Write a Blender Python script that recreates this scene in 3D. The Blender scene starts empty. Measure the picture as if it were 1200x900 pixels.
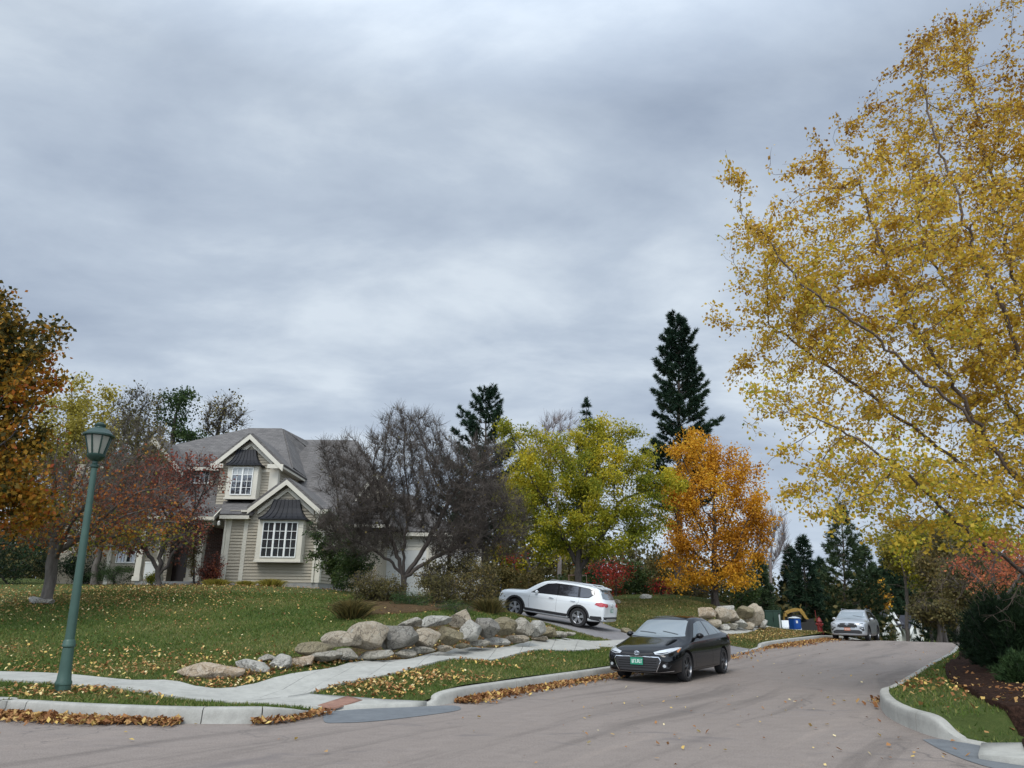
import bpy, bmesh, math, random
import numpy as np
from mathutils import Vector, Matrix, Euler
from mathutils.bvhtree import BVHTree
from mathutils.geometry import delaunay_2d_cdt
R_ = math.radians
rng = np.random.default_rng(7)
random.seed(7)
sc = bpy.context.scene
col = sc.collection
# ------------------------------------------------------------------ camera
PITCH, ROLL, HC, FPX = 17.4, 0.5, 1.65, 832.0
cd = bpy.data.cameras.new('camera')
cam = bpy.data.objects.new('camera', cd); col.objects.link(cam)
cd.sensor_width = 36.0; cd.lens = FPX/1200*36; cd.clip_start = 0.1; cd.clip_end = 6000
rotm = Matrix.Rotation(R_(90+PITCH), 4, 'X') @ Matrix.Rotation(R_(ROLL), 4, 'Z')
cam.matrix_world = Matrix.Translation((0, 0, HC)) @ rotm
sc.camera = cam
# ------------------------------------------------------------------ sky, sun, exposure
SUN_EL, SUN_AZ = 50, 200       # degrees; azimuth clockwise from +Y
sc.view_settings.view_transform = 'Standard'
sc.view_settings.look = 'None'
sc.view_settings.exposure = 0.27
sc.view_settings.gamma = 1.0
w = bpy.data.worlds.new('World'); sc.world = w; w.use_nodes = True
nt = w.node_tree; nt.nodes.clear()
N = nt.nodes.new; Lk = nt.links.new
out = N('ShaderNodeOutputWorld')
sky = N('ShaderNodeTexSky'); sky.sky_type = 'NISHITA'; sky.sun_disc = False
sky.sun_elevation = R_(SUN_EL); sky.sun_rotation = R_(SUN_AZ); sky.dust_density = 2.0
bg1 = N('ShaderNodeBackground'); bg1.inputs[1].default_value = 0.06
Lk(sky.outputs[0], bg1.inputs[0])
tc = N('ShaderNodeTexCoord'); sp = N('ShaderNodeSeparateXYZ'); Lk(tc.outputs['Generated'], sp.inputs[0])
def wm(op, a, b=None, clamp=False):
    n = N('ShaderNodeMath'); n.operation = op; n.use_clamp = clamp
    for i, v in enumerate((a, b)):
        if v is None: continue
        if isinstance(v, (int, float)): n.inputs[i].default_value = v
        else: Lk(v, n.inputs[i])
    return n.outputs[0]
zc = wm('MAXIMUM', sp.outputs[2], 0.0)
den = wm('ADD', zc, 0.20)
px_ = wm('DIVIDE', sp.outputs[0], den); py_ = wm('DIVIDE', sp.outputs[1], den)
cb = N('ShaderNodeCombineXYZ'); Lk(px_, cb.inputs[0]); Lk(py_, cb.inputs[1])
mp = N('ShaderNodeMapping'); mp.inputs['Rotation'].default_value = (0, 0, R_(-28)); mp.inputs['Scale'].default_value = (0.8, 1.2, 1)
mp.inputs['Location'].default_value = (3.1, 7.4, 0)
Lk(cb.outputs[0], mp.inputs[0])
def wnoise(scale, det, rough, dist, off):
    m2 = N('ShaderNodeMapping'); m2.inputs['Location'].default_value = off; Lk(mp.outputs[0], m2.inputs[0])
    n = N('ShaderNodeTexNoise'); n.inputs['Scale'].default_value = scale; n.inputs['Detail'].default_value = det
    n.inputs['Roughness'].default_value = rough; n.inputs['Distortion'].default_value = dist
    Lk(m2.outputs[0], n.inputs['Vector']); return n.outputs[0]
n1 = wnoise(0.68, 4, 0.5, 0.1, (0, 0, 0)); n2 = wnoise(2.4, 8, 0.56, 0.2, (5, 2, 1))
nm = wm('ADD', wm('MULTIPLY', n1, 0.57), wm('MULTIPLY', n2, 0.43))
cr = N('ShaderNodeValToRGB'); Lk(nm, cr.inputs[0])
e = cr.color_ramp.elements
e[0].position = 0.35; e[0].color = (0.270, 0.330, 0.430, 1)
e[1].position = 0.60; e[1].color = (0.60, 0.67, 0.745, 1)
k = e.new(0.43); k.color = (0.350, 0.415, 0.515, 1)
k = e.new(0.51); k.color = (0.44, 0.51, 0.605, 1)
# brighter overcast towards the zenith (behind and above the camera)
zen = wm('MULTIPLY', wm('SUBTRACT', sp.outputs[2], 0.62), 2.6, True)
yb = wm('MULTIPLY', wm('SUBTRACT', 0.1, sp.outputs[1]), 1.5, True)
zz = wm('MAXIMUM', zen, yb)
boost = wm('ADD', 1.0, wm('MULTIPLY', zz, 1.5))
hz = wm('MULTIPLY', wm('SUBTRACT', 0.24, sp.outputs[2]), 2.4, True)   # pale band along the horizon
mxh = N('ShaderNodeMixRGB'); Lk(hz, mxh.inputs[0]); Lk(cr.outputs[0], mxh.inputs[1]); mxh.inputs[2].default_value = (0.54, 0.63, 0.75, 1)
bg2 = N('ShaderNodeBackground'); Lk(mxh.outputs[0], bg2.inputs[0]); Lk(boost, bg2.inputs[1])
mx = N('ShaderNodeMixShader'); mx.inputs[0].default_value = 0.93
Lk(bg1.outputs[0], mx.inputs[1]); Lk(bg2.outputs[0], mx.inputs[2]); Lk(mx.outputs[0], out.inputs[0])
sd = bpy.data.lights.new('sun', 'SUN'); sd.energy = 1.5; sd.angle = R_(25); sd.color = (1.0, 0.95, 0.88)
so = bpy.data.objects.new('sun', sd); col.objects.link(so)
_sd = Vector((math.sin(R_(SUN_AZ))*math.cos(R_(SUN_EL)), math.cos(R_(SUN_AZ))*math.cos(R_(SUN_EL)), math.sin(R_(SUN_EL))))
so.rotation_euler = (-_sd).to_track_quat('-Z', 'Y').to_euler(); so.location = (0, 0, 40)
# ------------------------------------------------------------------ pixel -> place helpers (1200 x 900 grid of the photograph)
_M3 = rotm.to_3x3()
def ray(px, py):
    return _M3 @ Vector(((px-600)/FPX, (450-py)/FPX, -1.0))
def G(px, py, z=0.0):
    d = ray(px, py); t = (z-HC)/d.z; return Vector((d.x*t, d.y*t, z))
def A(px, py, Y):
    d = ray(px, py); t = Y/d.y; return Vector((d.x*t, Y, HC+d.z*t))
_Mi = _M3.inverted()
def proj(p):
    q = _Mi @ (Vector(p)-Vector((0, 0, HC))); return (600+FPX*q.x/-q.z, 450-FPX*q.y/-q.z)
# ------------------------------------------------------------------ tagging
def tag(o, label=None, cat=None, group=None, kind=None):
    if label: o['label'] = label
    if cat: o['category'] = cat
    if group: o['group'] = group
    if kind: o['kind'] = kind
    return o
def empty(name, loc=(0, 0, 0), rz=0.0):
    o = bpy.data.objects.new(name, None); col.objects.link(o); o.location = loc; o.rotation_euler = (0, 0, rz)
    o.empty_display_size = 0.3
    return o
def link(name, me, m=None, parent=None, smooth=False, sharp=None):
    o = bpy.data.objects.new(name, me); col.objects.link(o)
    if m is not None:
        for mm in (m if isinstance(m, (list, tuple)) else [m]): me.materials.append(mm)
    if smooth:
        me.polygons.foreach_set('use_smooth', [True]*len(me.polygons))
        if sharp: me.set_sharp_from_angle(angle=R_(sharp))
    if parent is not None: o.parent = parent
    return o
class MB:
    def __init__(s): s.v = []; s.f = []; s.mi = []; s.cm = 0
    def add(s, vs, fs):
        b = len(s.v); s.v += [tuple(p) for p in vs]; s.f += [tuple(b+i for i in f) for f in fs]; s.mi += [s.cm]*len(fs)
    def box(s, x0, x1, y0, y1, z0, z1):
        s.add([(x0,y0,z0),(x1,y0,z0),(x1,y1,z0),(x0,y1,z0),(x0,y0,z1),(x1,y0,z1),(x1,y1,z1),(x0,y1,z1)],
              [(0,3,2,1),(4,5,6,7),(0,1,5,4),(1,2,6,5),(2,3,7,6),(3,0,4,7)])
    def beam(s, a, b, w, h, up=(0,0,1)):
        a, b = Vector(a), Vector(b); d = (b-a).normalized(); up = Vector(up); x = d.cross(up)
        if x.length < 1e-5: x = d.cross(Vector((0,1,0)))
        x.normalize(); u = x.cross(d)
        vs = []
        for p in (a, b):
            for i, j in ((-1,-1),(1,-1),(1,1),(-1,1)): vs.append(p+x*(i*w/2)+u*(j*h/2))
        s.add(vs, [(0,1,2,3),(7,6,5,4),(0,4,5,1),(1,5,6,2),(2,6,7,3),(3,7,4,0)])
    def prism(s, pts, a, b):      # pts = list of 3-vectors (closed outline), extruded by vector from a to b offsets
        a, b = Vector(a), Vector(b); n = len(pts)
        vs = [Vector(p)+a for p in pts]+[Vector(p)+b for p in pts]
        s.add(vs, [tuple(range(n-1,-1,-1)), tuple(range(n,2*n))]+[(i,(i+1)%n,n+(i+1)%n,n+i) for i in range(n)])
    def poly(s, pts): s.add(pts, [tuple(range(len(pts)))])
    def tube(s, pts, rad, n=8, cap=True):
        pts = [Vector(p) for p in pts]; m = len(pts)
        if not hasattr(rad, '__len__'): rad = [rad]*m
        prev = None; vs = []
        for i, p in enumerate(pts):
            d = (pts[min(i+1,m-1)]-pts[max(i-1,0)])
            d = d.normalized() if d.length > 1e-9 else Vector((0,0,1))
            if prev is None:
                x = d.orthogonal().normalized()
            else:
                x = (prev-d*prev.dot(d)); x = x.normalized() if x.length > 1e-6 else d.orthogonal().normalized()
            prev = x; y = d.cross(x)
            for k in range(n):
                a_ = 2*math.pi*k/n; vs.append(p+(x*math.cos(a_)+y*math.sin(a_))*rad[i])
        fs = []
        for i in range(m-1):
            for k in range(n): fs.append((i*n+k, i*n+(k+1)%n, (i+1)*n+(k+1)%n, (i+1)*n+k))
        if cap: fs += [tuple(range(n-1,-1,-1)), tuple(range((m-1)*n, m*n))]
        s.add(vs, fs)
    def lathe(s, prof, n=20, c=(0,0,0), axis='z'):
        vs = []; m = len(prof)
        for r, z in prof:
            for k in range(n):
                a_ = 2*math.pi*k/n
                p = (r*math.cos(a_), r*math.sin(a_), z)
                if axis == 'y': p = (p[0], p[2], p[1])
                if axis == 'x': p = (p[2], p[0], p[1])
                vs.append((p[0]+c[0], p[1]+c[1], p[2]+c[2]))
        fs = [(i*n+k, i*n+(k+1)%n, (i+1)*n+(k+1)%n, (i+1)*n+k) for i in range(m-1) for k in range(n)]
        fs += [tuple(range(n-1,-1,-1)), tuple(range((m-1)*n, m*n))]
        s.add(vs, fs)
    def build(s, name, m, parent=None, smooth=False, sharp=35, M=None):
        me = bpy.data.meshes.new(name)
        v = s.v if M is None else [tuple(M @ Vector(p)) for p in s.v]
        me.from_pydata(v, [], s.f); me.update()
        if max(s.mi, default=0) > 0: me.polygons.foreach_set('material_index', s.mi)
        bm = bmesh.new(); bm.from_mesh(me); bmesh.ops.recalc_face_normals(bm, faces=bm.faces); bm.to_mesh(me); bm.free()
        return link(name, me, m, parent, smooth, sharp)
def np_mesh(name, V, F, m, parent=None, attr=None, smooth=False):
    V = np.asarray(V, dtype=np.float32); F = np.asarray(F, dtype=np.int32)
    me = bpy.data.meshes.new(name); k = F.shape[1]
    me.vertices.add(len(V)); me.vertices.foreach_set('co', V.ravel())
    me.loops.add(F.size); me.loops.foreach_set('vertex_index', F.ravel())
    me.polygons.add(len(F)); me.polygons.foreach_set('loop_start', np.arange(0, F.size, k, dtype=np.int32))
    me.update(calc_edges=True)
    if attr is not None:
        a = me.attributes.new('v', 'FLOAT', 'POINT'); a.data.foreach_set('value', np.asarray(attr, dtype=np.float32))
    return link(name, me, m, parent, smooth)
# ------------------------------------------------------------------ materials
def new_mat(name):
    m = bpy.data.materials.new(name); m.use_nodes = True
    return m, m.node_tree, m.node_tree.nodes['Principled BSDF']
def plain(name, c, rough=0.5, metal=0.0, spec=0.5, coat=0.0, emit=None, var=0.0, vscale=3.0):
    m, t, b = new_mat(name)
    b.inputs['Base Color'].default_value = (*c, 1); b.inputs['Roughness'].default_value = rough
    b.inputs['Metallic'].default_value = metal; b.inputs['Specular IOR Level'].default_value = spec
    b.inputs['Coat Weight'].default_value = coat; b.inputs['Coat Roughness'].default_value = 0.06
    if var:
        n = t.nodes.new('ShaderNodeTexNoise'); n.inputs['Scale'].default_value = vscale; n.inputs['Detail'].default_value = 6
        x = t.nodes.new('ShaderNodeTexCoord'); t.links.new(x.outputs['Object'], n.inputs['Vector'])
        r = t.nodes.new('ShaderNodeValToRGB'); t.links.new(n.outputs[0], r.inputs[0])
        r.color_ramp.elements[0].position = .3; r.color_ramp.elements[1].position = .7
        r.color_ramp.elements[0].color = (*[q*(1-var) for q in c], 1); r.color_ramp.elements[1].color = (*[min(1, q*(1+var)) for q in c], 1)
        t.links.new(r.outputs[0], b.inputs['Base Color'])
    return m
def ramp(t, fac, stops, interp='LINEAR'):
    r = t.nodes.new('ShaderNodeValToRGB'); t.links.new(fac, r.inputs[0]); cr_ = r.color_ramp; cr_.interpolation = interp
    cr_.elements[0].position, cr_.elements[0].color = stops[0][0], (*stops[0][1], 1)
    cr_.elements[1].position, cr_.elements[1].color = stops[-1][0], (*stops[-1][1], 1)
    for p_, c_ in stops[1:-1]:
        e_ = cr_.elements.new(p_); e_.color = (*c_, 1)
    return r.outputs[0]
def noise(t, scale, detail=4, rough=0.55, coord='Object', dist=0.0, sc3=None):
    x = t.nodes.new('ShaderNodeTexCoord'); n = t.nodes.new('ShaderNodeTexNoise')
    src = x.outputs[coord]
    if sc3:
        mp_ = t.nodes.new('ShaderNodeMapping'); mp_.inputs['Scale'].default_value = sc3; t.links.new(src, mp_.inputs[0]); src = mp_.outputs[0]
    n.inputs['Scale'].default_value = scale; n.inputs['Detail'].default_value = detail; n.inputs['Roughness'].default_value = rough
    n.inputs['Distortion'].default_value = dist
    t.links.new(src, n.inputs['Vector']); return n.outputs[0]
def mixc(t, fac, a, b, mode='MIX'):
    n = t.nodes.new('ShaderNodeMixRGB'); n.blend_type = mode
    for i, v in enumerate((fac, a, b)):
        if isinstance(v, (int, float)): n.inputs[i].default_value = v
        elif isinstance(v, tuple): n.inputs[i].default_value = (*v, 1)
        else: t.links.new(v, n.inputs[i])
    return n.outputs[0]
def bump(t, b, h, strength=0.3, dist=0.02):
    n = t.nodes.new('ShaderNodeBump'); n.inputs['Strength'].default_value = strength; n.inputs['Distance'].default_value = dist
    t.links.new(h, n.inputs['Height']); t.links.new(n.outputs[0], b.inputs['Normal'])
def foliage(name, stops, trans=0.35, rough=0.6, interp='LINEAR'):
    m, t, b = new_mat(name)
    at = t.nodes.new('ShaderNodeAttribute'); at.attribute_name = 'v'
    c = ramp(t, at.outputs['Fac'], stops, interp)
    t.links.new(c, b.inputs['Base Color']); b.inputs['Roughness'].default_value = rough; b.inputs['Specular IOR Level'].default_value = 0.2
    tr = t.nodes.new('ShaderNodeBsdfTranslucent'); t.links.new(c, tr.inputs[0])
    mx_ = t.nodes.new('ShaderNodeMixShader'); mx_.inputs[0].default_value = trans
    t.links.new(b.outputs[0], mx_.inputs[1]); t.links.new(tr.outputs[0], mx_.inputs[2])
    t.links.new(mx_.outputs[0], t.nodes['Material Output'].inputs['Surface'])
    return m
def bark(name, c1, c2, scale=6):
    m, t, b = new_mat(name)
    n = noise(t, scale, 6, 0.65, sc3=(1, 1, 0.25)); t.links.new(ramp(t, n, [(.3, c1), (.7, c2)]), b.inputs['Base Color'])
    b.inputs['Roughness'].default_value = .9; bump(t, b, n, .8, .03); return m
# ------------------------------------------------------------------ road edges and the shape of the land
def Zr(x, y):
    q = np.asarray(x)*.58+np.asarray(y)*.815
    d = np.maximum(q-44, 0)
    return -7*(1-np.exp(-(d/45)**2))
def cat(P, closed=False, n=8):
    P = [np.array(p, float) for p in P]; out_ = []
    for i in range(len(P)-1):
        p0 = P[max(i-1, 0)]; p1 = P[i]; p2 = P[i+1]; p3 = P[min(i+2, len(P)-1)]
        for k in range(n):
            t = k/n
            out_.append(0.5*((2*p1)+(-p0+p2)*t+(2*p0-5*p1+4*p2-p3)*t*t+(-p0+3*p1-3*p2+p3)*t**3))
    out_.append(P[-1]); return np.array(out_)
def g2(px, py, z=0.0): p = G(px, py, z); return (p.x, p.y)
KH, KHR = 0.21, 0.25
# (x, y, kerb top height): left kerb foot line
_L = [(-60, 13.6, KH), (-30, 13.5, KH), (*g2(-150, 832), KH)] + [(*g2(a, b), h) for a, b, h in
      [(0, 838, KH), (100, 844, KH), (213, 848, KH), (300, 848, KH), (340, 844, .16), (376, 836, .03), (425, 831, .02), (480, 828.5, .02), (503, 827.5, .04), (528, 824.5, KH), (606, 810, KH),
       (700, 795, KH), (790, 780, KH), (832, 773, KH), (848, 770, .05), (890, 760.5, .05), (903, 757.5, KH), (970, 748, KH)]]
_e = _L[-1]
_L += [(_e[0]+5.8*k, _e[1]+8.0*k, KH) for k in (1, 2, 4, 7, 11)]
LK = cat(_L)
_R = [(60, 7.2, KHR), (25, 7.4, KHR), (14, 7.7, KHR), (8.8, 8.3, KHR), (*g2(1190, 884), .02), (*g2(1145, 873), .02), (*g2(1120, 869), .06), (*g2(1092, 863), KHR), (*g2(1060, 851), KHR), (*g2(1038, 838), KHR), (*g2(1032, 824), KHR)] + \
     [(*g2(a, b, KHR), KHR) for a, b in [(1047, 800), (1087, 777), (1113, 763.5), (1124, 753.5)]]
_e = _R[-1]; _R += [(_e[0]+5.9*k, _e[1]+8.0*k, KHR) for k in (1, 2, 4, 7, 11)]
RK = cat(_R)
def polydist(P, x, y):            # nearest distance to a polyline and position along it
    x = np.atleast_1d(np.asarray(x, float)); y = np.atleast_1d(np.asarray(y, float))
    best = np.full(x.shape, 1e9); si = np.zeros(x.shape); sg = np.zeros(x.shape)
    for i in range(len(P)-1):
        a = P[i, :2]; b = P[i+1, :2]; d = b-a; L2 = d@d
        t = np.clip(((x-a[0])*d[0]+(y-a[1])*d[1])/max(L2, 1e-9), 0, 1)
        qx = x-(a[0]+t*d[0]); qy = y-(a[1]+t*d[1]); dd = np.hypot(qx, qy)
        m = dd < best; best[m] = dd[m]; si[m] = (i+t)[m]; sg[m] = np.sign(d[0]*qy-d[1]*qx)[m]
    return best, si, sg
# thin-plate spline through surveyed ground points -------------------------------------------------
ctl = []
def cz(px, py, z): p = G(px, py, z); ctl.append((p.x, p.y, z))
def cy(px, py, Y): p = A(px, py, Y); ctl.append((p.x, p.y, p.z))
for i in range(0, len(LK)-30, 6): ctl.append((LK[i, 0], LK[i, 1], max(LK[i, 2]-.01, 0.02)))
for a, b, z in [(0, 788, .3), (0, 798, .27), (90, 793, .3), (167, 799, .29), (167, 811, .26), (240, 803, .27), (300, 798, .3), (330, 812, .16), (400, 787, .36), (400, 802, .25), (470, 777, .38), (575, 764, .42), (575, 775, .38),
                (700, 754, .43), (700, 760.5, .42), (800, 747, .40), (860, 744, .38), (860, 748.5, .34), (920, 737.5, .42), (960, 736, .42),
                (215, 799, .33), (300, 789, .42), (400, 778, .5), (500, 769, .55), (600, 758, .6), (655, 748, .65)]: cz(a, b, z)
for a, b, Y in [(0, 760, 18.5), (0, 725, 22), (0, 700, 27), (0, 685, 37), (150, 770, 17.6), (150, 735, 21), (150, 706, 26), (150, 685, 38), (300, 765, 17.8), (300, 730, 22.5), (300, 702, 28), (300, 686, 35),
                (400, 742, 19.8), (400, 715, 24.5), (400, 692, 34), (470, 729, 21.3), (540, 723, 23.6), (500, 705, 27), (560, 708, 29), (603, 723.5, 32.8), (676, 736, 31.4), (630, 722, 35.5), (700, 735, 33.5), (560, 716, 39), (500, 706, 43), (450, 698, 46),
                (716, 738, 34.5), (740, 728, 38.5), (800, 715, 43), (740, 706, 48), (850, 704, 52), (800, 738, 38), (850, 735.5, 41), (895, 734.5, 43.5), (640, 702, 50), (600, 700, 60), (960, 739, 54), (905, 734.5, 50), (900, 730, 62), (935, 738.5, 54), (930, 740, 66), (975, 744, 75)]: cy(a, b, Y)
cz(958, 739, .4); cz(880, 742, .4); cz(920, 739, .42)
ctl += [(-40, 14, .25), (-40, 16, .35), (-40, 30, 2.6), (-45, 55, 3.2), (-20, 65, 3.5), (0, 80, 3.6), (25, 80, 2), (-60, 80, 3.5), (40, 62, .3), (50, 90, .5), (30, 50, .3)]
C = np.array(ctl)
def _U(r2): return np.where(r2 > 1e-12, r2*np.log(np.maximum(r2, 1e-12)), 0)
n_ = len(C); K_ = _U(((C[:, None, :2]-C[None, :, :2])**2).sum(-1)) + np.eye(n_)*0.15
P_ = np.c_[np.ones(n_), C[:, :2]]
_A = np.block([[K_, P_], [P_.T, np.zeros((3, 3))]])
_w = np.linalg.solve(_A, np.r_[C[:, 2], 0, 0, 0])
def T(x, y):
    x = np.atleast_1d(np.asarray(x, float)); y = np.atleast_1d(np.asarray(y, float)); o_ = np.empty(x.shape)
    for s_ in range(0, len(x), 20000):
        xs, ys = x[s_:s_+20000], y[s_:s_+20000]
        o_[s_:s_+20000] = _U((xs[:, None]-C[:, 0])**2+(ys[:, None]-C[:, 1])**2)@_w[:n_]+_w[n_]+_w[n_+1]*xs+_w[n_+2]*ys
    return o_+Zr(x, y)
def TR(x, y):                     # land right of the road
    d, si, sg = polydist(RK, x, y)
    hk = np.interp(si, np.arange(len(RK)), RK[:, 2])
    return hk-.01+np.minimum(d, 14)*.035+Zr(x, y)
def tz(x, y): return float(T(x, y)[0])
def trz(x, y): return float(TR(x, y)[0])
def inside(poly, x, y):
    x = np.atleast_1d(x); y = np.atleast_1d(y); r = np.zeros(x.shape, bool); P = np.asarray(poly)[:, :2]; j = len(P)-1
    for i in range(len(P)):
        yi, yj = P[i, 1], P[j, 1]
        if yi != yj:
            r ^= ((yi > y) != (yj > y)) & (x < (P[j, 0]-P[i, 0])*(y-yi)/(yj-yi)+P[i, 0])
        j = i
    return r
def sheet(name, poly, pts, zf, m, dz=0.0, kind='structure', skirt=0.0, parent=None):
    """triangulated sheet inside the outline poly (2-D), heights from zf"""
    P = [Vector((float(p[0]), float(p[1]))) for p in poly]; n = len(P)
    pts = np.asarray(pts, float).reshape(-1, 2)
    if len(pts):
        k_ = inside(poly, pts[:, 0], pts[:, 1]); pts = pts[k_]
        if len(pts):
            d = polydist(np.array([tuple(p) for p in P]+[tuple(P[0])]), pts[:, 0], pts[:, 1])[0]; pts = pts[d > 0.04]
    allp = P+[Vector(map(float, p)) for p in pts]
    r = delaunay_2d_cdt(allp, [(i, (i+1) % n) for i in range(n)], [], 0, 1e-5)
    V2 = np.array([tuple(v) for v in r[0]]); F = np.array([f for f in r[2] if len(f) == 3])
    c = V2[F].mean(1); F = F[inside(poly, c[:, 0], c[:, 1])]
    z = zf(V2[:, 0], V2[:, 1])+dz
    V = np.c_[V2, z]
    a, b_, c_ = V[F[:, 0], :2], V[F[:, 1], :2], V[F[:, 2], :2]
    cr2 = (b_[:, 0]-a[:, 0])*(c_[:, 1]-a[:, 1])-(b_[:, 1]-a[:, 1])*(c_[:, 0]-a[:, 0]); F[cr2 < 0] = F[cr2 < 0][:, ::-1]
    if skirt:
        ed = {}
        for f in F:
            for i in range(3):
                k_ = (int(f[i]), int(f[(i+1) % 3])); ed[k_] = 1
        bd = [k_ for k_ in ed if (k_[1], k_[0]) not in ed]
        base = len(V); low = V.copy(); low[:, 2] -= skirt; V = np.r_[V, low]
        F = np.r_[F, np.array([[q for q in (b1, a1, a1+base)] for a1, b1 in bd]+[[b1, a1+base, b1+base] for a1, b1 in bd])]
    o = np_mesh(name, V, F, m, parent=parent, smooth=not skirt)
    if kind and parent is None: o['kind'] = kind
    return o
def gridpts(x0, x1, y0, y1, st, jit=.25):
    xs, ys = np.meshgrid(np.arange(x0, x1, st), np.arange(y0, y1, st)); p = np.c_[xs.ravel(), ys.ravel()]
    return p+rng.uniform(-jit, jit, p.shape)*st
# ------------------------------------------------------------------ ground materials
def m_grass():
    m, t, b = new_mat('lawn grass')
    n1_ = noise(t, .35, 5, .6); n2_ = noise(t, 9, 6, .7); n3_ = noise(t, 60, 3, .7)
    c = ramp(t, n1_, [(.3, (.062, .092, .020)), (.5, (.090, .122, .027)), (.7, (.17, .145, .055))])
    c = mixc(t, .5, c, ramp(t, n2_, [(.3, (.045, .080, .018)), (.55, (.09, .14, .03)), (.8, (.17, .155, .06))]))
    c = mixc(t, .35, c, ramp(t, n3_, [(.35, (.03, .04, .015)), (.7, (.16, .16, .07))]))
    t.links.new(c, b.inputs['Base Color']); b.inputs['Roughness'].default_value = .95; b.inputs['Specular IOR Level'].default_value = .1
    bump(t, b, n3_, .9, .05); return m
def m_soil(name, cs, scale=12):
    m, t, b = new_mat(name); n_1 = noise(t, scale, 8, .7)
    t.links.new(ramp(t, n_1, [(.3, cs[0]), (.5, cs[1]), (.72, cs[2])]), b.inputs['Base Color']); b.inputs['Roughness'].default_value = 1
    b.inputs['Specular IOR Level'].default_value = .1
    bump(t, b, n_1, 1, .06); return m
def noise_c(t, scale):
    x = t.nodes.new('ShaderNodeTexCoord'); n = t.nodes.new('ShaderNodeTexNoise'); n.inputs['Scale'].default_value = scale; n.inputs['Detail'].default_value = 2; t.links.new(x.outputs['Object'], n.inputs['Vector']); return n.outputs['Color']
def m_road():
    m, t, b = new_mat('worn pinkish asphalt')
    a = noise(t, .5, 5, .6); f = noise(t, 3, 8, .65, dist=.6, sc3=(1, 1.8, 1)); g = noise(t, 55, 4, .85); k = noise(t, 22, 5, .8)
    c = ramp(t, a, [(.3, (.165, .133, .112)), (.55, (.205, .168, .143)), (.75, (.25, .208, .178))])
    c = mixc(t, .42, c, ramp(t, f, [(.32, (.10, .082, .071)), (.5, (.205, .172, .148)), (.7, (.31, .268, .232))]))
    c = mixc(t, .30, c, ramp(t, k, [(.3, (.09, .075, .068)), (.5, (.24, .20, .175)), (.75, (.42, .37, .33))]))
    c = mixc(t, .45, c, ramp(t, g, [(.3, (.07, .06, .055)), (.5, (.24, .20, .175)), (.72, (.52, .47, .42))]))
    # dark worn patches with their own shapes
    p = noise(t, .42, 6, .6, dist=1.6, sc3=(1, 2.6, 1)); pm = ramp(t, p, [(.60, (0, 0, 0)), (.68, (1, 1, 1))])
    c = mixc(t, mixc(t, 1.0, pm, (.5, .5, .5), 'MULTIPLY'), c, (.135, .115, .11))
    # streaks dragged along the lane by tyres
    x2 = t.nodes.new('ShaderNodeTexCoord'); m2 = t.nodes.new('ShaderNodeMapping'); m2.inputs['Rotation'].default_value = (0, 0, R_(-56)); m3 = t.nodes.new('ShaderNodeMapping'); m3.inputs['Scale'].default_value = (.09, 1.3, 1); v2 = t.nodes.new('ShaderNodeVectorMath'); v2.operation = 'MULTIPLY_ADD'; t.links.new(noise_c(t, .12), v2.inputs[0]); v2.inputs[1].default_value = (2.4, 2.4, 0); t.links.new(x2.outputs['Object'], v2.inputs[2]); t.links.new(v2.outputs[0], m2.inputs[0]); n2 = t.nodes.new('ShaderNodeTexNoise'); n2.inputs['Scale'].default_value = 1.1; n2.inputs['Detail'].default_value = 7; n2.inputs['Roughness'].default_value = .62; t.links.new(m2.outputs[0], m3.inputs[0]); t.links.new(m3.outputs[0], n2.inputs['Vector'])
    c = mixc(t, .62, c, ramp(t, n2.outputs[0], [(.34, (.50, .50, .50)), (.47, (.97, .97, .97)), (.56, (1, 1, 1)), (.7, (1.25, 1.23, 1.2))]), 'MULTIPLY')
    # tyre-dragged streaks running along the bend, thin cracks
    w_ = t.nodes.new('ShaderNodeTexVoronoi'); w_.feature = 'DISTANCE_TO_EDGE'; w_.inputs['Scale'].default_value = .33
    x = t.nodes.new('ShaderNodeTexCoord'); nn = t.nodes.new('ShaderNodeTexNoise'); nn.inputs['Scale'].default_value = 1.6; nn.inputs['Detail'].default_value = 6
    t.links.new(x.outputs['Object'], nn.inputs['Vector'])
    va = t.nodes.new('ShaderNodeVectorMath'); va.operation = 'MULTIPLY_ADD'; t.links.new(nn.outputs['Color'], va.inputs[0]); va.inputs[1].default_value = (1.5, 1.5, 0); t.links.new(x.outputs['Object'], va.inputs[2])
    t.links.new(va.outputs[0], w_.inputs['Vector'])
    cm_ = ramp(t, w_.outputs['Distance'], [(0.0, (1, 1, 1)), (.006, (0, 0, 0))])
    gate = ramp(t, noise(t, .25, 2, .5), [(.5, (0, 0, 0)), (.6, (.75, .75, .75))])
    c = mixc(t, mixc(t, 1.0, cm_, gate, 'MULTIPLY'), c, (.09, .08, .075))
    t.links.new(c, b.inputs['Base Color'])
    t.links.new(ramp(t, p, [(.5, (.85, .85, .85)), (.68, (.62, .62, .62))]), b.inputs['Roughness'])
    b.inputs['Specular IOR Level'].default_value = .35
    bump(t, b, mixc(t, .5, g, k), .5, .012); return m
def m_concrete(name, c0, c1, c2, scale=1.2):
    m, t, b = new_mat(name); a = noise(t, scale, 7, .65); g = noise(t, 70, 4, .7); s = noise(t, 5, 5, .7, dist=.5)
    c = ramp(t, a, [(.3, c0), (.5, c1), (.72, c2)]); c = mixc(t, .25, c, ramp(t, g, [(.3, tuple(q*.6 for q in c0)), (.7, tuple(min(1, q*1.25) for q in c2))]))
    c = mixc(t, .22, c, ramp(t, s, [(.35, tuple(q*.55 for q in c0)), (.6, c2)]))
    t.links.new(c, b.inputs['Base Color']); b.inputs['Roughness'].default_value = .85; bump(t, b, g, .35, .01); return m
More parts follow.
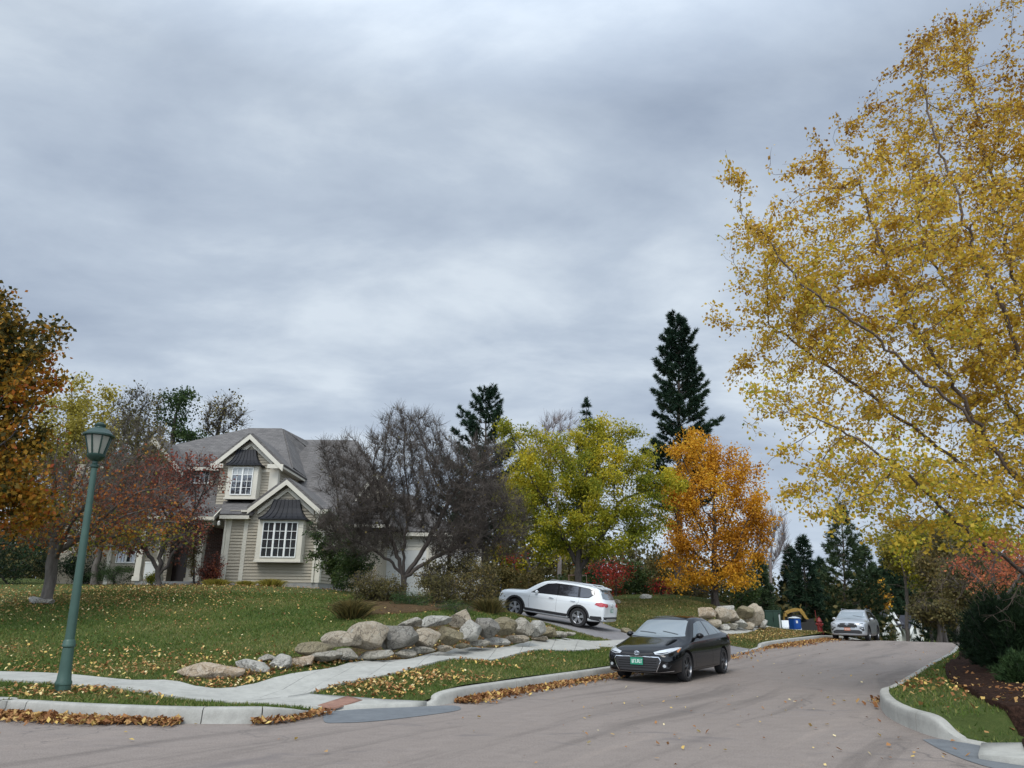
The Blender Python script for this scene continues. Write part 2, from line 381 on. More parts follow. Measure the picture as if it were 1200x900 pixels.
M = {}
M['grass'] = m_grass(); M['road'] = m_road()
M['conc'] = m_concrete('pale concrete', (.29, .285, .255), (.375, .37, .33), (.45, .44, .395))
M['kerb'] = m_concrete('kerb concrete', (.25, .245, .22), (.35, .34, .305), (.43, .42, .375), .9)
M['drive'] = m_concrete('grey driveway asphalt', (.15, .14, .14), (.19, .18, .18), (.24, .225, .22), 1.5)
M['patch'] = m_concrete('dark asphalt patch', (.105, .115, .125), (.135, .148, .158), (.17, .182, .19), 2)
M['brick'] = m_concrete('red brown tactile paving', (.20, .10, .07), (.27, .14, .10), (.33, .19, .13), 6)
M['far'] = m_soil('far ground', [(.05, .05, .02), (.08, .075, .03), (.12, .10, .045)], .2)
M['mulch'] = m_soil('dark mulch', [(.012, .007, .005), (.035, .018, .012), (.075, .04, .028)], 14)
def idx(P, px, py): g = G(px, py); return float(polydist(P, [g.x], [g.y])[1][0])
M['litter'] = m_soil('leaf litter soil', [(.03, .022, .012), (.085, .055, .028), (.16, .10, .05)], 9)
# ------------------------------------------------------------------ far ground: one sheet to the horizon
def far_ground():
    rs = np.r_[0, np.linspace(10, 160, 40), np.geomspace(180, 4500, 16)]; th = np.linspace(0, 2*np.pi, 97)[:-1]
    V = []; F = []
    for r in rs:
        for a in th: V.append((20+r*np.cos(a), 30+r*np.sin(a)))
    V = np.array(V); z = Zr(V[:, 0], V[:, 1])-.9
    n = 96
    for i in range(len(rs)-1):
        for k in range(n): F.append((i*n+k, i*n+(k+1) % n, (i+1)*n+(k+1) % n, (i+1)*n+k))
    F = np.array(F)[:, ::-1]
    o = np_mesh('ground', np.c_[V, z], F, M['far'], smooth=True); o['kind'] = 'structure'; o['label'] = 'rough ground running out to the horizon'
far_ground()
# ------------------------------------------------------------------ road
road_poly = [tuple(p[:2]) for p in LK] + [tuple(p[:2]) for p in RK[::-1]] + [(60, -25), (-60, -25)]
pts = np.r_[gridpts(-58, 60, -24, 14, 1.5), gridpts(-5, 80, 10, 150, 1.4)]
o = sheet('road', road_poly, pts, Zr, M['road']); o['label'] = 'worn pinkish grey asphalt road bending up past parked cars'
# ------------------------------------------------------------------ kerbs: swept section with a rounded edge, cut at joints
def kerb(P, side, label, joints, nm='kerb'):
    P2 = P[:, :2]; d = np.gradient(P2, axis=0); d /= np.linalg.norm(d, axis=1)[:, None]; nrm = np.c_[-d[:, 1], d[:, 0]]*side
    prof = [(-0.01, -.12), (0.0, 0.0), (.012, .55), (.02, .86), (.035, .96), (.06, 1.0), (.17, 1.0), (.18, .97), (.18, -.5)]
    s = np.r_[0, np.cumsum(np.linalg.norm(np.diff(P2, axis=0), axis=1))]
    js = sorted(joints(s, P)) if joints else []
    edges = [0]+js+[s[-1]]; mb = MB()
    for a, b in zip(edges[:-1], edges[1:]):
        a2, b2 = a+(.008 if a > 0 else 0), b-(.008 if b < s[-1] else 0)
        ss = np.unique(np.r_[a2, s[(s > a2) & (s < b2)], b2]); vs = []
        for q in ss:
            x = np.interp(q, s, P[:, 0]); y = np.interp(q, s, P[:, 1]); h = np.interp(q, s, P[:, 2])
            nx = np.interp(q, s, nrm[:, 0]); ny = np.interp(q, s, nrm[:, 1]); zr = float(Zr(x, y))
            for o_, hh in prof: vs.append((x+nx*o_, y+ny*o_, zr+(h*hh if hh > 0 else hh*.25)))
        n = len(prof); m = len(ss)
        fs = [(i*n+k, (i+1)*n+k, (i+1)*n+k+1, i*n+k+1) for i in range(m-1) for k in range(n-1)]+[tuple(range(n)), tuple(range((m-1)*n, m*n))]
        mb.add(vs, fs)
    o = mb.build(nm, M['kerb'], smooth=True, sharp=40); o['kind'] = 'structure'; o['label'] = label
def at_px(P, pxs):
    def f(s, P_): 
        r = []
        for a, b in pxs:
            g = G(a, b); dd, si, _ = polydist(P, [g.x], [g.y]); r.append(float(np.interp(si[0], np.arange(len(s)), s)))
        r2 = sorted(r)
        lo, hi = r2[0], r2[-1]
        return r2+[q for q in np.arange(lo-3, max(lo-30, 1), -3.0)]+[q for q in np.arange(hi+3, s[-1]-1, 3.0)]
    return f
kerb(LK, 1, 'pale concrete kerb along the near grass verges', at_px(LK, [(236, 848), (306, 848), (606, 810), (655, 802)]))
kerb(RK, -1, 'pale concrete kerb curving round the shrub corner', at_px(RK, [(1077, 857), (1060, 790)]))
# ------------------------------------------------------------------ lawn on the left, up the hill and round behind
def offs(P, d, side):
    P2 = P[:, :2]; t = np.gradient(P2, axis=0); t /= np.linalg.norm(t, axis=1)[:, None]; return P2+np.c_[-t[:, 1], t[:, 0]]*side*d
le = offs(LK, .17, 1)
lawn_poly = [tuple(p) for p in le]+[(95, 150), (40, 110), (-10, 100), (-75, 100), (-75, 30)]
lawn_poly = [(-75, 13.8)]+lawn_poly
pts = np.r_[gridpts(-30, 12, 11, 30, .38), gridpts(-40, 40, 30, 56, .8), gridpts(-75, -30, 14, 56, 1.6), gridpts(-75, 80, 56, 140, 2.4), gridpts(40, 80, 40, 56, 1.5), gridpts(12, 30, 15, 30, .5)]
lawn = sheet('lawn', lawn_poly, pts, T, M['grass']); lawn['label'] = 'green lawn rising to the house with fallen leaves'
re = offs(RK, .17, -1)
rp = [tuple(p) for p in re]+[(120, 100), (120, 8)]
pts = np.r_[gridpts(4, 30, 7, 40, .5), gridpts(30, 110, 8, 110, 2.5)]
sheet('grass_verge', rp, pts, TR, M['grass'])['label'] = 'grass corner right of the road around the mulch bed'
# ------------------------------------------------------------------ pavements
def strip(name, ca, cb_, m, zf, dz, label, slab=1.5, thick=.14):
    """paving between two edge curves, divided into slabs with sunk joints"""
    a = cat(ca, n=10); b = cat(cb_, n=10)
    def rs(P, n):
        s = np.r_[0, np.cumsum(np.linalg.norm(np.diff(P, axis=0), axis=1))]; q = np.linspace(0, s[-1], n); return np.c_[np.interp(q, s, P[:, 0]), np.interp(q, s, P[:, 1])]
    L_ = np.linalg.norm(np.diff((a+b)/2 if len(a) == len(b) else a, axis=0), axis=1).sum(); k = max(1, int(round(L_/slab))); sub = 4
    mb = MB(); A_ = rs(a, k*sub+1); B_ = rs(b, k*sub+1)
    for i in range(k):
        ia = np.linspace(i*sub, (i+1)*sub, sub+1).astype(int); vs = []
        for j, q in enumerate(ia):
            pa, pb = A_[q].copy(), B_[q].copy()
            if j == 0 and i > 0: dirv = A_[q+1]-A_[q]; e_ = dirv/np.linalg.norm(dirv)*.011; pa += e_; pb += e_
            if j == sub and i < k-1: dirv = A_[q]-A_[q-1]; e_ = dirv/np.linalg.norm(dirv)*.011; pa -= e_; pb -= e_
            for u in np.linspace(0, 1, 5):
                p = pa*(1-u)+pb*u; z = float(zf(p[0], p[1])[0])+dz; vs.append((p[0], p[1], z))
        n = 5; m_ = sub+1; fs = [(r*n+c, (r+1)*n+c, (r+1)*n+c+1, r*n+c+1) for r in range(m_-1) for c in range(n-1)]
        top = len(vs); ring = [c for c in range(n)]+[r*n+n-1 for r in range(1, m_)]+[(m_-1)*n+c for c in range(n-2, -1, -1)]+[r*n for r in range(m_-2, 0, -1)]
        vs += [(vs[q][0], vs[q][1], vs[q][2]-thick) for q in ring]
        nr = len(ring); fs += [(ring[q], ring[(q+1) % nr], top+(q+1) % nr, top+q) for q in range(nr)]
        mb.add(vs, fs)
    o = mb.build(name, m, smooth=True, sharp=30); o['kind'] = 'structure'; o['label'] = label; return o
ga = lambda a, b, z: g2(a, b, z)
def lko(px, py, d): i_ = int(round(idx(LK, px, py))); q = offs(LK, d, 1)[i_]; return (q[0], q[1])
UPX = [lko(790, 780, 3.95), lko(848, 770, 3.9), lko(903, 757.5, 3.85), lko(940, 752, 3.8), lko(968, 748.3, 3.6)]
DNX = [lko(790, 780, 2.45), lko(848, 770, 2.4), lko(903, 757.5, 2.4), lko(940, 752, 2.4), lko(968, 748.3, 2.6)]
up = [(-40, 15.9), (-16, 15.35), ga(0, 788.5, .3), ga(167, 799.5, .29), ga(245, 804, .29), ga(320, 797, .31), ga(400, 786.5, .36), ga(480, 776, .38), ga(575, 764.5, .42), ga(700, 754.0, .43)]+UPX
dn = [(-40, 14.5), (-16, 14.1), ga(0, 798.5, .27), ga(167, 811.5, .26), ga(240, 817.5, .24), ga(300, 819, .2), ga(350, 811.5, .2), ga(400, 801.5, .26), ga(480, 788, .35), ga(575, 775, .38), ga(700, 761, .42)]+DNX
strip('pavement', up, dn, M['conc'], T, .035, 'pale concrete pavement passing below the boulders')
# corner landing that drops to the road beside the crossing
rpoly = [ga(262, 822.5, .2), ga(300, 821, .2), ga(372, 831.5, .03), ga(425, 829.3, .02), ga(480, 827.2, .02), ga(500, 824.0, .05), ga(455, 819.5, .1), ga(360, 810.5, .2), ga(330, 813, .2), ga(300, 817, .2)]
def mkz(dz): return lambda x, y: T(x, y)+dz
o = sheet('crossing_ramp', rpoly, gridpts(-6, 0, 10, 16, .2), T, M['conc'], dz=.042, skirt=.1); o['label'] = 'concrete ramp dropping from the pavement to the road'
br = [ga(374, 829.5, .04), ga(398, 831, .03), ga(424, 822, .1), ga(413, 816, .14), ga(390, 820, .1)]
bpoly = [ga(372, 829.5, .05), ga(392, 831.0, .04), ga(425, 819, .12), ga(407, 816.5, .13)]
o = sheet('tactile_paving', bpoly, gridpts(-6, 0, 10, 16, .12), T, M['brick'], dz=.050, skirt=.03); o['label'] = 'red brown paving panel set in the crossing ramp'
# dark asphalt patches feathered into the gutter
pp = [ga(379, 834.5, 0), ga(425, 831.2, 0), ga(480, 829, 0), ga(528, 827, 0), ga(540, 830, 0), ga(531, 834, 0), ga(480, 841, 0), ga(433, 846, 0), ga(395, 847.5, 0), ga(380, 846, 0)]
o = sheet('road_patch', cat(pp+[pp[0]], n=5)[:-1], gridpts(-6, 2, 9, 16, .3), Zr, M['patch'], dz=.006); o['label'] = 'dark asphalt patch at the foot of the crossing ramp'
pp = [ga(1081, 867, 0), ga(1100, 866.5, 0), ga(1120, 869.5, 0), ga(1145, 873.5, 0), ga(1190, 884.5, 0), ga(1280, 905, 0), ga(1300, 925, 0), ga(1230, 915, 0), ga(1150, 897, 0), ga(1105, 880, 0)]
o = sheet('road_patch', cat(pp+[pp[0]], n=5)[:-1], gridpts(3, 12, 6, 12, .3), Zr, M['patch'], dz=.006); o['label'] = 'dark asphalt patch in the gutter at the right corner'
pp = [g2(1148, 870.5, .03), g2(1135, 866, .1), g2(1150, 864.5, .25), g2(1230, 868, .27), g2(1300, 872, .27), g2(1320, 890, .25), g2(1220, 886, .08)]
o = sheet('pavement', [g2(1150, 870, .04), g2(1143, 865.5, .22), g2(1200, 868.5, .26), (9.5, 9.6), (14, 8.9), (14, 7.95), (8.9, 8.5)], gridpts(4, 14, 7, 12, .3), TR, M['conc'], dz=.03, skirt=.1); o['label'] = 'concrete pavement at the right corner'
# driveway from the road up to the garage
da = [g2(850, 769, .05), g2(800, 757, .38), g2(745, 751, .42), g2(712, 752.5, .44)]
dpoly = [(LK[0, 0], 0)]
A0 = np.array(g2(849, 769.5, .06)); B0 = np.array(g2(891, 760.5, .06)); dv = np.array([-.83, .56])
edge_s = [tuple(A0), tuple(A0+dv*3+[-.1, 0]), tuple(A0+dv*6+[-.6, -.2]), tuple(A0+dv*9+[-.7, -.6]), (-4.2, 33.2), (-8.2, 38.6)]
edge_n = [tuple(B0), tuple(B0+dv*3), tuple(B0+dv*6), (3.9, 37.6), (-.5, 40.4), (-3.4, 43)]
dp = [tuple(p) for p in cat(edge_s)]+[tuple(p) for p in cat(edge_n)[::-1]]
o = sheet('driveway', dp, gridpts(-10, 12, 24, 46, .5), T, M['drive'], dz=.03, skirt=.12); o['label'] = 'grey asphalt driveway climbing from the road to the garage'
# mulch bed on the right, leaf litter bed behind the boulders
mb_poly = [G(1117, 772, .35), G(1108, 778, .35), G(1110, 790, .35), G(1123, 801, .35), G(1150, 816, .35), G(1188, 832, .35), G(1260, 850, .35), Vector((15.5, 14, 0)), Vector((19, 19, 0)), Vector((20.5, 25.5, 0)), G(1140, 760, .4), G(1126, 766, .4)]
mbp = cat([tuple(p)[:2] for p in mb_poly]+[tuple(mb_poly[0])[:2]], n=5)[:-1]
o = sheet('mulch_bed', mbp, gridpts(7, 22, 11, 27, .35), lambda x, y: TR(x, y)+.05*np.sin(x*3)*np.sin(y*2.3), M['mulch'], dz=.07, skirt=.15); o['label'] = 'dark bark mulch bed under the right hand shrubs'
wb_ = [G(a_, b_, z_) for a_, b_, z_ in [(212, 798.5, .31), (300, 791.5, .38), (400, 779.5, .42), (500, 769.5, .46), (600, 758.5, .5), (660, 750.5, .55), (664, 743, .75), (610, 738, .9)]]
wallbed = [tuple(p)[:2] for p in wb_]+[tuple(A(600, 735, 25.5))[:2], tuple(A(500, 735, 21.8))[:2], tuple(A(400, 750, 18.2))[:2], tuple(A(300, 780, 15.6))[:2], tuple(A(210, 790, 13.9))[:2]]
sbp2 = cat(wallbed+[wallbed[0]], n=5)[:-1]
o = sheet('planting_bed', sbp2, gridpts(-8, 6, 12, 30, .3), T, M['litter'], dz=.018, skirt=.10); o['label'] = 'strip of soil and leaf litter under the boulder wall'
sb = [A(405, 733, 21.4), A(425, 728, 21.9), A(470, 727, 22.6), A(540, 722, 25), A(590, 728, 28), A(600, 725, 31.2), A(560, 710, 30.5), A(500, 700, 29), A(440, 700, 28), A(405, 716, 24)]
sbp = cat([tuple(p)[:2] for p in sb]+[tuple(sb[0])[:2]], n=5)[:-1]
o = sheet('planting_bed', sbp, gridpts(-8, 2, 19, 33, .4), T, M['litter'], dz=.04, skirt=.15); o['label'] = 'brown leaf littered bed behind the boulder wall'
# ------------------------------------------------------------------ grass blades (one uncountable mass)
def in_paving(x, y):
    U_ = cat(up, n=4); D_ = cat(dn, n=4); poly = list(map(tuple, U_))+list(map(tuple, D_[::-1]))
    return inside(poly, x, y) | inside(rpoly, x, y) | inside(dp, x, y)
def blades(name, X, Y_, zf, label, hmin=.03, hmax=.075, wd=.006, tilt=.5):
    n = len(X); Z = zf(X, Y_)-.005; h = rng.uniform(hmin, hmax, n); a = rng.uniform(0, 2*np.pi, n); wv = wd*rng.uniform(.7, 1.5, n)*(1+np.hypot(X, Y_)/14)
    tx, ty = rng.normal(0, tilt, (2, n))*h
    V = np.empty((n, 3, 3)); V[:, 0] = np.c_[X-np.cos(a)*wv, Y_-np.sin(a)*wv, Z]; V[:, 1] = np.c_[X+np.cos(a)*wv, Y_+np.sin(a)*wv, Z]; V[:, 2] = np.c_[X+tx, Y_+ty, Z+h]
    v = np.repeat(np.clip(.5+.22*np.sin(X*.9+1.3*np.sin(Y_*.7))*np.sin(Y_*1.1)+rng.normal(0, .2, n), 0, 1), 3)
    o = np_mesh(name, V.reshape(-1, 3), np.arange(3*n).reshape(-1, 3), M['blade'], attr=v); o['kind'] = 'stuff'; o['label'] = label
M['blade'] = foliage('grass blade', [(0, (.048, .085, .018)), (.42, (.092, .145, .028)), (.74, (.17, .18, .048)), (1, (.36, .29, .13))], .3, .7)
def scat(n, x0, x1, y0, y1, powr=1.0):
    x = rng.uniform(x0, x1, n); y = y0+(y1-y0)*rng.uniform(0, 1, n)**powr; return x, y
x, y = scat(230000, -17, 12, 11, 30, 1.5)
lp = np.array(lawn_poly); k = inside(lp, x, y) & ~in_paving(x, y); k &= ~inside(sbp, x, y); x, y = x[k], y[k]
u_ = x/np.maximum(y, 1); k = (u_ > -.85) & (u_ < .5); x, y = x[k], y[k]
blades('grass', x, y, T, 'short green lawn grass on the left of the road')
x, y = scat(60000, 5, 22, 8, 30, 1.3); k = inside(np.array(rp), x, y) & ~inside(mbp, x, y); x, y = x[k], y[k]
k = (x/y < 1.1) & ~inside([g2(1150, 870, .04), g2(1143, 865.5, .22), g2(1200, 868.5, .26), (9.5, 9.6), (14, 8.9), (14, 7.95), (8.9, 8.5)], x, y); x, y = x[k], y[k]
blades('grass', x, y, TR, 'short grass on the right corner verge')
x, y = scat(90000, -2, 20, 28, 50, 1.0); k = inside(lp, x, y) & ~in_paving(x, y); x, y = x[k], y[k]; M['dryblade'] = foliage('dry grass blade', [(0, (.06, .08, .02)), (.4, (.12, .13, .035)), (.75, (.22, .18, .07)), (1, (.36, .27, .13))], .3, .7)
_b = M['blade']; M['blade'] = M['dryblade']; blades('grass', x, y, T, 'dry mottled grass on the slope behind the cars', .04, .10); M['blade'] = _b
# ------------------------------------------------------------------ fallen leaves
M['fall'] = foliage('fallen leaf', [(0, (.11, .045, .018)), (.25, (.24, .105, .04)), (.5, (.36, .18, .07)), (.7, (.46, .29, .11)), (.86, (.62, .44, .12)), (1, (.74, .62, .34))], .15, .8)
def leaves_flat(name, X, Y_, zf, label, size=(.03, .06), lift=.01, flat=.45, bias=0.0, heap=None):
    n = len(X); Z = zf(X, Y_)+lift+rng.uniform(0, 1, n)*(heap if heap is not None else .012)
    s = rng.uniform(*size, n); a = rng.uniform(0, 2*np.pi, n)
    ux = np.c_[np.cos(a), np.sin(a), rng.normal(0, flat, n)]; vx = np.c_[-np.sin(a), np.cos(a), rng.normal(0, flat, n)]
    c = np.c_[X, Y_, Z+s*.25*flat*2]; q = rng.uniform(.55, .95, n)[:, None]; s = s[:, None]
    curl = np.c_[np.zeros(n), np.zeros(n), rng.uniform(-.1, .45, n)]*s
    V = np.stack([c-ux*s, c-vx*s*q*.9+ux*s*.1+curl, c+ux*s, c+vx*s*q+ux*s*.15+curl], 1)
    v = np.repeat(np.clip(rng.beta(1.6, 1.6, n)+bias, 0, 1), 4)
    o = np_mesh(name, V.reshape(-1, 3), np.arange(4*n).reshape(-1, 4), M['fall'], attr=v); o['kind'] = 'stuff'; o['label'] = label
def along(P, i0, i1, n, off, spread, side):
    ii = rng.uniform(i0, i1, n); x = np.interp(ii, np.arange(len(P)), P[:, 0]); y = np.interp(ii, np.arange(len(P)), P[:, 1])
    t = np.gradient(P[:, :2], axis=0); t /= np.linalg.norm(t, axis=1)[:, None]; tx = np.interp(ii, np.arange(len(P)), t[:, 0]); ty = np.interp(ii, np.arange(len(P)), t[:, 1])
    d = off+np.abs(rng.normal(0, 1, n))*spread; return x+ty*d*side, y-tx*d*side
def idx(P, px, py): g = G(px, py); return float(polydist(P, [g.x], [g.y])[1][0])
zr0 = lambda x, y: Zr(x, y)+.004
s1 = along(LK, idx(LK, -260, 834), idx(LK, 150, 845), 2500, .02, .24, 1); s1b = along(LK, idx(LK, 120, 845), idx(LK, 215, 848), 450, .02, .14, 1)
s2 = along(LK, idx(LK, 296, 848), idx(LK, 380, 836), 300, .02, .11, 1)
s3 = along(LK, idx(LK, 531, 824), idx(LK, 790, 780), 2700, .02, .22, 1); s4 = along(LK, idx(LK, 898, 758), idx(LK, 968, 748), 4200, .05, .5, 1)
s5 = along(RK, idx(RK, 1033, 832), idx(RK, 1033, 816), 60, .02, .10, -1); s6 = along(LK, idx(LK, 836, 772), idx(LK, 900, 758), 500, .1, .4, 1)
x, y = map(np.concatenate, zip(s1, s1b, s2, s3, s4, s5, s6))
leaves_flat('fallen_leaves', x, y, zr0, 'brown and orange leaves heaped in the gutters', (.022, .052), heap=.05, bias=-.10, flat=.55)
x, y = scat(700, -14, 26, 7.5, 42, 1.2); k = inside(road_poly, x, y); x, y = x[k], y[k]
xx, yy = scat(110, 1, 8, 8.5, 15, 1); k = inside(road_poly, xx, yy); x, y = np.r_[x, xx[k]], np.r_[y, yy[k]]
leaves_flat('fallen_leaves', x, y, zr0, 'single dry leaves strewn over the road', (.016, .04), bias=.12, flat=.35)
# lawn: scattered, thicker below the trees, by the boulders and on the verges
X = []; Y2 = []
def add(n, cx, cy_, sx, sy):
    X.append(rng.normal(cx, sx, n)); Y2.append(rng.normal(cy_, sy, n))
x, y = scat(2600, -24, 2, 13, 36, 1.0); X.append(x); Y2.append(y)
g = A(60, 695, 26); add(4200, g.x, g.y, 3.6, 2.6)
g = A(210, 692, 31); add(3000, g.x, g.y, 3.4, 2.0)
for a, b in [(30, 782), (120, 785), (190, 788), (150, 775), (240, 780), (60, 772)]:
    g = G(a, b, .35); add(230, g.x, g.y, 1.3, .55)
for a in range(200, 660, 20):
    b = np.interp(a, [200, 300, 400, 500, 600, 660], [797, 790, 781, 771, 760, 749]); g = G(a, b, .42); add(95, g.x, g.y, .45, .28)
for a, b, n in [(20, 812, 200), (60, 812, 240), (100, 812, 260), (140, 816, 140), (350, 806, 10), (420, 802, 420), (450, 806, 500), (500, 800, 420), (470, 796, 240), (560, 788, 300), (620, 780, 160), (690, 770, 70), (540, 800, 240), (400, 806, 300)]:
    g = G(a, b, .22); add(int(n*.62), g.x, g.y, .55, .38)
for a, b, n in [(905, 744, 1400), (930, 743, 500), (960, 741, 300), (880, 748, 700)]:
    g = G(a, b, .3); add(n, g.x, g.y, 1.0, 1.6)
x, y = scat(6000, -1, 20, 30, 52, 1.0); X.append(x); Y2.append(y)
x, y = np.concatenate(X), np.concatenate(Y2); k = inside(lp, x, y) & ~in_paving(x, y); x, y = x[k], y[k]
leaves_flat('fallen_leaves', x, y, T, 'yellow and brown leaves lying on the lawn and verges', (.018, .042), lift=.035, flat=.45, bias=.08)
xx, yy = scat(90, -14, 6, 12, 26, 1); k = in_paving(xx, yy); leaves_flat('fallen_leaves', xx[k], yy[k], T, 'few leaves lying on the pavement', (.02, .05), lift=.045, flat=.3)
x, y = scat(1500, 5, 22, 9, 30, 1.2); g = G(1106, 800, .35); x = np.r_[x, rng.normal(g.x, .5, 500)]; y = np.r_[y, rng.normal(g.y, 2.2, 500)]
k = inside(np.array(rp), x, y) & (x/y < .9); leaves_flat('fallen_leaves', x[k], y[k], lambda a, b: TR(a, b)+.03*0, 'yellow leaves on the right verge and mulch', (.02, .05), lift=.05, flat=.5)
# ------------------------------------------------------------------ boulders
def rock_mat(name, c0, c1, c2, warm=None):
    m, t, b = new_mat(name); a = noise(t, 1.6, 6, .65, dist=.6); g = noise(t, 22, 6, .75); s = noise(t, 4.5, 4, .6, dist=1.5)
    c = ramp(t, a, [(.32, c0), (.5, c1), (.68, c2)])
    c = mixc(t, .45, c, ramp(t, g, [(.3, tuple(q*.45 for q in c0)), (.5, c1), (.75, tuple(min(1, q*1.35) for q in c2))]))
    lich = ramp(t, s, [(.60, (0, 0, 0)), (.68, (.55, .55, .55))]); c = mixc(t, lich, c, warm or (.40, .41, .37))
    vo_ = t.nodes.new('ShaderNodeTexVoronoi'); vo_.feature = 'DISTANCE_TO_EDGE'; vo_.inputs['Scale'].default_value = 2.3; xo = t.nodes.new('ShaderNodeTexCoord'); wv_ = t.nodes.new('ShaderNodeVectorMath'); wv_.operation = 'MULTIPLY_ADD'; nz = t.nodes.new('ShaderNodeTexNoise'); nz.inputs['Scale'].default_value = 3; nz.inputs['Detail'].default_value = 5; t.links.new(xo.outputs['Object'], nz.inputs['Vector']); t.links.new(nz.outputs['Color'], wv_.inputs[0]); wv_.inputs[1].default_value = (.7, .7, .7); t.links.new(xo.outputs['Object'], wv_.inputs[2]); t.links.new(wv_.outputs[0], vo_.inputs['Vector'])
    crk = ramp(t, vo_.outputs['Distance'], [(0, (.8, .8, .8)), (.03, (0, 0, 0))]); c = mixc(t, crk, c, tuple(q*.35 for q in c0))
    t.links.new(c, b.inputs['Base Color']); b.inputs['Roughness'].default_value = .9
    bump(t, b, mixc(t, .5, g, a), 1.0, .12); return m
RM = [rock_mat('tan granite', (.22, .175, .12), (.40, .335, .245), (.54, .49, .40)),
      rock_mat('grey fieldstone', (.20, .18, .145), (.35, .32, .26), (.49, .455, .38)),
      rock_mat('blue grey fieldstone', (.26, .245, .21), (.42, .40, .35), (.57, .545, .48)),
      rock_mat('olive brown fieldstone', (.13, .11, .065), (.24, .20, .12), (.34, .30, .20), (.10, .11, .05)),
      rock_mat('orange stained boulder', (.34, .22, .12), (.48, .38, .27), (.58, .54, .47), (.5, .30, .12)),
      rock_mat('dark slate boulder', (.14, .13, .11), (.24, .222, .19), (.35, .325, .28))]
def rock(cx, cy_, cz_, sx, sy, sz, seed, mi, label, cat_='boulder', group=None, blocky=.5, tilt=0.0, sub=3, name='boulder', rz=None):
    r = np.random.default_rng(seed)
    bm = bmesh.new(); bmesh.ops.create_icosphere(bm, subdivisions=sub, radius=1)
    dirs = r.normal(size=(14, 3)); dirs /= np.linalg.norm(dirs, axis=1)[:, None]; cut = r.uniform(.58, .90, 14)
    fr = r.normal(size=(5, 3))*2.4; ph = r.uniform(0, 6, 5)
    for v in bm.verts:
        p = np.array(v.co); 
        q = np.sign(p)*np.abs(p)**(1-.45*blocky); q = q/np.linalg.norm(q)*(1+.12*blocky)
        for d_, c_ in zip(dirs, cut):
            k_ = q@d_
            if k_ > c_: q = q-d_*(k_-c_)*.97
        n_1 = sum(math.sin(fr[i]@q+ph[i]) for i in range(5))/5
        n_2 = sum(math.sin(fr[i]@q*3.1+ph[i]*2) for i in range(5))/5
        n_3 = sum(math.sin(fr[i]@q*7.3+ph[i]*3) for i in range(5))/5; q = q*(1+.08*n_1+.035*n_2+.018*n_3); v.co = Vector(q)
    me = bpy.data.meshes.new(name); bm.to_mesh(me); bm.free()
    me.transform(Matrix.Diagonal((sx, sy, sz, 1)))
    o = link(name, me, RM[mi], smooth=True, sharp=24); o.location = (cx, cy_, cz_)
    o.rotation_euler = (r.uniform(-.08, .08), tilt+r.uniform(-.05, .05), r.uniform(-.25, .25) if rz is None else rz)
    tag(o, label, cat_, group); return o
# px, py, w, h (pixels of the 1200 grid), row depth offset, material, label
ROCKS = [(245, 787.5, 64, 21, 0, 4, 'long tan and orange boulder at the left end of the wall', .2), (296, 780, 44, 17, 0, 2, 'flat topped grey slab beside the long tan end boulder', .9),
 (329, 777, 26, 19, 0, 2, 'small blue grey rock next to the flat grey slab', .5), (353, 775.5, 29, 16, 0, 4, 'low peach coloured rock before the wall steps up', .4),
 (371, 759.5, 38, 17, .25, 3, 'angular rusty brown rock tilted where the wall steps up', .9), (382, 769.5, 31, 14, 0, 1, 'small grey base rock under the rusty brown one', .6),
 (400, 749.5, 47, 22, .3, 0, 'pale grey tan block left of the big round boulder', .7), (432, 746, 44, 35, .25, 0, 'largest round tan boulder on the wall', .1),
 (405, 767.5, 30, 17, 0, 1, 'rounded grey base rock under the pale block', .3), (437, 768, 42, 11, 0, 1, 'flat grey base slab under the round tan boulder', .7),
 (466, 746, 46, 31, .25, 5, 'large dark grey boulder right of the round tan one', .4), (473, 765.5, 24, 10, 0, 1, 'small flat base stone below the dark grey boulder', .5),
 (499, 748.5, 31, 24, .2, 0, 'rounded tan brown boulder with dark cracks', .3), (494, 762.5, 28, 9, 0, 1, 'low grey base stone beneath the tan brown boulder', .5),
 (526, 745, 28, 27, .2, 3, 'upright mossy olive boulder in the middle of the wall', .5), (520, 760.5, 18, 8, 0, 0, 'tiny pale base stone beneath the olive boulder', .4),
 (482, 730.5, 26, 13, .75, 1, 'small grey cap stone resting left on the wall top', .7), (511, 728.5, 35, 14, .75, 2, 'wide grey cap slab resting on the wall top', .9),
 (541, 724.5, 28, 18, .8, 0, 'tan triangular cap stone topmost on the wall', .9), (551, 740, 30, 25, .2, 2, 'whitish blue block with flat face in the wall', .8),
 (569, 735, 28, 24, .2, 5, 'dark rounded grey boulder behind the whitish block', .3), (590, 733.5, 26, 22, .2, 3, 'brown grey boulder in the right half of the wall', .5),
 (562, 754.5, 26, 9, 0, 1, 'thin grey base stone below the whitish block', .5), (582.5, 751.5, 31, 11, 0, 2, 'long pale base stone below the brown grey boulder', .5),
 (610, 735, 26, 22, .2, 1, 'mid grey boulder next to the driveway end of the wall', .5), (628, 736.5, 22, 18, .2, 2, 'bluish grey boulder last tall one by the driveway', .5),
 (607.5, 748.5, 25, 10, 0, 0, 'tan base stone near the driveway end', .4), (643, 740.5, 20, 14, .1, 3, 'low brown boulder stepping down toward the driveway', .4),
 (655, 744, 19, 8, 0, 1, 'last flat grey stone at the driveway edge', .4), (634, 748, 20, 8, 0, 0, 'small tan stone at the foot of the wall end', .4),
 (665.5, 742.5, 15, 6, .4, 1, 'tiny grey stone closest to the driveway', .4), (544, 757, 16, 7, 0, 3, 'small brown stone wedged in the wall base', .4), (312, 771, 18, 8, .55, 1, 'small grey stone peeping over the low blue grey rocks', .6)]
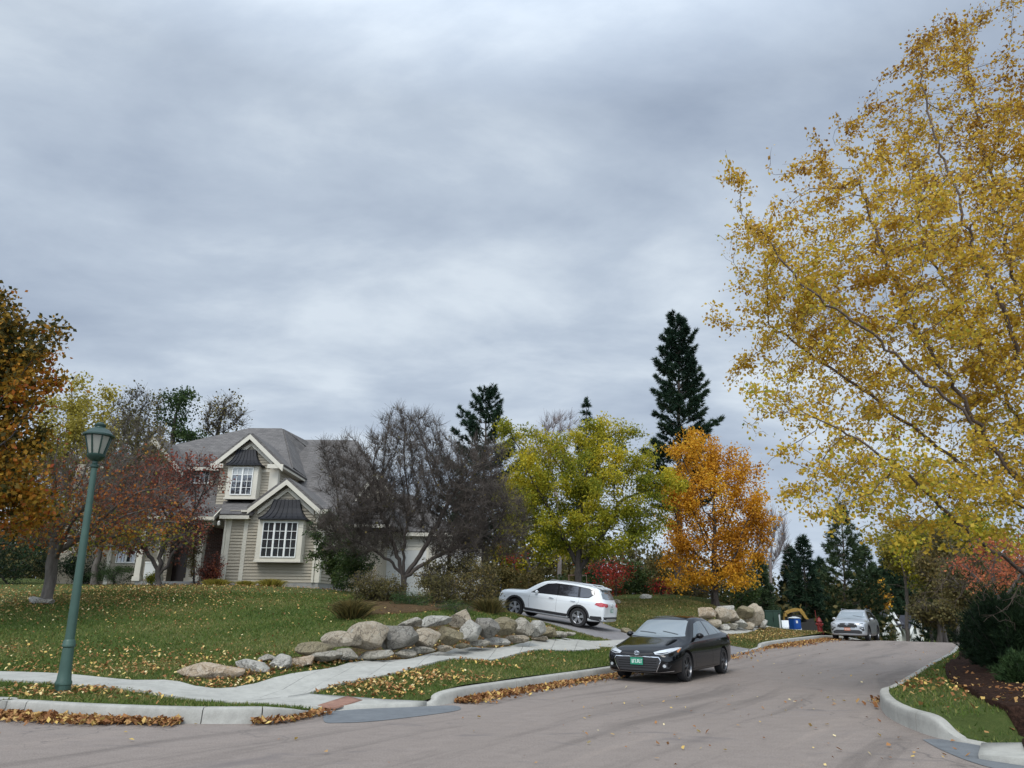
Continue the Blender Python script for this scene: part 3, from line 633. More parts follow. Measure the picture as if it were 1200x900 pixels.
def wall_y(px):
    base = np.interp(px, [215, 300, 400, 500, 600, 660], [799, 789, 778, 769, 757.5, 748.5]); z = np.interp(px, [215, 300, 400, 500, 600, 660], [.33, .42, .5, .55, .6, .65])
    return G(px, float(base), float(z)).y
for i, (px, py, w_, h_, dy, mi, lab, bl) in enumerate(ROCKS):
    Y = wall_y(px)+.35+dy; p = A(px, py, Y); sx = (w_/2)*Y/(FPX*.955)*1.04*1.06; sz = (h_/2)*Y/FPX*.955*1.0
    rock(p.x, p.y, p.z, sx, max(.22, min(sx, sz*1.5)*.9), sz, 100+i, mi, lab, 'boulder', 'boulders stacked in a retaining wall below the lawn', bl, tilt=(-.12 if px > 380 and bl > .6 else 0), sub=4)
# soil-filled heart of the wall so no light shows between stones
mbb = MB(); pr = []
for px in range(372, 640, 12):
    Y = wall_y(px)+.55; p = A(px, 760, Y); zb = tz(p.x, Y)
    pr.append((p.x, Y, zb))
P2 = [(-6, 802, 0)]
ROCK2 = [(829, 719, 24, 13, .6, 4), (846, 721, 18, 15, .3, 0), (838, 731, 15, 12, 0, 0), (852, 714, 22, 9, .9, 2), (858, 722, 17, 12, .3, 0), (866, 730, 15, 11, 0, 2), (873, 717, 19, 12, .6, 3), (884, 722, 21, 22, .4, 0), (857, 734, 15, 8, 0, 1),
         (878, 733.5, 13, 8, 0, 0), (893, 730, 9, 13, .1, 2), (822, 730, 11, 9, .1, 1), (848, 735, 12, 7, 0, 2), (812, 727, 12, 9, .5, 0)]
L2 = ['flat cream boulder at the top left of the far pile', 'rounded cream boulder in the far pile', 'small tan boulder low in the far pile', 'pale flat boulder on top of the far pile', 'tan boulder in the middle of the far pile',
      'grey boulder at the foot of the far pile', 'mossy dark boulder near the top of the far pile', 'tall rounded boulder largest at the right of the far pile', 'small grey foot stone in the middle of the far pile',
      'small cream foot stone below the tall rounded boulder', 'thin pale boulder ending the far pile on the right', 'grey stone at the lower left of the far pile', 'bluish foot stone in the far pile', 'lone tan stone just left of the far pile']
for i, ((px, py, w_, h_, dy, mi), lab) in enumerate(zip(ROCK2, L2)):
    Y = float(np.interp(px, [810, 895], [38.2, 42.0]))+dy; p = A(px, py, Y)
    rock(p.x, p.y, p.z, w_/2*Y/(FPX*.955)*1.12, .5, h_/2*Y/FPX*.955*1.22, 300+i, mi, lab, 'boulder', 'boulders piled beside the far pavement', .5)
for i, (px, py, w_, h_, Y, lab) in enumerate([(703, 703, 14, 7, 47, 'grey rock lying on the slope under the red shrubs'), (722, 706, 9, 5, 46, 'small rock right of the grey one under the red shrubs'), (757, 702, 12, 6, 50, 'pale rock on the slope near the pine trunk'), (734, 742, 12, 7, 32.5, 'brown rock beside the driveway behind the black car'),
                                          (44, 695, 15, 8, 25.2, 'pale stone at the left foot of the small maple'), (56, 697, 15, 6, 25, 'flat mossy stone in front of the small maple trunk')]):
    p = A(px, py, Y); rock(p.x, p.y, tz(p.x, p.y)+.1, w_/2*Y/(FPX*.955)*1.1, .3, h_/2*Y/FPX*1.1, 400+i, [1, 0, 2, 3, 2, 1][i], lab)
# ------------------------------------------------------------------ trees grown by space colonisation
def ellipsoid_pts(n, c, r, r_=rng, shell=.35, clump=0.0):
    P = []
    c = np.array(c); r = np.array(r); fr = r_.normal(size=(4, 3))*2.2; ph = r_.uniform(0, 6, 4)
    while len(P) < n:
        u = r_.normal(size=(n, 3)); u /= np.linalg.norm(u, axis=1)[:, None]; rad = r_.uniform(0, 1, n)**shell
        p = u*rad[:, None]
        if clump:
            s = np.sin(p@fr.T*1.6+ph).sum(1)/4; rad2 = 1+clump*np.sin(u@fr.T*1.7+ph).sum(1)/4; p = p*rad2[:, None]
            p = p[s > -.42*clump*1.6]
        P += list(p)
    return c+np.array(P[:n])*r
def grow(att, root, step, di, dk, trunk_to=None, up=.12, maxn=6000, wob=.15, r_=rng, starts=None):
    nodes = [np.array(root, float)]; par = [-1]
    if starts is None:
        tgt = np.array(trunk_to if trunk_to is not None else att.mean(0)); p = nodes[0]
        nst = max(1, int(np.linalg.norm(tgt-p)/step))
        for i in range(nst):
            p = p+(tgt-p)/max(nst-i, 1)+r_.normal(0, .05, 3)*step*2*[1, 1, .2]; nodes.append(p); par.append(len(nodes)-2)
    else:
        for s in starts:
            last = 0; q0 = nodes[0]
            for wp in s:
                wp = np.array(wp, float); q = nodes[last]; nst = max(1, int(np.linalg.norm(wp-q)/step))
                for i in range(nst):
                    nodes.append(q+(wp-q)*(i+1)/nst+r_.normal(0, .16, 3)*step); par.append(last if i == 0 else len(nodes)-2)
                last = len(nodes)-1
    att = att.copy(); alive = np.ones(len(att), bool)
    bd = np.full(len(att), 1e9); bi = np.zeros(len(att), int)
    def upd(k0):
        nonlocal bd, bi
        Nw = np.array(nodes[k0:])
        ia = np.where(alive)[0]
        for s_ in range(0, len(Nw), 400):
            D = np.linalg.norm(att[ia][:, None]-Nw[None, s_:s_+400], axis=2); j = D.argmin(1); d = D[np.arange(len(ia)), j]; m = d < bd[ia]
            bd[ia[m]] = d[m]; bi[ia[m]] = j[m]+k0+s_
    upd(0); it = 0
    while len(nodes) < maxn and it < 220:
        it += 1
        alive &= bd > dk
        ia = np.where(alive & (bd < di))[0]
        if len(ia) == 0: break
        src = bi[ia]; u, inv = np.unique(src, return_inverse=True); Nn = np.array(nodes)
        v = att[ia]-Nn[src]; v /= np.linalg.norm(v, axis=1)[:, None]+1e-9
        S = np.zeros((len(u), 3)); np.add.at(S, inv, v); S += r_.normal(0, wob, S.shape); S /= np.linalg.norm(S, axis=1)[:, None]+1e-9
        S[:, 2] += up; S /= np.linalg.norm(S, axis=1)[:, None]
        k0 = len(nodes)
        for a_, s_ in zip(u, S): nodes.append(Nn[a_]+s_*step); par.append(int(a_))
        upd(k0)
    return np.array(nodes), np.array(par)
def radii(nodes, par, tip, power=2.4, rmax=None):
    r = np.zeros(len(nodes))
    nch = np.bincount(par[1:], minlength=len(nodes))
    acc = np.zeros(len(nodes))
    for i in range(len(nodes)-1, -1, -1):
        ri = max(acc[i], tip**power); r[i] = ri**(1/power); 
        if par[i] >= 0: acc[par[i]] += ri
    if rmax: r = tip+(r-tip)*(rmax-tip)/max(r[0]-tip, 1e-9)
    return r
def wood_mesh(name, nodes, par, r, m, parent, flare=1.4, minr=0.0):
    n = len(nodes); best = np.full(n, -1)
    for i in range(1, n):
        p = par[i]
        if best[p] < 0 or r[i] > r[best[p]]: best[p] = i
    V = []; F = []; nv = 0
    starts = [0]+[i for i in range(1, n) if best[par[i]] != i]
    for s in starts:
        if r[s] < minr: continue
        ch = [s] if s == 0 else [par[s], s]; c = s
        while best[c] >= 0: c = best[c]; ch.append(c)
        P = nodes[ch]; R = r[ch].copy()
        if s != 0: R[0] = R[1]
        else: R[0] *= flare
        k = 9 if R[-1 if len(R) < 2 else 1] > .07 else (5 if R[1 if len(R) > 1 else 0] > .02 else 3)
        if len(ch) < 2: continue
        d = np.gradient(P, axis=0); d /= np.linalg.norm(d, axis=1)[:, None]+1e-9
        ref = np.array([1., 0, 0]) if abs(d[0, 0]) < .8 else np.array([0, 1., 0])
        x = np.cross(d, ref); x /= np.linalg.norm(x, axis=1)[:, None]+1e-9; y = np.cross(d, x)
        a = np.arange(k)*2*np.pi/k
        ring = P[:, None]+(x[:, None]*np.cos(a)[None, :, None]+y[:, None]*np.sin(a)[None, :, None])*R[:, None, None]
        V.append(ring.reshape(-1, 3)); m_ = len(ch); i_, j_ = np.meshgrid(np.arange(m_-1), np.arange(k), indexing='ij'); i_, j_ = i_.ravel(), j_.ravel(); j2 = (j_+1) % k
        F.append(np.c_[i_*k+j_, i_*k+j2, (i_+1)*k+j2, (i_+1)*k+j_]+nv); nv += m_*k
    o = np_mesh(name, np.concatenate(V), np.concatenate(F), m, parent=parent, smooth=True); return o
def leaf_mesh(name, c, size, m, parent, v, aspect=.62, r_=rng, droop=.3, fold=.25):
    n = len(c); s = (size*r_.uniform(.65, 1.25, n))[:, None]
    u = r_.normal(size=(n, 3)); u[:, 2] -= droop*1.5; u /= np.linalg.norm(u, axis=1)[:, None]
    w_ = np.cross(u, r_.normal(size=(n, 3))); w_ /= np.linalg.norm(w_, axis=1)[:, None]+1e-9; nn = np.cross(u, w_)
    V = np.stack([c, c+u*s*.5+w_*s*aspect*.5+nn*s*fold*.4, c+u*s, c+u*s*.5-w_*s*aspect*.5+nn*s*fold*.4], 1)
    return np_mesh(name, V.reshape(-1, 3), np.arange(4*n).reshape(-1, 4), m, parent=parent, attr=np.repeat(v, 4))
def tuft_mesh(name, c, dirs, ln, wd, k, m, parent, v, spread=.6, r_=rng):
    n = len(c); C_ = np.repeat(c, k, 0); D = np.repeat(dirs, k, 0)+r_.normal(0, spread, (n*k, 3)); D /= np.linalg.norm(D, axis=1)[:, None]+1e-9
    L_ = (ln*r_.uniform(.6, 1.15, n*k))[:, None]; sd_ = np.cross(D, r_.normal(size=(n*k, 3))); sd_ /= np.linalg.norm(sd_, axis=1)[:, None]+1e-9
    V = np.stack([C_-sd_*wd*.5, C_+D*L_, C_+sd_*wd*.5], 1)
    return np_mesh(name, V.reshape(-1, 3), np.arange(3*n*k).reshape(-1, 3), m, parent=parent, attr=np.repeat(np.repeat(v, k), 3))
def wave(p, s=1.0, seed=0):
    r = np.random.default_rng(seed); fr = r.normal(size=(5, 3))*s; ph = r.uniform(0, 6, 5); return .5+.5*np.clip(np.sin(p@fr.T+ph).sum(1)/2.6, -1, 1)
M['bark'] = bark('grey brown bark', (.06, .05, .042), (.17, .15, .13)); M['bark_dark'] = bark('dark bark', (.025, .02, .018), (.08, .068, .06))
M['bark_birch'] = bark('peeling birch bark', (.045, .03, .022), (.16, .12, .095), 9); M['bark_pine'] = bark('pine bark', (.05, .04, .035), (.14, .11, .09)); M['twig'] = bark('bare twig bark', (.045, .036, .030), (.125, .102, .086), 3)
M['bark_pale'] = bark('pale grey bark', (.16, .13, .13), (.34, .30, .29))
def crown_pts(ells, n, seed, shell=.4, clump=.35):
    """ells: (px, py, rx, ry, Y, depth ratio) in the photo's grid"""
    r_ = np.random.default_rng(seed); P = []; wsum = sum(e_[2]*e_[3] for e_ in ells)
    for e_ in ells:
        px, py, rx, ry, Y = e_[:5]; dr = e_[5] if len(e_) > 5 else .9; c = A(px, py, Y)
        X = rx*Y/(FPX)*.99; Z = ry*Y/(FPX)*.93
        P.append(ellipsoid_pts(int(n*rx*ry/wsum), c, (X, X*dr, Z), r_, shell, clump))
    return np.concatenate(P)
def tree(name, label, cat_, base, ells, natt, leaf, nleaf, lsize, mleaf, mbark, seed, step=.3, di=2.0, dk=.45, fork=None, rmax=.2, tip=.008, spread=.25, group=None, up=.1, wob=.18, vfun=None, starts=None,
         clump=.35, shell=.4, maxn=5000, leafr=.03, aspect=.7, pw=2.4, sprig=0, zf=None, keep=None, minr=0.0, twigs=0, twlen=.4, twup=.6, twr=.004, cl=.8):
    r_ = np.random.default_rng(seed); bx, by = base; bz = (zf or tz)(bx, by)-.12
    root = empty(name, (bx, by, bz)); tag(root, label, cat_, group)
    O_ = np.array([bx, by, bz]); att = crown_pts(ells, natt, seed, shell, clump)-O_
    fk = np.array(fork)-O_ if fork is not None else None
    st = [[np.array(q)-O_ for q in s] for s in starts] if starts else None
    nodes, par = grow(att, (0, 0, 0), step, di, dk, fk, up, maxn, wob, r_, st)
    r = radii(nodes, par, tip, pw, rmax)
    # fine twigs sprouting from thin wood
    if twigs:
        thin = np.where(r < leafr*1.6)[0]; s_ = r_.choice(thin, twigs); base_n = len(nodes)
        d = nodes[s_]-nodes[np.maximum(par[s_], 0)]; d /= np.linalg.norm(d, axis=1)[:, None]+1e-9; d = d*.7+r_.normal(0, .55, d.shape); d[:, 2] += twup; d /= np.linalg.norm(d, axis=1)[:, None]
        L_ = (twlen*r_.uniform(.4, 1.3, twigs))[:, None]; mid = nodes[s_]+d*L_*.5+r_.normal(0, .03, d.shape); tip_ = nodes[s_]+d*L_+r_.normal(0, .05, d.shape)+[0, 0, 0]
        nn = np.empty((2*twigs, 3)); nn[0::2] = mid; nn[1::2] = tip_; pp_ = np.empty(2*twigs, int); pp_[0::2] = s_; pp_[1::2] = base_n+np.arange(twigs)*2
        rr = np.empty(2*twigs); rr[0::2] = twr; rr[1::2] = twr*.55
        nodes = np.r_[nodes, nn]; par = np.r_[par, pp_]; r = np.r_[r, rr]
    wood_mesh('trunk', nodes, par, r, mbark, root, minr=minr)
    if nleaf:
        thin = np.where(r < leafr)[0]; thin = thin[nodes[thin, 2] > nodes[:, 2].max()*.12]
        wgt = np.exp(cl*(2*wave(nodes[thin], 2.6, seed+500)-1)+cl*.6*r_.normal(0, 1, len(thin))); wgt /= wgt.sum()
        s_ = r_.choice(thin, nleaf, p=wgt); t_ = r_.uniform(0, 1, nleaf)[:, None]; c = nodes[s_]*t_+nodes[np.maximum(par[s_], 0)]*(1-t_)+r_.normal(0, spread, (nleaf, 3))*[1, 1, .8]
        v = vfun(c+O_, r_) if vfun else np.clip(.25+.5*wave(c, 1.2, seed)+r_.normal(0, .16, nleaf), 0, 1)
        if keep is not None: k_ = keep(c+O_, r_); c, v = c[k_], v[k_]
        leaf_mesh('crown', c, lsize, mleaf, root, np.clip(v, 0, 1), aspect, r_)
    return root
# leaf colours
M['l_birch'] = foliage('yellow birch leaf', [(0, (.22, .105, .025)), (.14, (.42, .23, .04)), (.34, (.62, .40, .055)), (.58, (.66, .48, .06)), (.80, (.40, .38, .05)), (1, (.14, .18, .03))], .45)
M['l_locust'] = foliage('yellow green locust leaf', [(0, (.07, .10, .015)), (.35, (.20, .22, .02)), (.65, (.42, .37, .028)), (1, (.68, .52, .04))], .4)
M['l_orange'] = foliage('orange leaf', [(0, (.27, .10, .015)), (.4, (.56, .26, .022)), (.75, (.70, .38, .03)), (1, (.74, .52, .06))], .4)
M['l_maple'] = foliage('turning maple leaf', [(0, (.025, .035, .01)), (.3, (.09, .07, .015)), (.52, (.36, .21, .025)), (.74, (.44, .16, .02)), (1, (.27, .05, .02))], .35)
M['l_redb'] = foliage('red brown leaf', [(0, (.10, .045, .035)), (.45, (.17, .06, .04)), (.75, (.30, .065, .04)), (1, (.42, .20, .06))], .3)
M['l_red'] = foliage('scarlet leaf', [(0, (.20, .025, .02)), (.6, (.42, .035, .03)), (1, (.55, .12, .06))], .35)
M['l_green'] = foliage('dark green leaf', [(0, (.018, .035, .014)), (.5, (.045, .08, .025)), (1, (.11, .14, .04))], .3)
M['l_olive'] = foliage('olive autumn leaf', [(0, (.05, .045, .02)), (.5, (.13, .115, .04)), (1, (.24, .17, .06))], .3)
M['l_yellow'] = foliage('pale yellow leaf', [(0, (.12, .11, .03)), (.5, (.30, .25, .045)), (1, (.48, .40, .08))], .4)
M['l_coral'] = foliage('coral leaf', [(0, (.30, .08, .04)), (.5, (.58, .18, .09)), (1, (.66, .32, .12))], .4)
M['n_pine'] = foliage('pine needles', [(0, (.010, .024, .016)), (.5, (.022, .048, .026)), (1, (.055, .085, .04))], .12, .7)
M['n_pine2'] = foliage('lighter pine needles', [(0, (.022, .042, .02)), (.5, (.05, .08, .035)), (1, (.095, .125, .05))], .15, .7)
M['n_yew'] = foliage('dark shrub needles', [(0, (.006, .014, .007)), (.5, (.014, .032, .013)), (1, (.035, .062, .022))], .1, .7)
M['n_green'] = foliage('green shrub needles', [(0, (.015, .035, .012)), (.5, (.04, .075, .022)), (1, (.08, .12, .04))], .15, .7)
# ------------------------------------------------------------------ the trees of the scene
def XY(px, py, Y): p = A(px, py, Y); return (p.x, p.y)
# river birch on the right, several stems rising from beyond the frame
Yb = 15.5
def P(px, py, Y): return tuple(A(px, py, Y))
birch_st = [[P(1262, 640, Yb), P(1200, 575, Yb-.3), P(1130, 480, Yb-.5), P(1070, 380, Yb-.6), P(1030, 290, Yb-.8), P(1005, 210, Yb-.9)],
            [P(1262, 640, Yb), P(1235, 480, Yb+.6), P(1190, 330, Yb+1), P(1150, 160, Yb+1.2), P(1130, 60, Yb+1.3)],
            [P(1275, 640, Yb), P(1290, 400, Yb), P(1262, 200, Yb+.3), P(1240, 40, Yb+.4)],
            [P(1262, 680, Yb-.2), P(1190, 670, Yb-.8), P(1120, 615, Yb-1.2), P(1050, 545, Yb-1.6), P(960, 490, Yb-1.8)],
            [P(1250, 600, Yb), P(1160, 430, Yb+1.4), P(1090, 300, Yb+1.8), P(1060, 190, Yb+2)],
            [P(1262, 640, Yb+.2), P(1330, 480, Yb+1), P(1380, 300, Yb+1)],
            [P(1255, 650, Yb-.4), P(1185, 550, Yb-1.2), P(1120, 470, Yb-1.4), P(1030, 400, Yb-1.8), P(950, 340, Yb-1.9), P(890, 270, Yb-1.9)], [P(1255, 640, Yb+.3), P(1215, 480, Yb-.6), P(1170, 350, Yb-1), P(1120, 240, Yb-1), P(1090, 140, Yb-1), P(1075, 60, Yb-1)], [P(1258, 640, Yb), P(1120, 540, Yb+.8), P(1000, 450, Yb+1), P(900, 380, Yb+1)]]
def vb(c, r_):
    z = c[:, 2]; return np.clip(.40+.026*(9-z)+.28*(wave(c, .9, 5)-.5)+r_.normal(0, .15, len(c)), 0, .98)
tree('birch_tree', 'tall yellow river birch filling the right side of the picture', 'tree', XY(1262, 700, Yb),
     [(1170, 420, 340, 235, Yb, .55), (1120, 690, 90, 26, Yb-1, .6), (1190, 700, 60, 34, Yb-.6, .6), (1200, 190, 235, 215, Yb+.6, .6), (1010, 320, 185, 160, Yb-.4, .55), (1130, 570, 190, 95, Yb-1, .6), (1270, 40, 200, 170, Yb+.5, .6), (930, 470, 75, 60, Yb-1, .7), (1000, 560, 100, 60, Yb-1.2, .7), (1150, 645, 110, 45, Yb-1, .6)], 7600,
     'leaf', 118000, .09, M['l_birch'], M['bark_birch'], 11, step=.22, di=1.6, dk=.28, rmax=.14, tip=.005, spread=.10, up=.04, wob=.2, vfun=vb, starts=birch_st, clump=.42, shell=.55, maxn=12000, leafr=.0135, aspect=.75, zf=trz, pw=2.15, twigs=6000, twlen=.35, twup=.1, twr=.004, cl=1.05)
# large maple at the left edge
def vm(c, r_):
    z = c[:, 2]; return np.clip(.40+.45*(wave(c, 1.1, 9)-.5)+.05*(np.abs(z-4.5)-1.8)*.8+r_.normal(0, .18, len(c)), 0, 1)
g = A(-65, 640, 20)
tree('maple_tree', 'large dark green and orange maple cut by the left edge', 'tree', (g.x, g.y), [(-70, 480, 135, 165, 20, .8), (-30, 560, 90, 75, 19.6, .8), (0, 420, 66, 70, 20, .8)], 2600, 'leaf', 42000, .15, M['l_maple'], M['bark_dark'], 12,
     step=.25, di=1.8, dk=.38, rmax=.2, tip=.006, spread=.2, vfun=vm, clump=.4, shell=.45, leafr=.02, fork=P(-66, 590, 20))
# small maple with a dark trunk on the lawn
def vs(c, r_):
    z = c[:, 2]; return np.clip(.86-.13*(z-3.3)+.5*(wave(c, 1.3, 4)-.5)+r_.normal(0, .2, len(c)), .05, 1)
M['l_small'] = foliage('mixed small maple leaf', [(0, (.12, .05, .04)), (.3, (.20, .065, .04)), (.55, (.33, .10, .035)), (.75, (.50, .19, .03)), (.9, (.48, .34, .05)), (1, (.25, .26, .04))], .35)
def thin_top(c, r_): 
    return r_.uniform(0, 1, len(c)) < np.clip(1.25-.30*(c[:, 2]-3.2), .16, 1)
tree('maple_tree', 'small maple with dark trunk and orange red lower leaves on the lawn', 'tree', XY(57, 692, 26), [(110, 575, 92, 62, 26, .9), (55, 590, 62, 58, 26, .9), (165, 600, 62, 38, 25.8, .8), (110, 625, 110, 28, 25.6, .8)], 1500, 'leaf', 9500, .11, M['l_small'], M['bark'], 13,
     step=.22, di=1.8, dk=.35, rmax=.19, tip=.006, spread=.14, vfun=vs, clump=.35, shell=.5, fork=P(62, 640, 26), leafr=.02, keep=thin_top, twigs=5200, twlen=.55, up=.16)
# yellow tree behind it
def vy(c, r_): return np.clip(.35+.4*wave(c, .6, 2)+r_.normal(0, .15, len(c)), 0, 1)
tree('broadleaf_tree', 'pale yellow tree showing behind the left maple', 'tree', XY(90, 680, 44), [(88, 520, 52, 88, 44, .9), (60, 570, 50, 70, 44, .9)], 1100, 'leaf', 15000, .20, M['l_yellow'], M['bark'], 14, step=.45, di=3, dk=.75, rmax=.25, spread=.3, vfun=vy, fork=P(88, 610, 44), leafr=.04, tip=.012)
tree('broadleaf_tree', 'olive brown half bare tree in front of the left gable', 'tree', XY(112, 680, 37.5), [(135, 560, 40, 72, 37.5, .7), (165, 545, 32, 48, 37.2, .6), (112, 600, 34, 50, 37.5, .7)], 1300, 'leaf', 7000, .14, M['l_olive'], M['bark'], 15, step=.3, di=3, dk=.5, rmax=.16, spread=.2, fork=P(118, 625, 37.5), leafr=.04, tip=.008, twigs=5000, twlen=.6, twr=.007)
# thin trees behind the roof
tree('broadleaf_tree', 'thin airy tree with few brown leaves left of the roof', 'tree', XY(160, 690, 58), [(158, 495, 34, 40, 58, .9), (172, 480, 22, 22, 58, .9)], 500, 'leaf', 1500, .22, M['l_olive'], M['bark_dark'], 16, step=.5, di=4, dk=.8, rmax=.2, spread=.35, fork=P(160, 560, 58), leafr=.05, tip=.016, twigs=900, twlen=1.0, twr=.012)
def vg(c, r_): return np.clip(.5+.4*(wave(c, .7, 3)-.5)+r_.normal(0, .15, len(c)), 0, 1)
tree('broadleaf_tree', 'green flat topped tree rising alone behind the roof', 'tree', XY(203, 690, 58), [(211, 467, 22, 15, 58, .9), (208, 492, 24, 14, 58, .8), (222, 512, 26, 10, 58, .8)], 420, 'leaf', 3000, .22, M['l_green'], M['bark_dark'], 17, step=.5, di=4, dk=.8, rmax=.2, spread=.35, fork=P(203, 505, 58), leafr=.05, tip=.02, vfun=vg)
tree('broadleaf_tree', 'nearly bare tree above the middle of the roof', 'tree', XY(252, 690, 60), [(262, 487, 24, 23, 60, .9), (254, 500, 18, 18, 60, .9)], 420, 'leaf', 700, .24, M['l_olive'], M['bark_dark'], 18, step=.5, di=4, dk=.8, rmax=.18, spread=.4, fork=P(253, 520, 60), leafr=.05, tip=.016, twigs=800, twlen=1.0, twr=.012)
# dogwood by the porch
tree('dogwood_tree', 'multi stemmed red brown dogwood in front of the porch', 'tree', XY(186, 688, 33.5), [(195, 575, 66, 44, 33.5, .8), (165, 610, 45, 40, 33.2, .8), (235, 560, 30, 30, 33.6, .8), (222, 625, 26, 25, 33.4, .8), (205, 640, 18, 22, 33.6, .8)], 1700, 'leaf', 8200, .115, M['l_redb'], M['bark_dark'], 19, step=.22, di=2.2, dk=.36, rmax=.15, tip=.007, spread=.14,
     starts=[[P(184, 668, 33.5), P(168, 640, 33.4), P(155, 615, 33.3)], [P(186, 668, 33.5), P(192, 630, 33.5), P(200, 600, 33.5)], [P(188, 672, 33.5), P(210, 640, 33.6), P(222, 610, 33.6)]], leafr=.02, twigs=5200, twlen=.45, clump=.3)
# bare crab apple
ca = [(475, 560, 70, 76, 30, .8), (425, 600, 62, 55, 29.6, .8), (545, 605, 62, 62, 30.2, .8), (560, 560, 40, 50, 30.4, .8), (478, 510, 48, 32, 30, .8), (400, 545, 30, 40, 29.8, .8), (590, 615, 30, 42, 30.3, .8), (540, 640, 60, 24, 30, .8), (430, 635, 50, 22, 29.6, .8)]
tree('crab_apple_tree', 'dense leafless crab apple tree in front of the garage', 'tree', XY(473, 700, 30), ca, 4600, 'leaf', 750, .10, M['l_olive'], M['twig'], 20, step=.19, di=1.8, dk=.25, rmax=.16, tip=.006, spread=.12, up=.10, wob=.34,
     starts=[[P(472, 672, 30), P(455, 655, 29.8), P(430, 640, 29.6), P(410, 632, 29.5)], [P(473, 672, 30), P(474, 640, 30), P(478, 600, 30)], [P(474, 674, 30), P(505, 655, 30.1), P(545, 638, 30.2), P(575, 625, 30.2)], [P(474, 674, 30), P(492, 650, 30), P(515, 612, 30), P(530, 580, 30)], [P(472, 672, 30), P(461, 635, 30.1), P(445, 595, 30)]],
     leafr=.02, twigs=36000, twlen=.5, twup=.5, clump=.15, shell=.6, maxn=11000, twr=.005, pw=2.3)
# honey locust
def vl(c, r_): return np.clip(.40+.5*(wave(c, .9, 8)-.5)+.03*(c[:, 2]-5)+r_.normal(0, .13, len(c)), 0, 1)
tree('locust_tree', 'yellow green honey locust with dark trunk behind the white car', 'tree', XY(678, 700, 43), [(690, 560, 86, 62, 43, .8), (640, 575, 45, 50, 43, .8), (625, 530, 36, 36, 43.5, .8), (735, 600, 52, 50, 42.6, .8), (700, 525, 60, 36, 43, .8), (690, 620, 85, 32, 42.6, .8), (762, 585, 30, 45, 42.6, .8), (600, 515, 26, 28, 43.4, .8), (610, 580, 26, 50, 43, .8)], 2100, 'leaf', 50000, .175, M['l_locust'], M['bark_dark'], 21, step=.35, di=2.6, dk=.55,
     rmax=.26, tip=.011, spread=.24, vfun=vl, clump=.45, shell=.5, leafr=.028, starts=[[P(677, 665, 43), P(660, 630, 43), P(640, 590, 43)], [P(678, 665, 43), P(678, 620, 43), P(684, 560, 43)], [P(679, 665, 43), P(705, 630, 43), P(725, 590, 43)]], aspect=.5)
# orange tree
def vo(c, r_): return np.clip(.5+.4*(wave(c, .8, 18)-.5)+r_.normal(0, .14, len(c)), 0, 1)
tree('broadleaf_tree', 'bright orange tree right of the tall pine', 'tree', XY(838, 700, 50), [(845, 600, 55, 62, 50, .8), (825, 545, 42, 42, 50.4, .8), (862, 640, 36, 50, 49.6, .8), (805, 620, 30, 60, 50, .8), (865, 560, 26, 34, 50, .8), (850, 680, 48, 26, 49.4, .8), (798, 650, 22, 50, 49.8, .8), (885, 610, 18, 50, 49.8, .8), (830, 690, 48, 18, 49.2, .8), (812, 525, 26, 28, 50.2, .8)], 1600, 'leaf', 33000, .17, M['l_orange'], M['bark_dark'], 22, step=.4, di=3, dk=.6, rmax=.25, tip=.012, spread=.30, vfun=vo, clump=.65, leafr=.035, fork=P(838, 660, 50), shell=.5)
tree('broadleaf_tree', 'slim leafless birch behind the orange tree', 'tree', XY(905, 710, 66), [(908, 630, 16, 34, 66, .9), (898, 645, 14, 30, 66, .9)], 350, 'leaf', 0, .2, None, M['bark_pale'], 23, step=.45, di=3.5, dk=.7, rmax=.15, tip=.014, fork=P(904, 690, 66), twigs=1300, twlen=1.1, twup=1.2, twr=.012)
tree('broadleaf_tree', 'bare branched tree top showing above the locust', 'tree', XY(655, 700, 62), [(652, 505, 30, 22, 62, .9), (640, 530, 24, 24, 62, .9)], 320, 'leaf', 0, .2, None, M['bark_pale'], 24, step=.5, di=4, dk=.8, rmax=.18, tip=.014, fork=P(655, 600, 62), twigs=900, twlen=1.0, twup=.9, twr=.012)
tree('broadleaf_tree', 'yellow leaved tree glimpsed behind the locust', 'tree', XY(620, 700, 54), [(612, 590, 34, 60, 54, .9), (600, 640, 26, 30, 54, .9), (640, 640, 24, 26, 54, .9)], 600, 'leaf', 9000, .22, M['l_locust'], M['bark'], 25, step=.5, di=3, dk=.8, rmax=.18, tip=.015, fork=P(618, 660, 54), leafr=.05, spread=.35)
# coral maple behind the right birch
tree('maple_tree', 'coral red maple half hidden behind the right shrubs', 'tree', XY(1170, 712, 30), [(1150, 670, 42, 34, 30, .8), (1190, 650, 45, 36, 30, .8)], 500, 'leaf', 2000, .13, M['l_coral'], M['bark'], 26, step=.3, di=2.5, dk=.5, rmax=.12, tip=.008, spread=.2, fork=P(1168, 695, 30), leafr=.03, zf=trz)
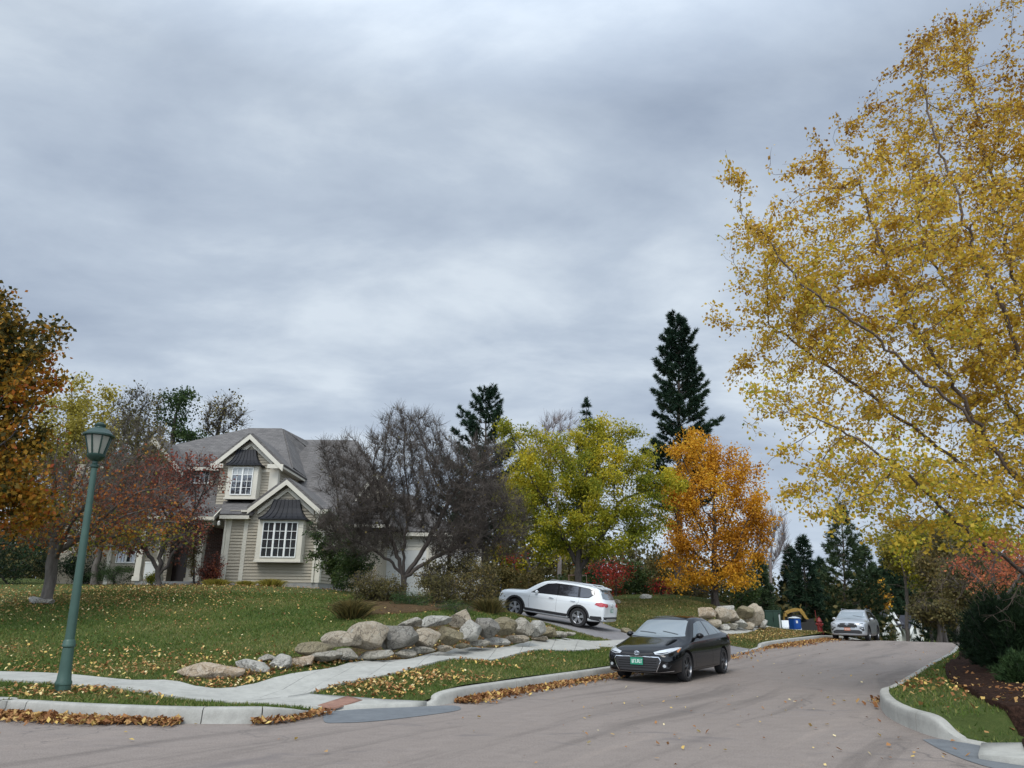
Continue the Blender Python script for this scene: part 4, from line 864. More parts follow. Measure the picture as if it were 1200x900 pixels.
# shrubs: multi-stem
def shrub(name, label, base, ells, n, natt, size, ml, seed, mb_='bark_dark', zf=None, cat_='shrub', group=None, v=None, aspect=.6, tw=0, step=.14, spread=.09):
    bx, by = base; r_ = np.random.default_rng(seed)
    return tree(name, label, cat_, base, ells, natt, 'leaf', n, size, M[ml], M[mb_], seed, step=step, di=1.6, dk=step*1.5, rmax=.05, tip=.006, spread=spread, leafr=.05, zf=zf, maxn=2500, group=group, vfun=v, aspect=aspect, twigs=tw, twlen=.3, clump=.3)
shrub('lilac_shrub', 'leafy dark green tree shrub at the house corner', XY(392, 692, 33.3), [(382, 630, 27, 30, 33.3, .8), (400, 650, 18, 30, 33.2, .8), (375, 655, 18, 14, 33.3, .8)], 5200, 500, .12, 'l_green', 31)
shrub('holly_shrub', 'dark evergreen shrub below the bare branches by the garage', XY(425, 694, 32), [(420, 660, 26, 22, 32, .8), (402, 680, 18, 14, 32, .8)], 4200, 400, .10, 'l_green', 32)
shrub('rose_shrub', 'olive and yellow arching shrub in the bed', XY(432, 703, 27), [(432, 690, 22, 20, 27, .9), (455, 695, 20, 18, 26.6, .9)], 5000, 420, .07, 'l_olive', 33, tw=900)
shrub('rose_shrub', 'low dark green shrub in the middle of the bed', XY(480, 712, 25), [(480, 705, 28, 14, 25, .9)], 3800, 300, .06, 'n_green', 34, v=None, aspect=.25)
shrub('rose_shrub', 'brown green shrub under the crab apple', XY(515, 706, 26.5), [(515, 698, 24, 24, 26.5, .9), (500, 710, 20, 12, 26, .9)], 4600, 400, .07, 'l_olive', 35, tw=900)
shrub('hydrangea_shrub', 'tan leaved hydrangea beside the fence', XY(556, 706, 27.5), [(555, 688, 28, 28, 27.5, .9), (540, 700, 22, 20, 27.2, .9)], 5200, 400, .08, 'l_olive', 36, tw=900, v=lambda c, r_: np.clip(.6+r_.normal(0, .2, len(c)), 0, 1))
shrub('rose_shrub', 'loose tan shrub in front of the pale garage doors', XY(512, 700, 29), [(512, 676, 30, 17, 29, .7), (545, 668, 18, 14, 29, .7)], 3600, 380, .09, 'l_olive', 38, tw=1400)
shrub('juniper_shrub', 'low green juniper behind the boulder wall', XY(535, 718, 24.3), [(532, 712, 26, 9, 24.3, .9)], 3200, 250, .05, 'n_green', 37, aspect=.2)
for i, (px, py, rx, ry, Y, lab) in enumerate([(722, 672, 20, 13, 52, 'scarlet leaved shrub in the gap right of the locust trunk'), (702, 666, 22, 9, 53, 'upper scarlet branch shrub just behind the locust'), (603, 656, 12, 5, 52, 'small red leaved shrub behind the fence'), (775, 690, 9, 7, 52, 'dull red shrub at the pine foot')]):
    shrub('red_shrub', lab, XY(px, 700, Y), [(px, py, rx, ry, Y, .8)], 700 if i < 1 else 300, 160, .15, 'l_red', 40+i, step=.3, spread=.32, tw=300)
for i, (px, py, rx, ry, Y, ml, lab) in enumerate([(590, 680, 26, 16, 50, 'l_olive', 'olive undergrowth shrub left behind the white car'), (630, 682, 30, 16, 52, 'l_olive', 'olive undergrowth shrub above the white car roof'), (655, 690, 22, 12, 53, 'l_green', 'green undergrowth shrub left of the locust trunk'),
        (745, 680, 22, 24, 54, 'l_green', 'dark green shrub right of the scarlet ones'), (770, 672, 18, 26, 57, 'l_olive', 'brown thicket shrub left of the pine trunk'), (805, 690, 26, 18, 56, 'l_olive', 'olive shrub between pine trunk and orange tree'),
        (868, 690, 26, 26, 58, 'l_green', 'dark green shrub behind the orange tree foot'), (715, 690, 16, 12, 55, 'l_olive', 'brown shrub under the scarlet leaves'), (690, 684, 14, 14, 56, 'l_green', 'green shrub right behind the locust trunk')]):
    shrub('undergrowth_shrub', lab, XY(px, 702, Y), [(px, py, rx, ry, Y, .8)], 2600, 200, .17, ml, 50+i, step=.35, spread=.22)
# hedge-like shrubs and perennials round the house
shrub('juniper_shrub', 'rounded green juniper below the left window', XY(135, 690, 37.5), [(133, 671, 28, 11, 37.5, .9)], 4200, 300, .09, 'n_green', 61, aspect=.25)
shrub('yew_shrub', 'dark yew mass left of the left window', XY(95, 690, 39), [(92, 660, 36, 26, 39, .8), (60, 668, 30, 18, 40, .8)], 6500, 400, .13, 'n_yew', 62, aspect=.3, step=.3, spread=.2)
shrub('yew_shrub', 'dark shrub mass at the left edge behind the small maple', XY(10, 690, 38), [(5, 655, 50, 32, 38, .8), (-40, 650, 50, 40, 37, .8)], 7000, 450, .15, 'n_yew', 63, aspect=.3, step=.3, spread=.25)
shrub('boxwood_shrub', 'tiny yellow green box bush by the dogwood foot', XY(178, 688, 34.5), [(178, 677, 8, 6, 34.5, .9)], 900, 80, .07, 'l_locust', 64)
shrub('barberry_shrub', 'purple brown shrub against the porch end', XY(248, 685, 35.2), [(250, 665, 11, 16, 35.2, .8), (240, 674, 12, 10, 35, .8)], 1500, 250, .09, 'l_redb', 65, tw=500)
shrub('climbing_vine', 'leafy vine climbing the porch posts', XY(228, 685, 35.3), [(226, 645, 10, 32, 35.3, .8), (214, 615, 16, 9, 35.2, .8), (238, 625, 6, 24, 35.3, .6)], 2400, 300, .09, 'l_olive', 66, cat_='vine')
def grass_clump(label, px, py, Y, R0, H0, n, ml, seed, zf=None):
    r_ = np.random.default_rng(seed); b = A(px, py, Y); z = (zf or tz)(b.x, b.y); c = np.c_[r_.normal(0, R0*.3, n), r_.normal(0, R0*.3, n), np.zeros(n)]
    d = np.c_[c[:, :2]/R0*1.3+r_.normal(0, .25, (n, 2)), np.ones(n)]; d /= np.linalg.norm(d, axis=1)[:, None]; L_ = H0*r_.uniform(.6, 1.1, n)[:, None]
    sd_ = np.cross(d, r_.normal(size=(n, 3))); sd_ /= np.linalg.norm(sd_, axis=1)[:, None]; wv = .012
    mid = c+d*L_*.6; tp = mid+(d*[1.8, 1.8, .35])*L_*.4
    V = np.stack([c-sd_*wv, c+sd_*wv, mid+sd_*wv*.8, mid-sd_*wv*.8, tp], 1); b0 = np.arange(n)*5
    F = np.r_[np.c_[b0, b0+1, b0+2], np.c_[b0, b0+2, b0+3], np.c_[b0+3, b0+2, b0+4]]
    o = np_mesh('ornamental_grass', V.reshape(-1, 3), F, M[ml], attr=np.repeat(r_.uniform(0, 1, n), 5)); o.location = (b.x, b.y, z); tag(o, label, 'ornamental grass')
grass_clump('spiky tan grass clump left of the planting bed', 412, 730, 21.6, .45, .75, 900, 'l_olive', 70)
grass_clump('golden grass clump under the big bay window', 318, 686, 34.6, .6, .45, 900, 'l_yellow', 71)
grass_clump('low golden tuft left of the corner board', 254, 685, 34.4, .6, .4, 700, 'l_yellow', 72)
grass_clump('small yellow tuft below the window gap', 288, 687, 34.5, .5, .3, 500, 'l_yellow', 73)
grass_clump('brown grass clump at the right end of the planting bed', 572, 722, 26.5, .5, .7, 700, 'l_olive', 74)
# ------------------------------------------------------------------ conifers
def conifer(name, label, px, Y, ytop, R_px, seed, mat='n_pine', crown0=.25, irregular=.35, pine=True, zf=None, tr=.22, dens=1.0, group=None, top_round=False, droop=.0, gap=.55, off=0, tsz=None):
    r_ = np.random.default_rng(seed); bx, by = XY(px, 700, Y); bz = (zf or tz)(bx, by)-.1; top = A(px+off, ytop, Y); H = top.z-bz
    root = empty(name, (bx, by, bz)); tag(root, label, 'tree', group); Rw = R_px*Y/FPX
    n = 14; tp = np.c_[np.linspace(0, top.x-bx, n)+r_.normal(0, .04, n), r_.normal(0, .04, n), np.linspace(0, H, n)]
    mb = MB(); mb.tube(tp, list(np.linspace(tr, .02, n)), 8)
    C_ = []; D_ = []; z = H*crown0
    while z < H*.985:
        f = (z-H*crown0)/(H*(1-crown0))
        prof = (1-f)**(.75 if not top_round else .5)*(.55+.45*min(1, f*4+.4)); nb = r_.integers(4, 7) if pine else r_.integers(6, 10)
        ph = r_.uniform(0, 6)
        for b in range(nb):
            L_ = Rw*prof*r_.uniform(1-irregular, 1+irregular*.4)+.12; az = ph+b*2*np.pi/nb+r_.normal(0, .25)
            el = (.05+.55*f+r_.normal(0, .1)) if pine else (-.12+.5*f*f)-droop
            s = np.array([np.interp(z, tp[:, 2], tp[:, 0]), 0, z]); m_ = max(3, int(L_/.45)+2); pts = []
            for k in range(m_):
                u = k/(m_-1); pts.append(s+np.array([math.cos(az)*math.cos(el), math.sin(az)*math.cos(el), math.sin(el)+(u*u*.18 if pine else -u*.1+u*u*.15)])*L_*u+r_.normal(0, .03, 3)*(u > 0))
            mb.tube(pts, list(np.linspace(max(.012, L_*.018), .008, m_)), 4, cap=False)
            pts = np.array(pts); nt = max(4, int(L_*7*dens))
            u = r_.uniform(.28 if pine else .12, 1, nt)**.8; c = np.c_[[np.interp(u, np.linspace(0, 1, m_), pts[:, q]) for q in range(3)]].T
            side = np.array([-math.sin(az), math.cos(az), 0]); wl = L_*(.26 if pine else .3)*(1.1-u)+.10
            sgn = r_.uniform(-1, 1, nt); c = c+side*(sgn*wl)[:, None]+np.array([math.cos(az), math.sin(az), 0])*(np.abs(sgn)*wl*.5)[:, None]; c[:, 2] += r_.normal(.03, .07, nt)
            C_.append(c); D_.append(np.tile(np.array([math.cos(az)*.7, math.sin(az)*.7, .45 if pine else .05]), (nt, 1))+side*sgn[:, None]*.7)
        z += max(.22, H*.032*gap*2*r_.uniform(.6, 1.3))
    mb.build('trunk', M['bark_pine'], root, smooth=True)
    c = np.concatenate(C_); d = np.concatenate(D_); c = np.r_[c, np.c_[r_.normal(top.x-bx, .1, (20, 1)), r_.normal(0, .1, (20, 1)), r_.uniform(H-.8, H, (20, 1))]]; d = np.r_[d, np.tile([0, 0, 1.], (20, 1))]
    v = np.clip(.25+.5*wave(c, .8, seed)+r_.normal(0, .15, len(c)), 0, 1); s = tsz or (Y/45)
    tuft_mesh('crown', c, d, .30*s, .05*s, 11 if pine else 9, M[mat], root, v, .55 if pine else .5, r_)
    return root
conifer('pine_tree', 'tallest dark white pine rising behind the orange tree', 795, 57, 369, 50, 81, crown0=.30, tr=.33, dens=3.4, irregular=.72, gap=.34, top_round=True)
conifer('pine_tree', 'dark pine with rounded top behind the bare crab apple', 560, 54, 456, 58, 82, crown0=.25, tr=.25, dens=2.6, top_round=True, off=12, irregular=.5, gap=.5)
conifer('spruce_tree', 'pointed spruce tip peeping above the locust', 687, 72, 468, 24, 83, pine=False, tr=.2)
for i, (px, Y, yt, R0, pine, c0, mt, lab) in enumerate([(940, 66, 628, 30, False, .04, 'n_pine', 'broad dark spruce left of the silver car'), (925, 70, 640, 24, False, .05, 'n_pine', 'second dark spruce behind the excavator'), (888, 62, 650, 22, False, .04, 'n_pine2', 'green spruce right of the orange tree foot'),
        (985, 68, 592, 40, True, .2, 'n_pine2', 'spreading pine above the silver car'), (1012, 76, 640, 30, True, .25, 'n_pine2', 'green pine right behind the silver car'), (960, 80, 655, 26, False, .08, 'n_pine', 'dark spruce behind the silver car roof'),
        (1042, 130, 640, 26, True, .3, 'n_pine', 'thin dark pine left of the far gabled house'), (1092, 72, 615, 32, True, .18, 'n_pine', 'dark pine right of the far gabled house'), (1110, 62, 600, 34, True, .12, 'n_pine2', 'dark pine in the thicket beyond the right kerb'), (1065, 140, 655, 20, False, .1, 'n_pine', 'dark spruce behind the far gabled house')]):
    conifer('pine_tree' if pine else 'spruce_tree', lab, px, Y, yt, R0, 90+i, mat=mt, crown0=c0, pine=pine, tr=.2, irregular=.35, dens=1.25, gap=.5, group='evergreens at the bend of the road')
# mixed thicket beyond the bend
for i, (px, py, rx, ry, Y, ml, lab, nl) in enumerate([(1105, 670, 30, 45, 52, 'l_olive', 'brown olive tree in the thicket beyond the right kerb', 7000), (1140, 690, 34, 34, 44, 'l_olive', 'olive bush tree above the right hand shrubs', 6500), (1050, 680, 26, 22, 135, 'l_olive', 'brown tree left of the far house roof', 4200),
        (1120, 645, 60, 55, 56, 'l_locust', 'yellow green tree behind the birch branches', 14000), (1020, 700, 18, 18, 96, 'l_orange', 'orange brown tree between silver car and far house', 2500), (1060, 640, 34, 34, 60, 'l_yellow', 'yellow brown tree overhanging the bend', 6000), (1190, 690, 30, 30, 40, 'l_green', 'dark green tree at the right edge behind the shrubs', 6000), (975, 700, 24, 14, 84, 'l_olive', 'grey brown brush behind the silver car', 3000),
        (1088, 712, 14, 14, 66, 'l_olive', 'low brush beside the far road bend', 3000), (1098, 722, 26, 14, 50, 'l_olive', 'low brown brush just beyond the right kerb', 3500), (1046, 739, 6, 3, 100, 'l_olive', 'brown brush before the far house', 300)]):
    tree('broadleaf_tree' if ry > 18 else 'undergrowth_shrub', lab, 'tree' if ry > 18 else 'shrub', XY(px, 735, Y), [(px, py, rx, ry, Y, .8)], 420, 'leaf', nl, .0048*Y*.8, M[ml], M['bark'], 120+i, step=.45, di=3, dk=.8, rmax=.14, tip=.014, spread=.3, leafr=.06, zf=(trz if px > 1085 else tz), twigs=700, twlen=.8, twr=.01)
for i, (px, Y, yt, lab) in enumerate([(1128, 56, 600, 'slim grey bare trunk left in the right thicket'), (1148, 60, 610, 'slim pale bare trunk right in the right thicket'), (1097, 58, 640, 'thin grey trunk beside the dark pine'), (788, 60, 560, 'thin dark trunk beside the tall pine'), (815, 58, 600, 'thin dark trunk left of the orange tree'), (745, 62, 610, 'thin grey trunk right of the locust'), (883, 60, 640, 'slim trunk between orange tree and spruce')]):
    tree('bare_tree', lab, 'tree', XY(px, 715, Y), [(px, (yt+40), 12, 45, Y, .9)], 90, 'leaf', 0, .1, None, M['bark' if i != 3 else 'bark_dark'], 140+i, step=.5, di=4, dk=.9, rmax=.13, tip=.012, fork=P(px, yt+40, Y), zf=(trz if px > 1085 else tz), twigs=160, twlen=.9, twr=.01)
# wooded backdrop closing the view far behind: one mass nobody could count
def woods(name, label, a, b, n, hmin, hmax, mat, seed, depth=10, size=.5):
    r_ = np.random.default_rng(seed); t = r_.uniform(0, 1, n); x = a[0]+(b[0]-a[0])*t+r_.normal(0, depth*.4, n); y = a[1]+(b[1]-a[1])*t+r_.normal(0, depth*.4, n)
    hh = hmin+(hmax-hmin)*(.5+.5*np.sin(t*37+seed)*np.sin(t*91)); f = r_.uniform(0, 1, n)**.8; z0 = T(x, y)-1; c = np.c_[x, y, z0+hh*f]
    o = leaf_mesh(name, c, size, mat, None, np.clip(.4+.4*(wave(c, .5, seed)-.5)+r_.normal(0, .2, n), 0, 1), .7, r_); o['kind'] = 'stuff'; o['label'] = label
woods('far_woods', 'low brown woods closing the view behind the garden', (-60, 72), (30, 72), 75000, 4, 9, M['l_olive'], 3, 8, .42)
woods('far_woods', 'dark green woods behind the evergreens', (10, 138), (110, 150), 22000, 4, 9, M['n_pine2'], 4, 8, .5)
woods('far_woods', 'brown woods along the right beyond the bend', (44, 60), (60, 24), 16000, 4, 10, M['l_olive'], 5, 6, .4)
# dark needle shrubs in the mulch bed
def mound(name, label, px, Y, rx, ry, py, n, ml, seed, ln=.16, zf=trz, k=9):
    r_ = np.random.default_rng(seed); b = A(px, py, Y); gz = zf(b.x, b.y); rz_ = ry*Y/FPX*.95; X = rx*Y/FPX
    root = empty(name, (b.x, b.y, gz)); tag(root, label, 'shrub'); mb = MB()
    hh = (b.z+rz_)-gz; C_ = []; D_ = []
    for i in range(46):
        az = r_.uniform(0, 6.283); el = r_.uniform(.25, 1.45); d = np.array([math.cos(az)*math.cos(el)*X, math.sin(az)*math.cos(el)*X*.9, math.sin(el)*hh])*r_.uniform(.75, 1.1)
        pts = [np.array([0, 0, 0])+d*u+np.array([0, 0, -.15*math.sin(u*3.1)*(1-el/1.5)]) for u in np.linspace(0, 1, 5)]; mb.tube(pts, [.025, .02, .015, .01, .006], 4, cap=False)
        m_ = n//46; u = r_.uniform(.25, 1.02, m_); c = np.array([np.interp(u, np.linspace(0, 1, 5), np.array(pts)[:, q]) for q in range(3)]).T+r_.normal(0, .13, (m_, 3))*X; C_.append(c); D_.append(np.tile(d/np.linalg.norm(d), (m_, 1)))
    mb.build('stem', M['bark_dark'], root)
    c = np.concatenate(C_); c[:, 2] = np.abs(c[:, 2]); v = np.clip(.2+.6*wave(c, 1.6, seed)+r_.normal(0, .15, len(c)), 0, 1)
    tuft_mesh('foliage', c, np.concatenate(D_), ln, .016, k, M[ml], root, v, .5, r_)
mound('yew_shrub', 'large dark spreading yew in the mulch bed', 1185, 17.0, 60, 50, 755, 5200, 'n_yew', 151, .17)
mound('yew_shrub', 'dark yew at the left of the mulch bed by the kerb', 1152, 19.5, 30, 28, 748, 2600, 'n_yew', 152, .17)
mound('juniper_shrub', 'lighter green juniper at the right edge of the mulch bed', 1200, 14.2, 30, 26, 800, 2600, 'n_green', 153, .12)
mound('juniper_shrub', 'tall green conifer shrub rising behind the dark yew', 1160, 22, 22, 34, 725, 2200, 'n_green', 154, .2)
# ------------------------------------------------------------------ house materials
def m_shingle(name, c0, c1, c2):
    m, t, b = new_mat(name); x = t.nodes.new('ShaderNodeTexCoord'); br = t.nodes.new('ShaderNodeTexBrick')
    mp_ = t.nodes.new('ShaderNodeMapping'); t.links.new(x.outputs['Object'], mp_.inputs[0]); mp_.inputs['Rotation'].default_value = (R_(-42), 0, 0); t.links.new(mp_.outputs[0], br.inputs['Vector'])
    br.inputs['Scale'].default_value = 1.0; br.inputs['Brick Width'].default_value = .33; br.inputs['Row Height'].default_value = .15; br.inputs['Mortar Size'].default_value = .012
    br.inputs['Color1'].default_value = (*c0, 1); br.inputs['Color2'].default_value = (*c2, 1); br.inputs['Mortar'].default_value = (*[q*.55 for q in c0], 1); br.inputs['Bias'].default_value = 0
    n_1 = noise(t, 2.2, 6, .7); c = mixc(t, .5, br.outputs[0], ramp(t, n_1, [(.3, c0), (.5, c1), (.72, c2)])); t.links.new(c, b.inputs['Base Color']); b.inputs['Roughness'].default_value = .95
    bump(t, b, br.outputs['Fac'], .4, .01); return m
M['shingle'] = m_shingle('weathered grey shingles', (.085, .079, .076), (.125, .117, .112), (.18, .168, .158))
M['siding'] = plain('grey beige lap siding paint', (.375, .335, .262), .75, var=.06, vscale=.8)
M['trim'] = plain('cream trim paint', (.60, .565, .475), .6, var=.04, vscale=1.5)
M['winframe'] = plain('white window paint', (.78, .78, .74), .45)
M['metalroof'] = plain('black standing seam metal', (.016, .017, .021), .6, 0, .3, var=.25, vscale=2)
M['foundation'] = m_concrete('foundation concrete', (.22, .22, .2), (.3, .29, .27), (.36, .35, .33))
M['glass'] = plain('window glass', (.03, .037, .043), .04, 0, .9); M['glass'].node_tree.nodes['Principled BSDF'].inputs['IOR'].default_value = 1.8
M['curtain'] = plain('pale curtain behind glass', (.45, .47, .47), .8)
def m_brick():
    m, t, b = new_mat('red brown brick'); x = t.nodes.new('ShaderNodeTexCoord'); br = t.nodes.new('ShaderNodeTexBrick'); mp_ = t.nodes.new('ShaderNodeMapping'); mp_.inputs['Rotation'].default_value = (R_(90), 0, 0)
    t.links.new(x.outputs['Object'], mp_.inputs[0]); t.links.new(mp_.outputs[0], br.inputs['Vector']); br.inputs['Scale'].default_value = 1; br.inputs['Brick Width'].default_value = .22; br.inputs['Row Height'].default_value = .075; br.inputs['Mortar Size'].default_value = .008
    br.inputs['Color1'].default_value = (.075, .035, .028, 1); br.inputs['Color2'].default_value = (.13, .058, .045, 1); br.inputs['Mortar'].default_value = (.2, .18, .16, 1)
    t.links.new(br.outputs[0], b.inputs['Base Color']); b.inputs['Roughness'].default_value = .9; return m
M['brickwall'] = m_brick()
def fx(px, py, Y): return A(px, py, Y).x
def fz(py, Y, px=280): return A(px, py, Y).z
hx0, hy0 = fx(300, 680, 36), 36.0; hz0 = tz(hx0, hy0)-.15
house = empty('house', (hx0, hy0, hz0)); tag(house, 'two storey grey beige clapboard house with grey shingle roofs and black metal bay roofs', 'house')
HM = Matrix.Translation((-hx0, -hy0, -hz0))
def hp(name, mb, m, parent=None, label=None, smooth=False):
    o = mb.build(name, m, parent or house, smooth=smooth, M=HM)
    if label: o['label'] = label
    return o
def clap(mb, a, b, z0, z1, xl=None, pitch=.15, out=.045):
    """lap siding from plan point a to b (outside on the right of a->b seen from above is -normal); xl(z)->(t0,t1) clips each board"""
    a = np.array(a, float); b = np.array(b, float); d = b-a; L_ = np.linalg.norm(d); d /= L_; n = np.array([d[1], -d[0]])
    z = z0
    while z < z1-1e-6:
        zt = min(z+pitch, z1); t0, t1 = (0, L_) if xl is None else xl(z+.02); u0, u1 = (0, L_) if xl is None else xl(zt)
        if t1 > t0:
            if u1 < u0: u0 = u1 = (u0+u1)/2
            p = lambda t, o_, zz: (a[0]+d[0]*t+n[0]*o_, a[1]+d[1]*t+n[1]*o_, zz)
            mb.add([p(t0, out, z), p(t1, out, z), p(u1, .002, zt), p(u0, .002, zt), p(t0, 0, z), p(t1, 0, z)], [(0, 1, 2, 3), (4, 5, 1, 0)])
        z = zt
def gable_clip(L_, ze, za, l0=0, l1=None):
    l1 = L_ if l1 is None else l1; mid = (l0+l1)/2
    return lambda z: (l0, l1) if z < ze else (l0+(mid-l0)*(z-ze)/(za-ze), l1-(l1-mid)*(z-ze)/(za-ze))
zb = hz0-.2
# --- lower front block with its gable
Yf = 36.0; xL = fx(263, 655, Yf); xR = fx(375, 655, Yf); ze = fz(606, Yf); gl = fx(297, 595, Yf); gr = fx(375.5, 595, Yf); za = fz(566, Yf)
Yu = 37.7; uL = fx(257, 560, Yu); uR = fx(325, 560, Yu); uze = fz(541, Yu); uza = fz(514, Yu)
w1 = MB(); zs = fz(682, Yf)
clap(w1, (xL, Yf), (xR, Yf), zs, ze+.35); clap(w1, (gl, Yf-.003), (gr, Yf-.003), ze+.35, za, gable_clip(gr-gl, ze+.35, za)); clap(w1, (xR, Yf), (xR, 44.5), zs, ze+.2)
clap(w1, (xL, 39.6), (xL, Yf), zs, ze+.2)
clap(w1, (uL, Yu), (uR, Yu), ze-.2, uze+.1); clap(w1, (uL, Yu-.003), (uR, Yu-.003), uze+.1, uza, gable_clip(uR-uL, uze+.1, uza)); clap(w1, (uR, Yu), (uR, 44.8), ze-.2, uze+.15); clap(w1, (uL, 41), (uL, Yu), ze-.2, uze+.15)
# main block wall and left wing
Ym = 39.8; wL = fx(128, 650, 39); wR = fx(212, 560, 39)
mz = fz(545, Ym, 200)
clap(w1, (fx(160, 560, Ym), Ym), (uL+.3, Ym), zb, mz)
lze = fz(548, 39, 130); lza = fz(517, 39, 170)
clap(w1, (wL, 39), (wR, 39), zb, lze); clap(w1, (wL, 39), (wR, 39), lze, lza, gable_clip(wR-wL, lze, lza)); clap(w1, (wL, 50), (wL, 39), zb, lze)
hp('wall', w1, M['siding'])
core = MB(); core.box(xL+.02, xR-.02, Yf+.02, 44.4, zb-1, ze+.1); core.box(uL+.02, uR-.02, Yu+.02, 44.7, ze-.3, uze+.1); core.box(uL-9, uL+1, Ym+.02, 50, zb-1, mz); core.box(wL+.02, wR-.02, 39.02, 50, zb-1, lze-.02); core.box(uL, fx(440, 640, 40), 41, 50, zb-1, ze-.25)
core.add([(gl+.03, Yf+.02, ze+.05), (gr-.03, Yf+.02, ze+.05), ((gl+gr)/2, Yf+.02, za-.05)], [(0, 1, 2)]); core.add([(uL+.03, Yu+.02, uze+.05), (uR-.03, Yu+.02, uze+.05), ((uL+uR)/2, Yu+.02, uza-.05)], [(0, 1, 2)])
core.add([(wL+.03, 39.02, lze), (wR-.03, 39.02, lze), ((wL+wR)/2, 39.02, lza-.05)], [(0, 1, 2)])
hp('wall', core, M['siding'], label='inner walls behind the lap boards')
fd = MB(); fd.box(xL-.01, xR+.015, Yf-.015, 44.5, zb-1.2, zs); hp('foundation', fd, M['foundation'])
# --- roofs
def slab(mb, pts, th=.14):
    pts = [Vector(p) for p in pts]; n = (pts[1]-pts[0]).cross(pts[2]-pts[0]).normalized(); n = n if n.z > 0 else -n
    mb.prism(pts, (0, 0, 0), n*th)
def gable_roof(mb, x0, x1, yf, yb, ze_, za_, ov=.35, th=.13):
    mid = (x0+x1)/2; s = (za_-ze_)/(mid-x0)
    for sg, xe in ((-1, x0-ov), (1, x1+ov)):
        slab(mb, [(xe, yf, ze_-s*ov), (mid, yf, za_), (mid, yb, za_), (xe, yb, ze_-s*ov)], th)
def rakes(mb, x0, x1, yf, ze_, za_, ov=.35, w_=.26, dz=.0, d=.05):
    mid = (x0+x1)/2; s = (za_-ze_)/(mid-x0)
    for sg in (-1, 1):
        xe = mid+sg*(mid-x0+ov); ze2 = ze_-s*ov
        nrm = Vector((sg*s, 0, 1)).normalized()
        a = Vector((xe, yf, ze2)); b = Vector((mid, yf, za_)); lo = Vector((0, 0, -w_*math.sqrt(1+s*s)))
        mb.prism([a+Vector((0, 0, dz)), b+Vector((0, 0, dz)), b+lo, a+lo], (0, -d, 0), (0, .0, 0))
r1 = MB()
gze = ze+.33
gable_roof(r1, gl, gr, Yf-.42, 40.5, gze+.12, za+.12, .12)
gable_roof(r1, uL, uR, Yu-.42, 44.0, uze+.02, uza+.14, .38)
gable_roof(r1, wL, wR, 38.6, 47, lze, lza+.12, .3)
# skirt roofs beside the lower gable
slab(r1, [(xL-.35, Yf-.38, ze+.02), (gl+.1, Yf-.38, ze+.02), (gl+.1, Yu, ze+.95), (uL+.4, Yu, ze+.95)], .1)
slab(r1, [(gr-.25, Yf-.3, ze+.34), (xR+.32, Yf-.3, ze+.34), (xR+.32, Yf+.5, ze+.62), (gr-.25, Yf+.5, ze+.62)], .08)
# main hip roof
rY = 43.6; rxL = fx(292, 504, rY); rxR = fx(331, 502.5, rY); rz = fz(503.5, rY)
fe = uze-.05; y0 = 39.3; eL = rxL-7.2; eR = rxR+4.6
def P3(x, y, z): return (x, y, z)
slab(r1, [P3(eL, y0, fe), P3(uR+.2, y0, fe), P3(rxR, rY, rz), P3(rxL, rY, rz)], .12)
hq = (fx(364, 522, 45.4), 45.4, fz(521, 45.4, 364)); slab(r1, [P3(uR+.2, y0, fe), P3(fx(372, 556, 44.4), 44.4, uze-.25), P3(rxR, rY, rz)], .12); slab(r1, [P3(fx(372, 556, 44.4), 44.4, uze-.25), hq, P3(rxR, rY, rz)], .12); slab(r1, [hq, P3(eR, 48, fe), P3(rxR, rY, rz)], .12); slab(r1, [P3(eL, 48, fe), P3(eL, y0, fe), P3(rxL, rY, rz)], .12); slab(r1, [P3(eR, 48, fe), P3(eL, 48, fe), P3(rxL, rY, rz), P3(rxR, rY, rz)], .12)
# large single slope roof to the right with its hip
qY = 45.5; qz = fz(517.5, qY, 400); qL = fx(352, 519, qY); qR = fx(417, 516, qY); ee = ze-.05; ey = 38.4; er = fx(470, 600, 42)
slab(r1, [P3(uR-.2, ey, ee), P3(er, ey+1.2, ee), P3(qR, qY, qz), P3(qL-1.5, qY, qz)], .12)
slab(r1, [P3(er, ey+1.2, ee), P3(er, 51.5, ee), P3(qR, qY, qz)], .12); slab(r1, [P3(er, 51.5, ee), P3(qL-1.5, 51.5, ee), P3(qL-1.5, qY, qz), P3(qR, qY, qz)], .12)
# porch roof
pY = 36.5; pz = fz(607, pY, 215); pxa = fx(165, 608, pY); pxb = fx(250, 608, pY); pt = fz(571, Ym, 215)
slab(r1, [P3(pxa, pY, pz), P3(pxb, pY, pz), P3(pxb, Ym, pt), P3(pxa, Ym, pt)], .12)
hp('roof', r1, M['shingle'])
tr = MB()
rakes(tr, gl, gr, Yf-.43, gze+.12, za+.12, .12, .20); rakes(tr, gl+.28, gr-.28, Yf-.08, gze, za-.22, .0, .16)
rakes(tr, uL, uR, Yu-.43, uze+.02, uza+.14, .38, .20); rakes(tr, uL+.3, uR-.3, Yu-.08, uze, uza-.22, 0, .16); rakes(tr, wL, wR, 38.58, lze, lza+.12, .3, .24)
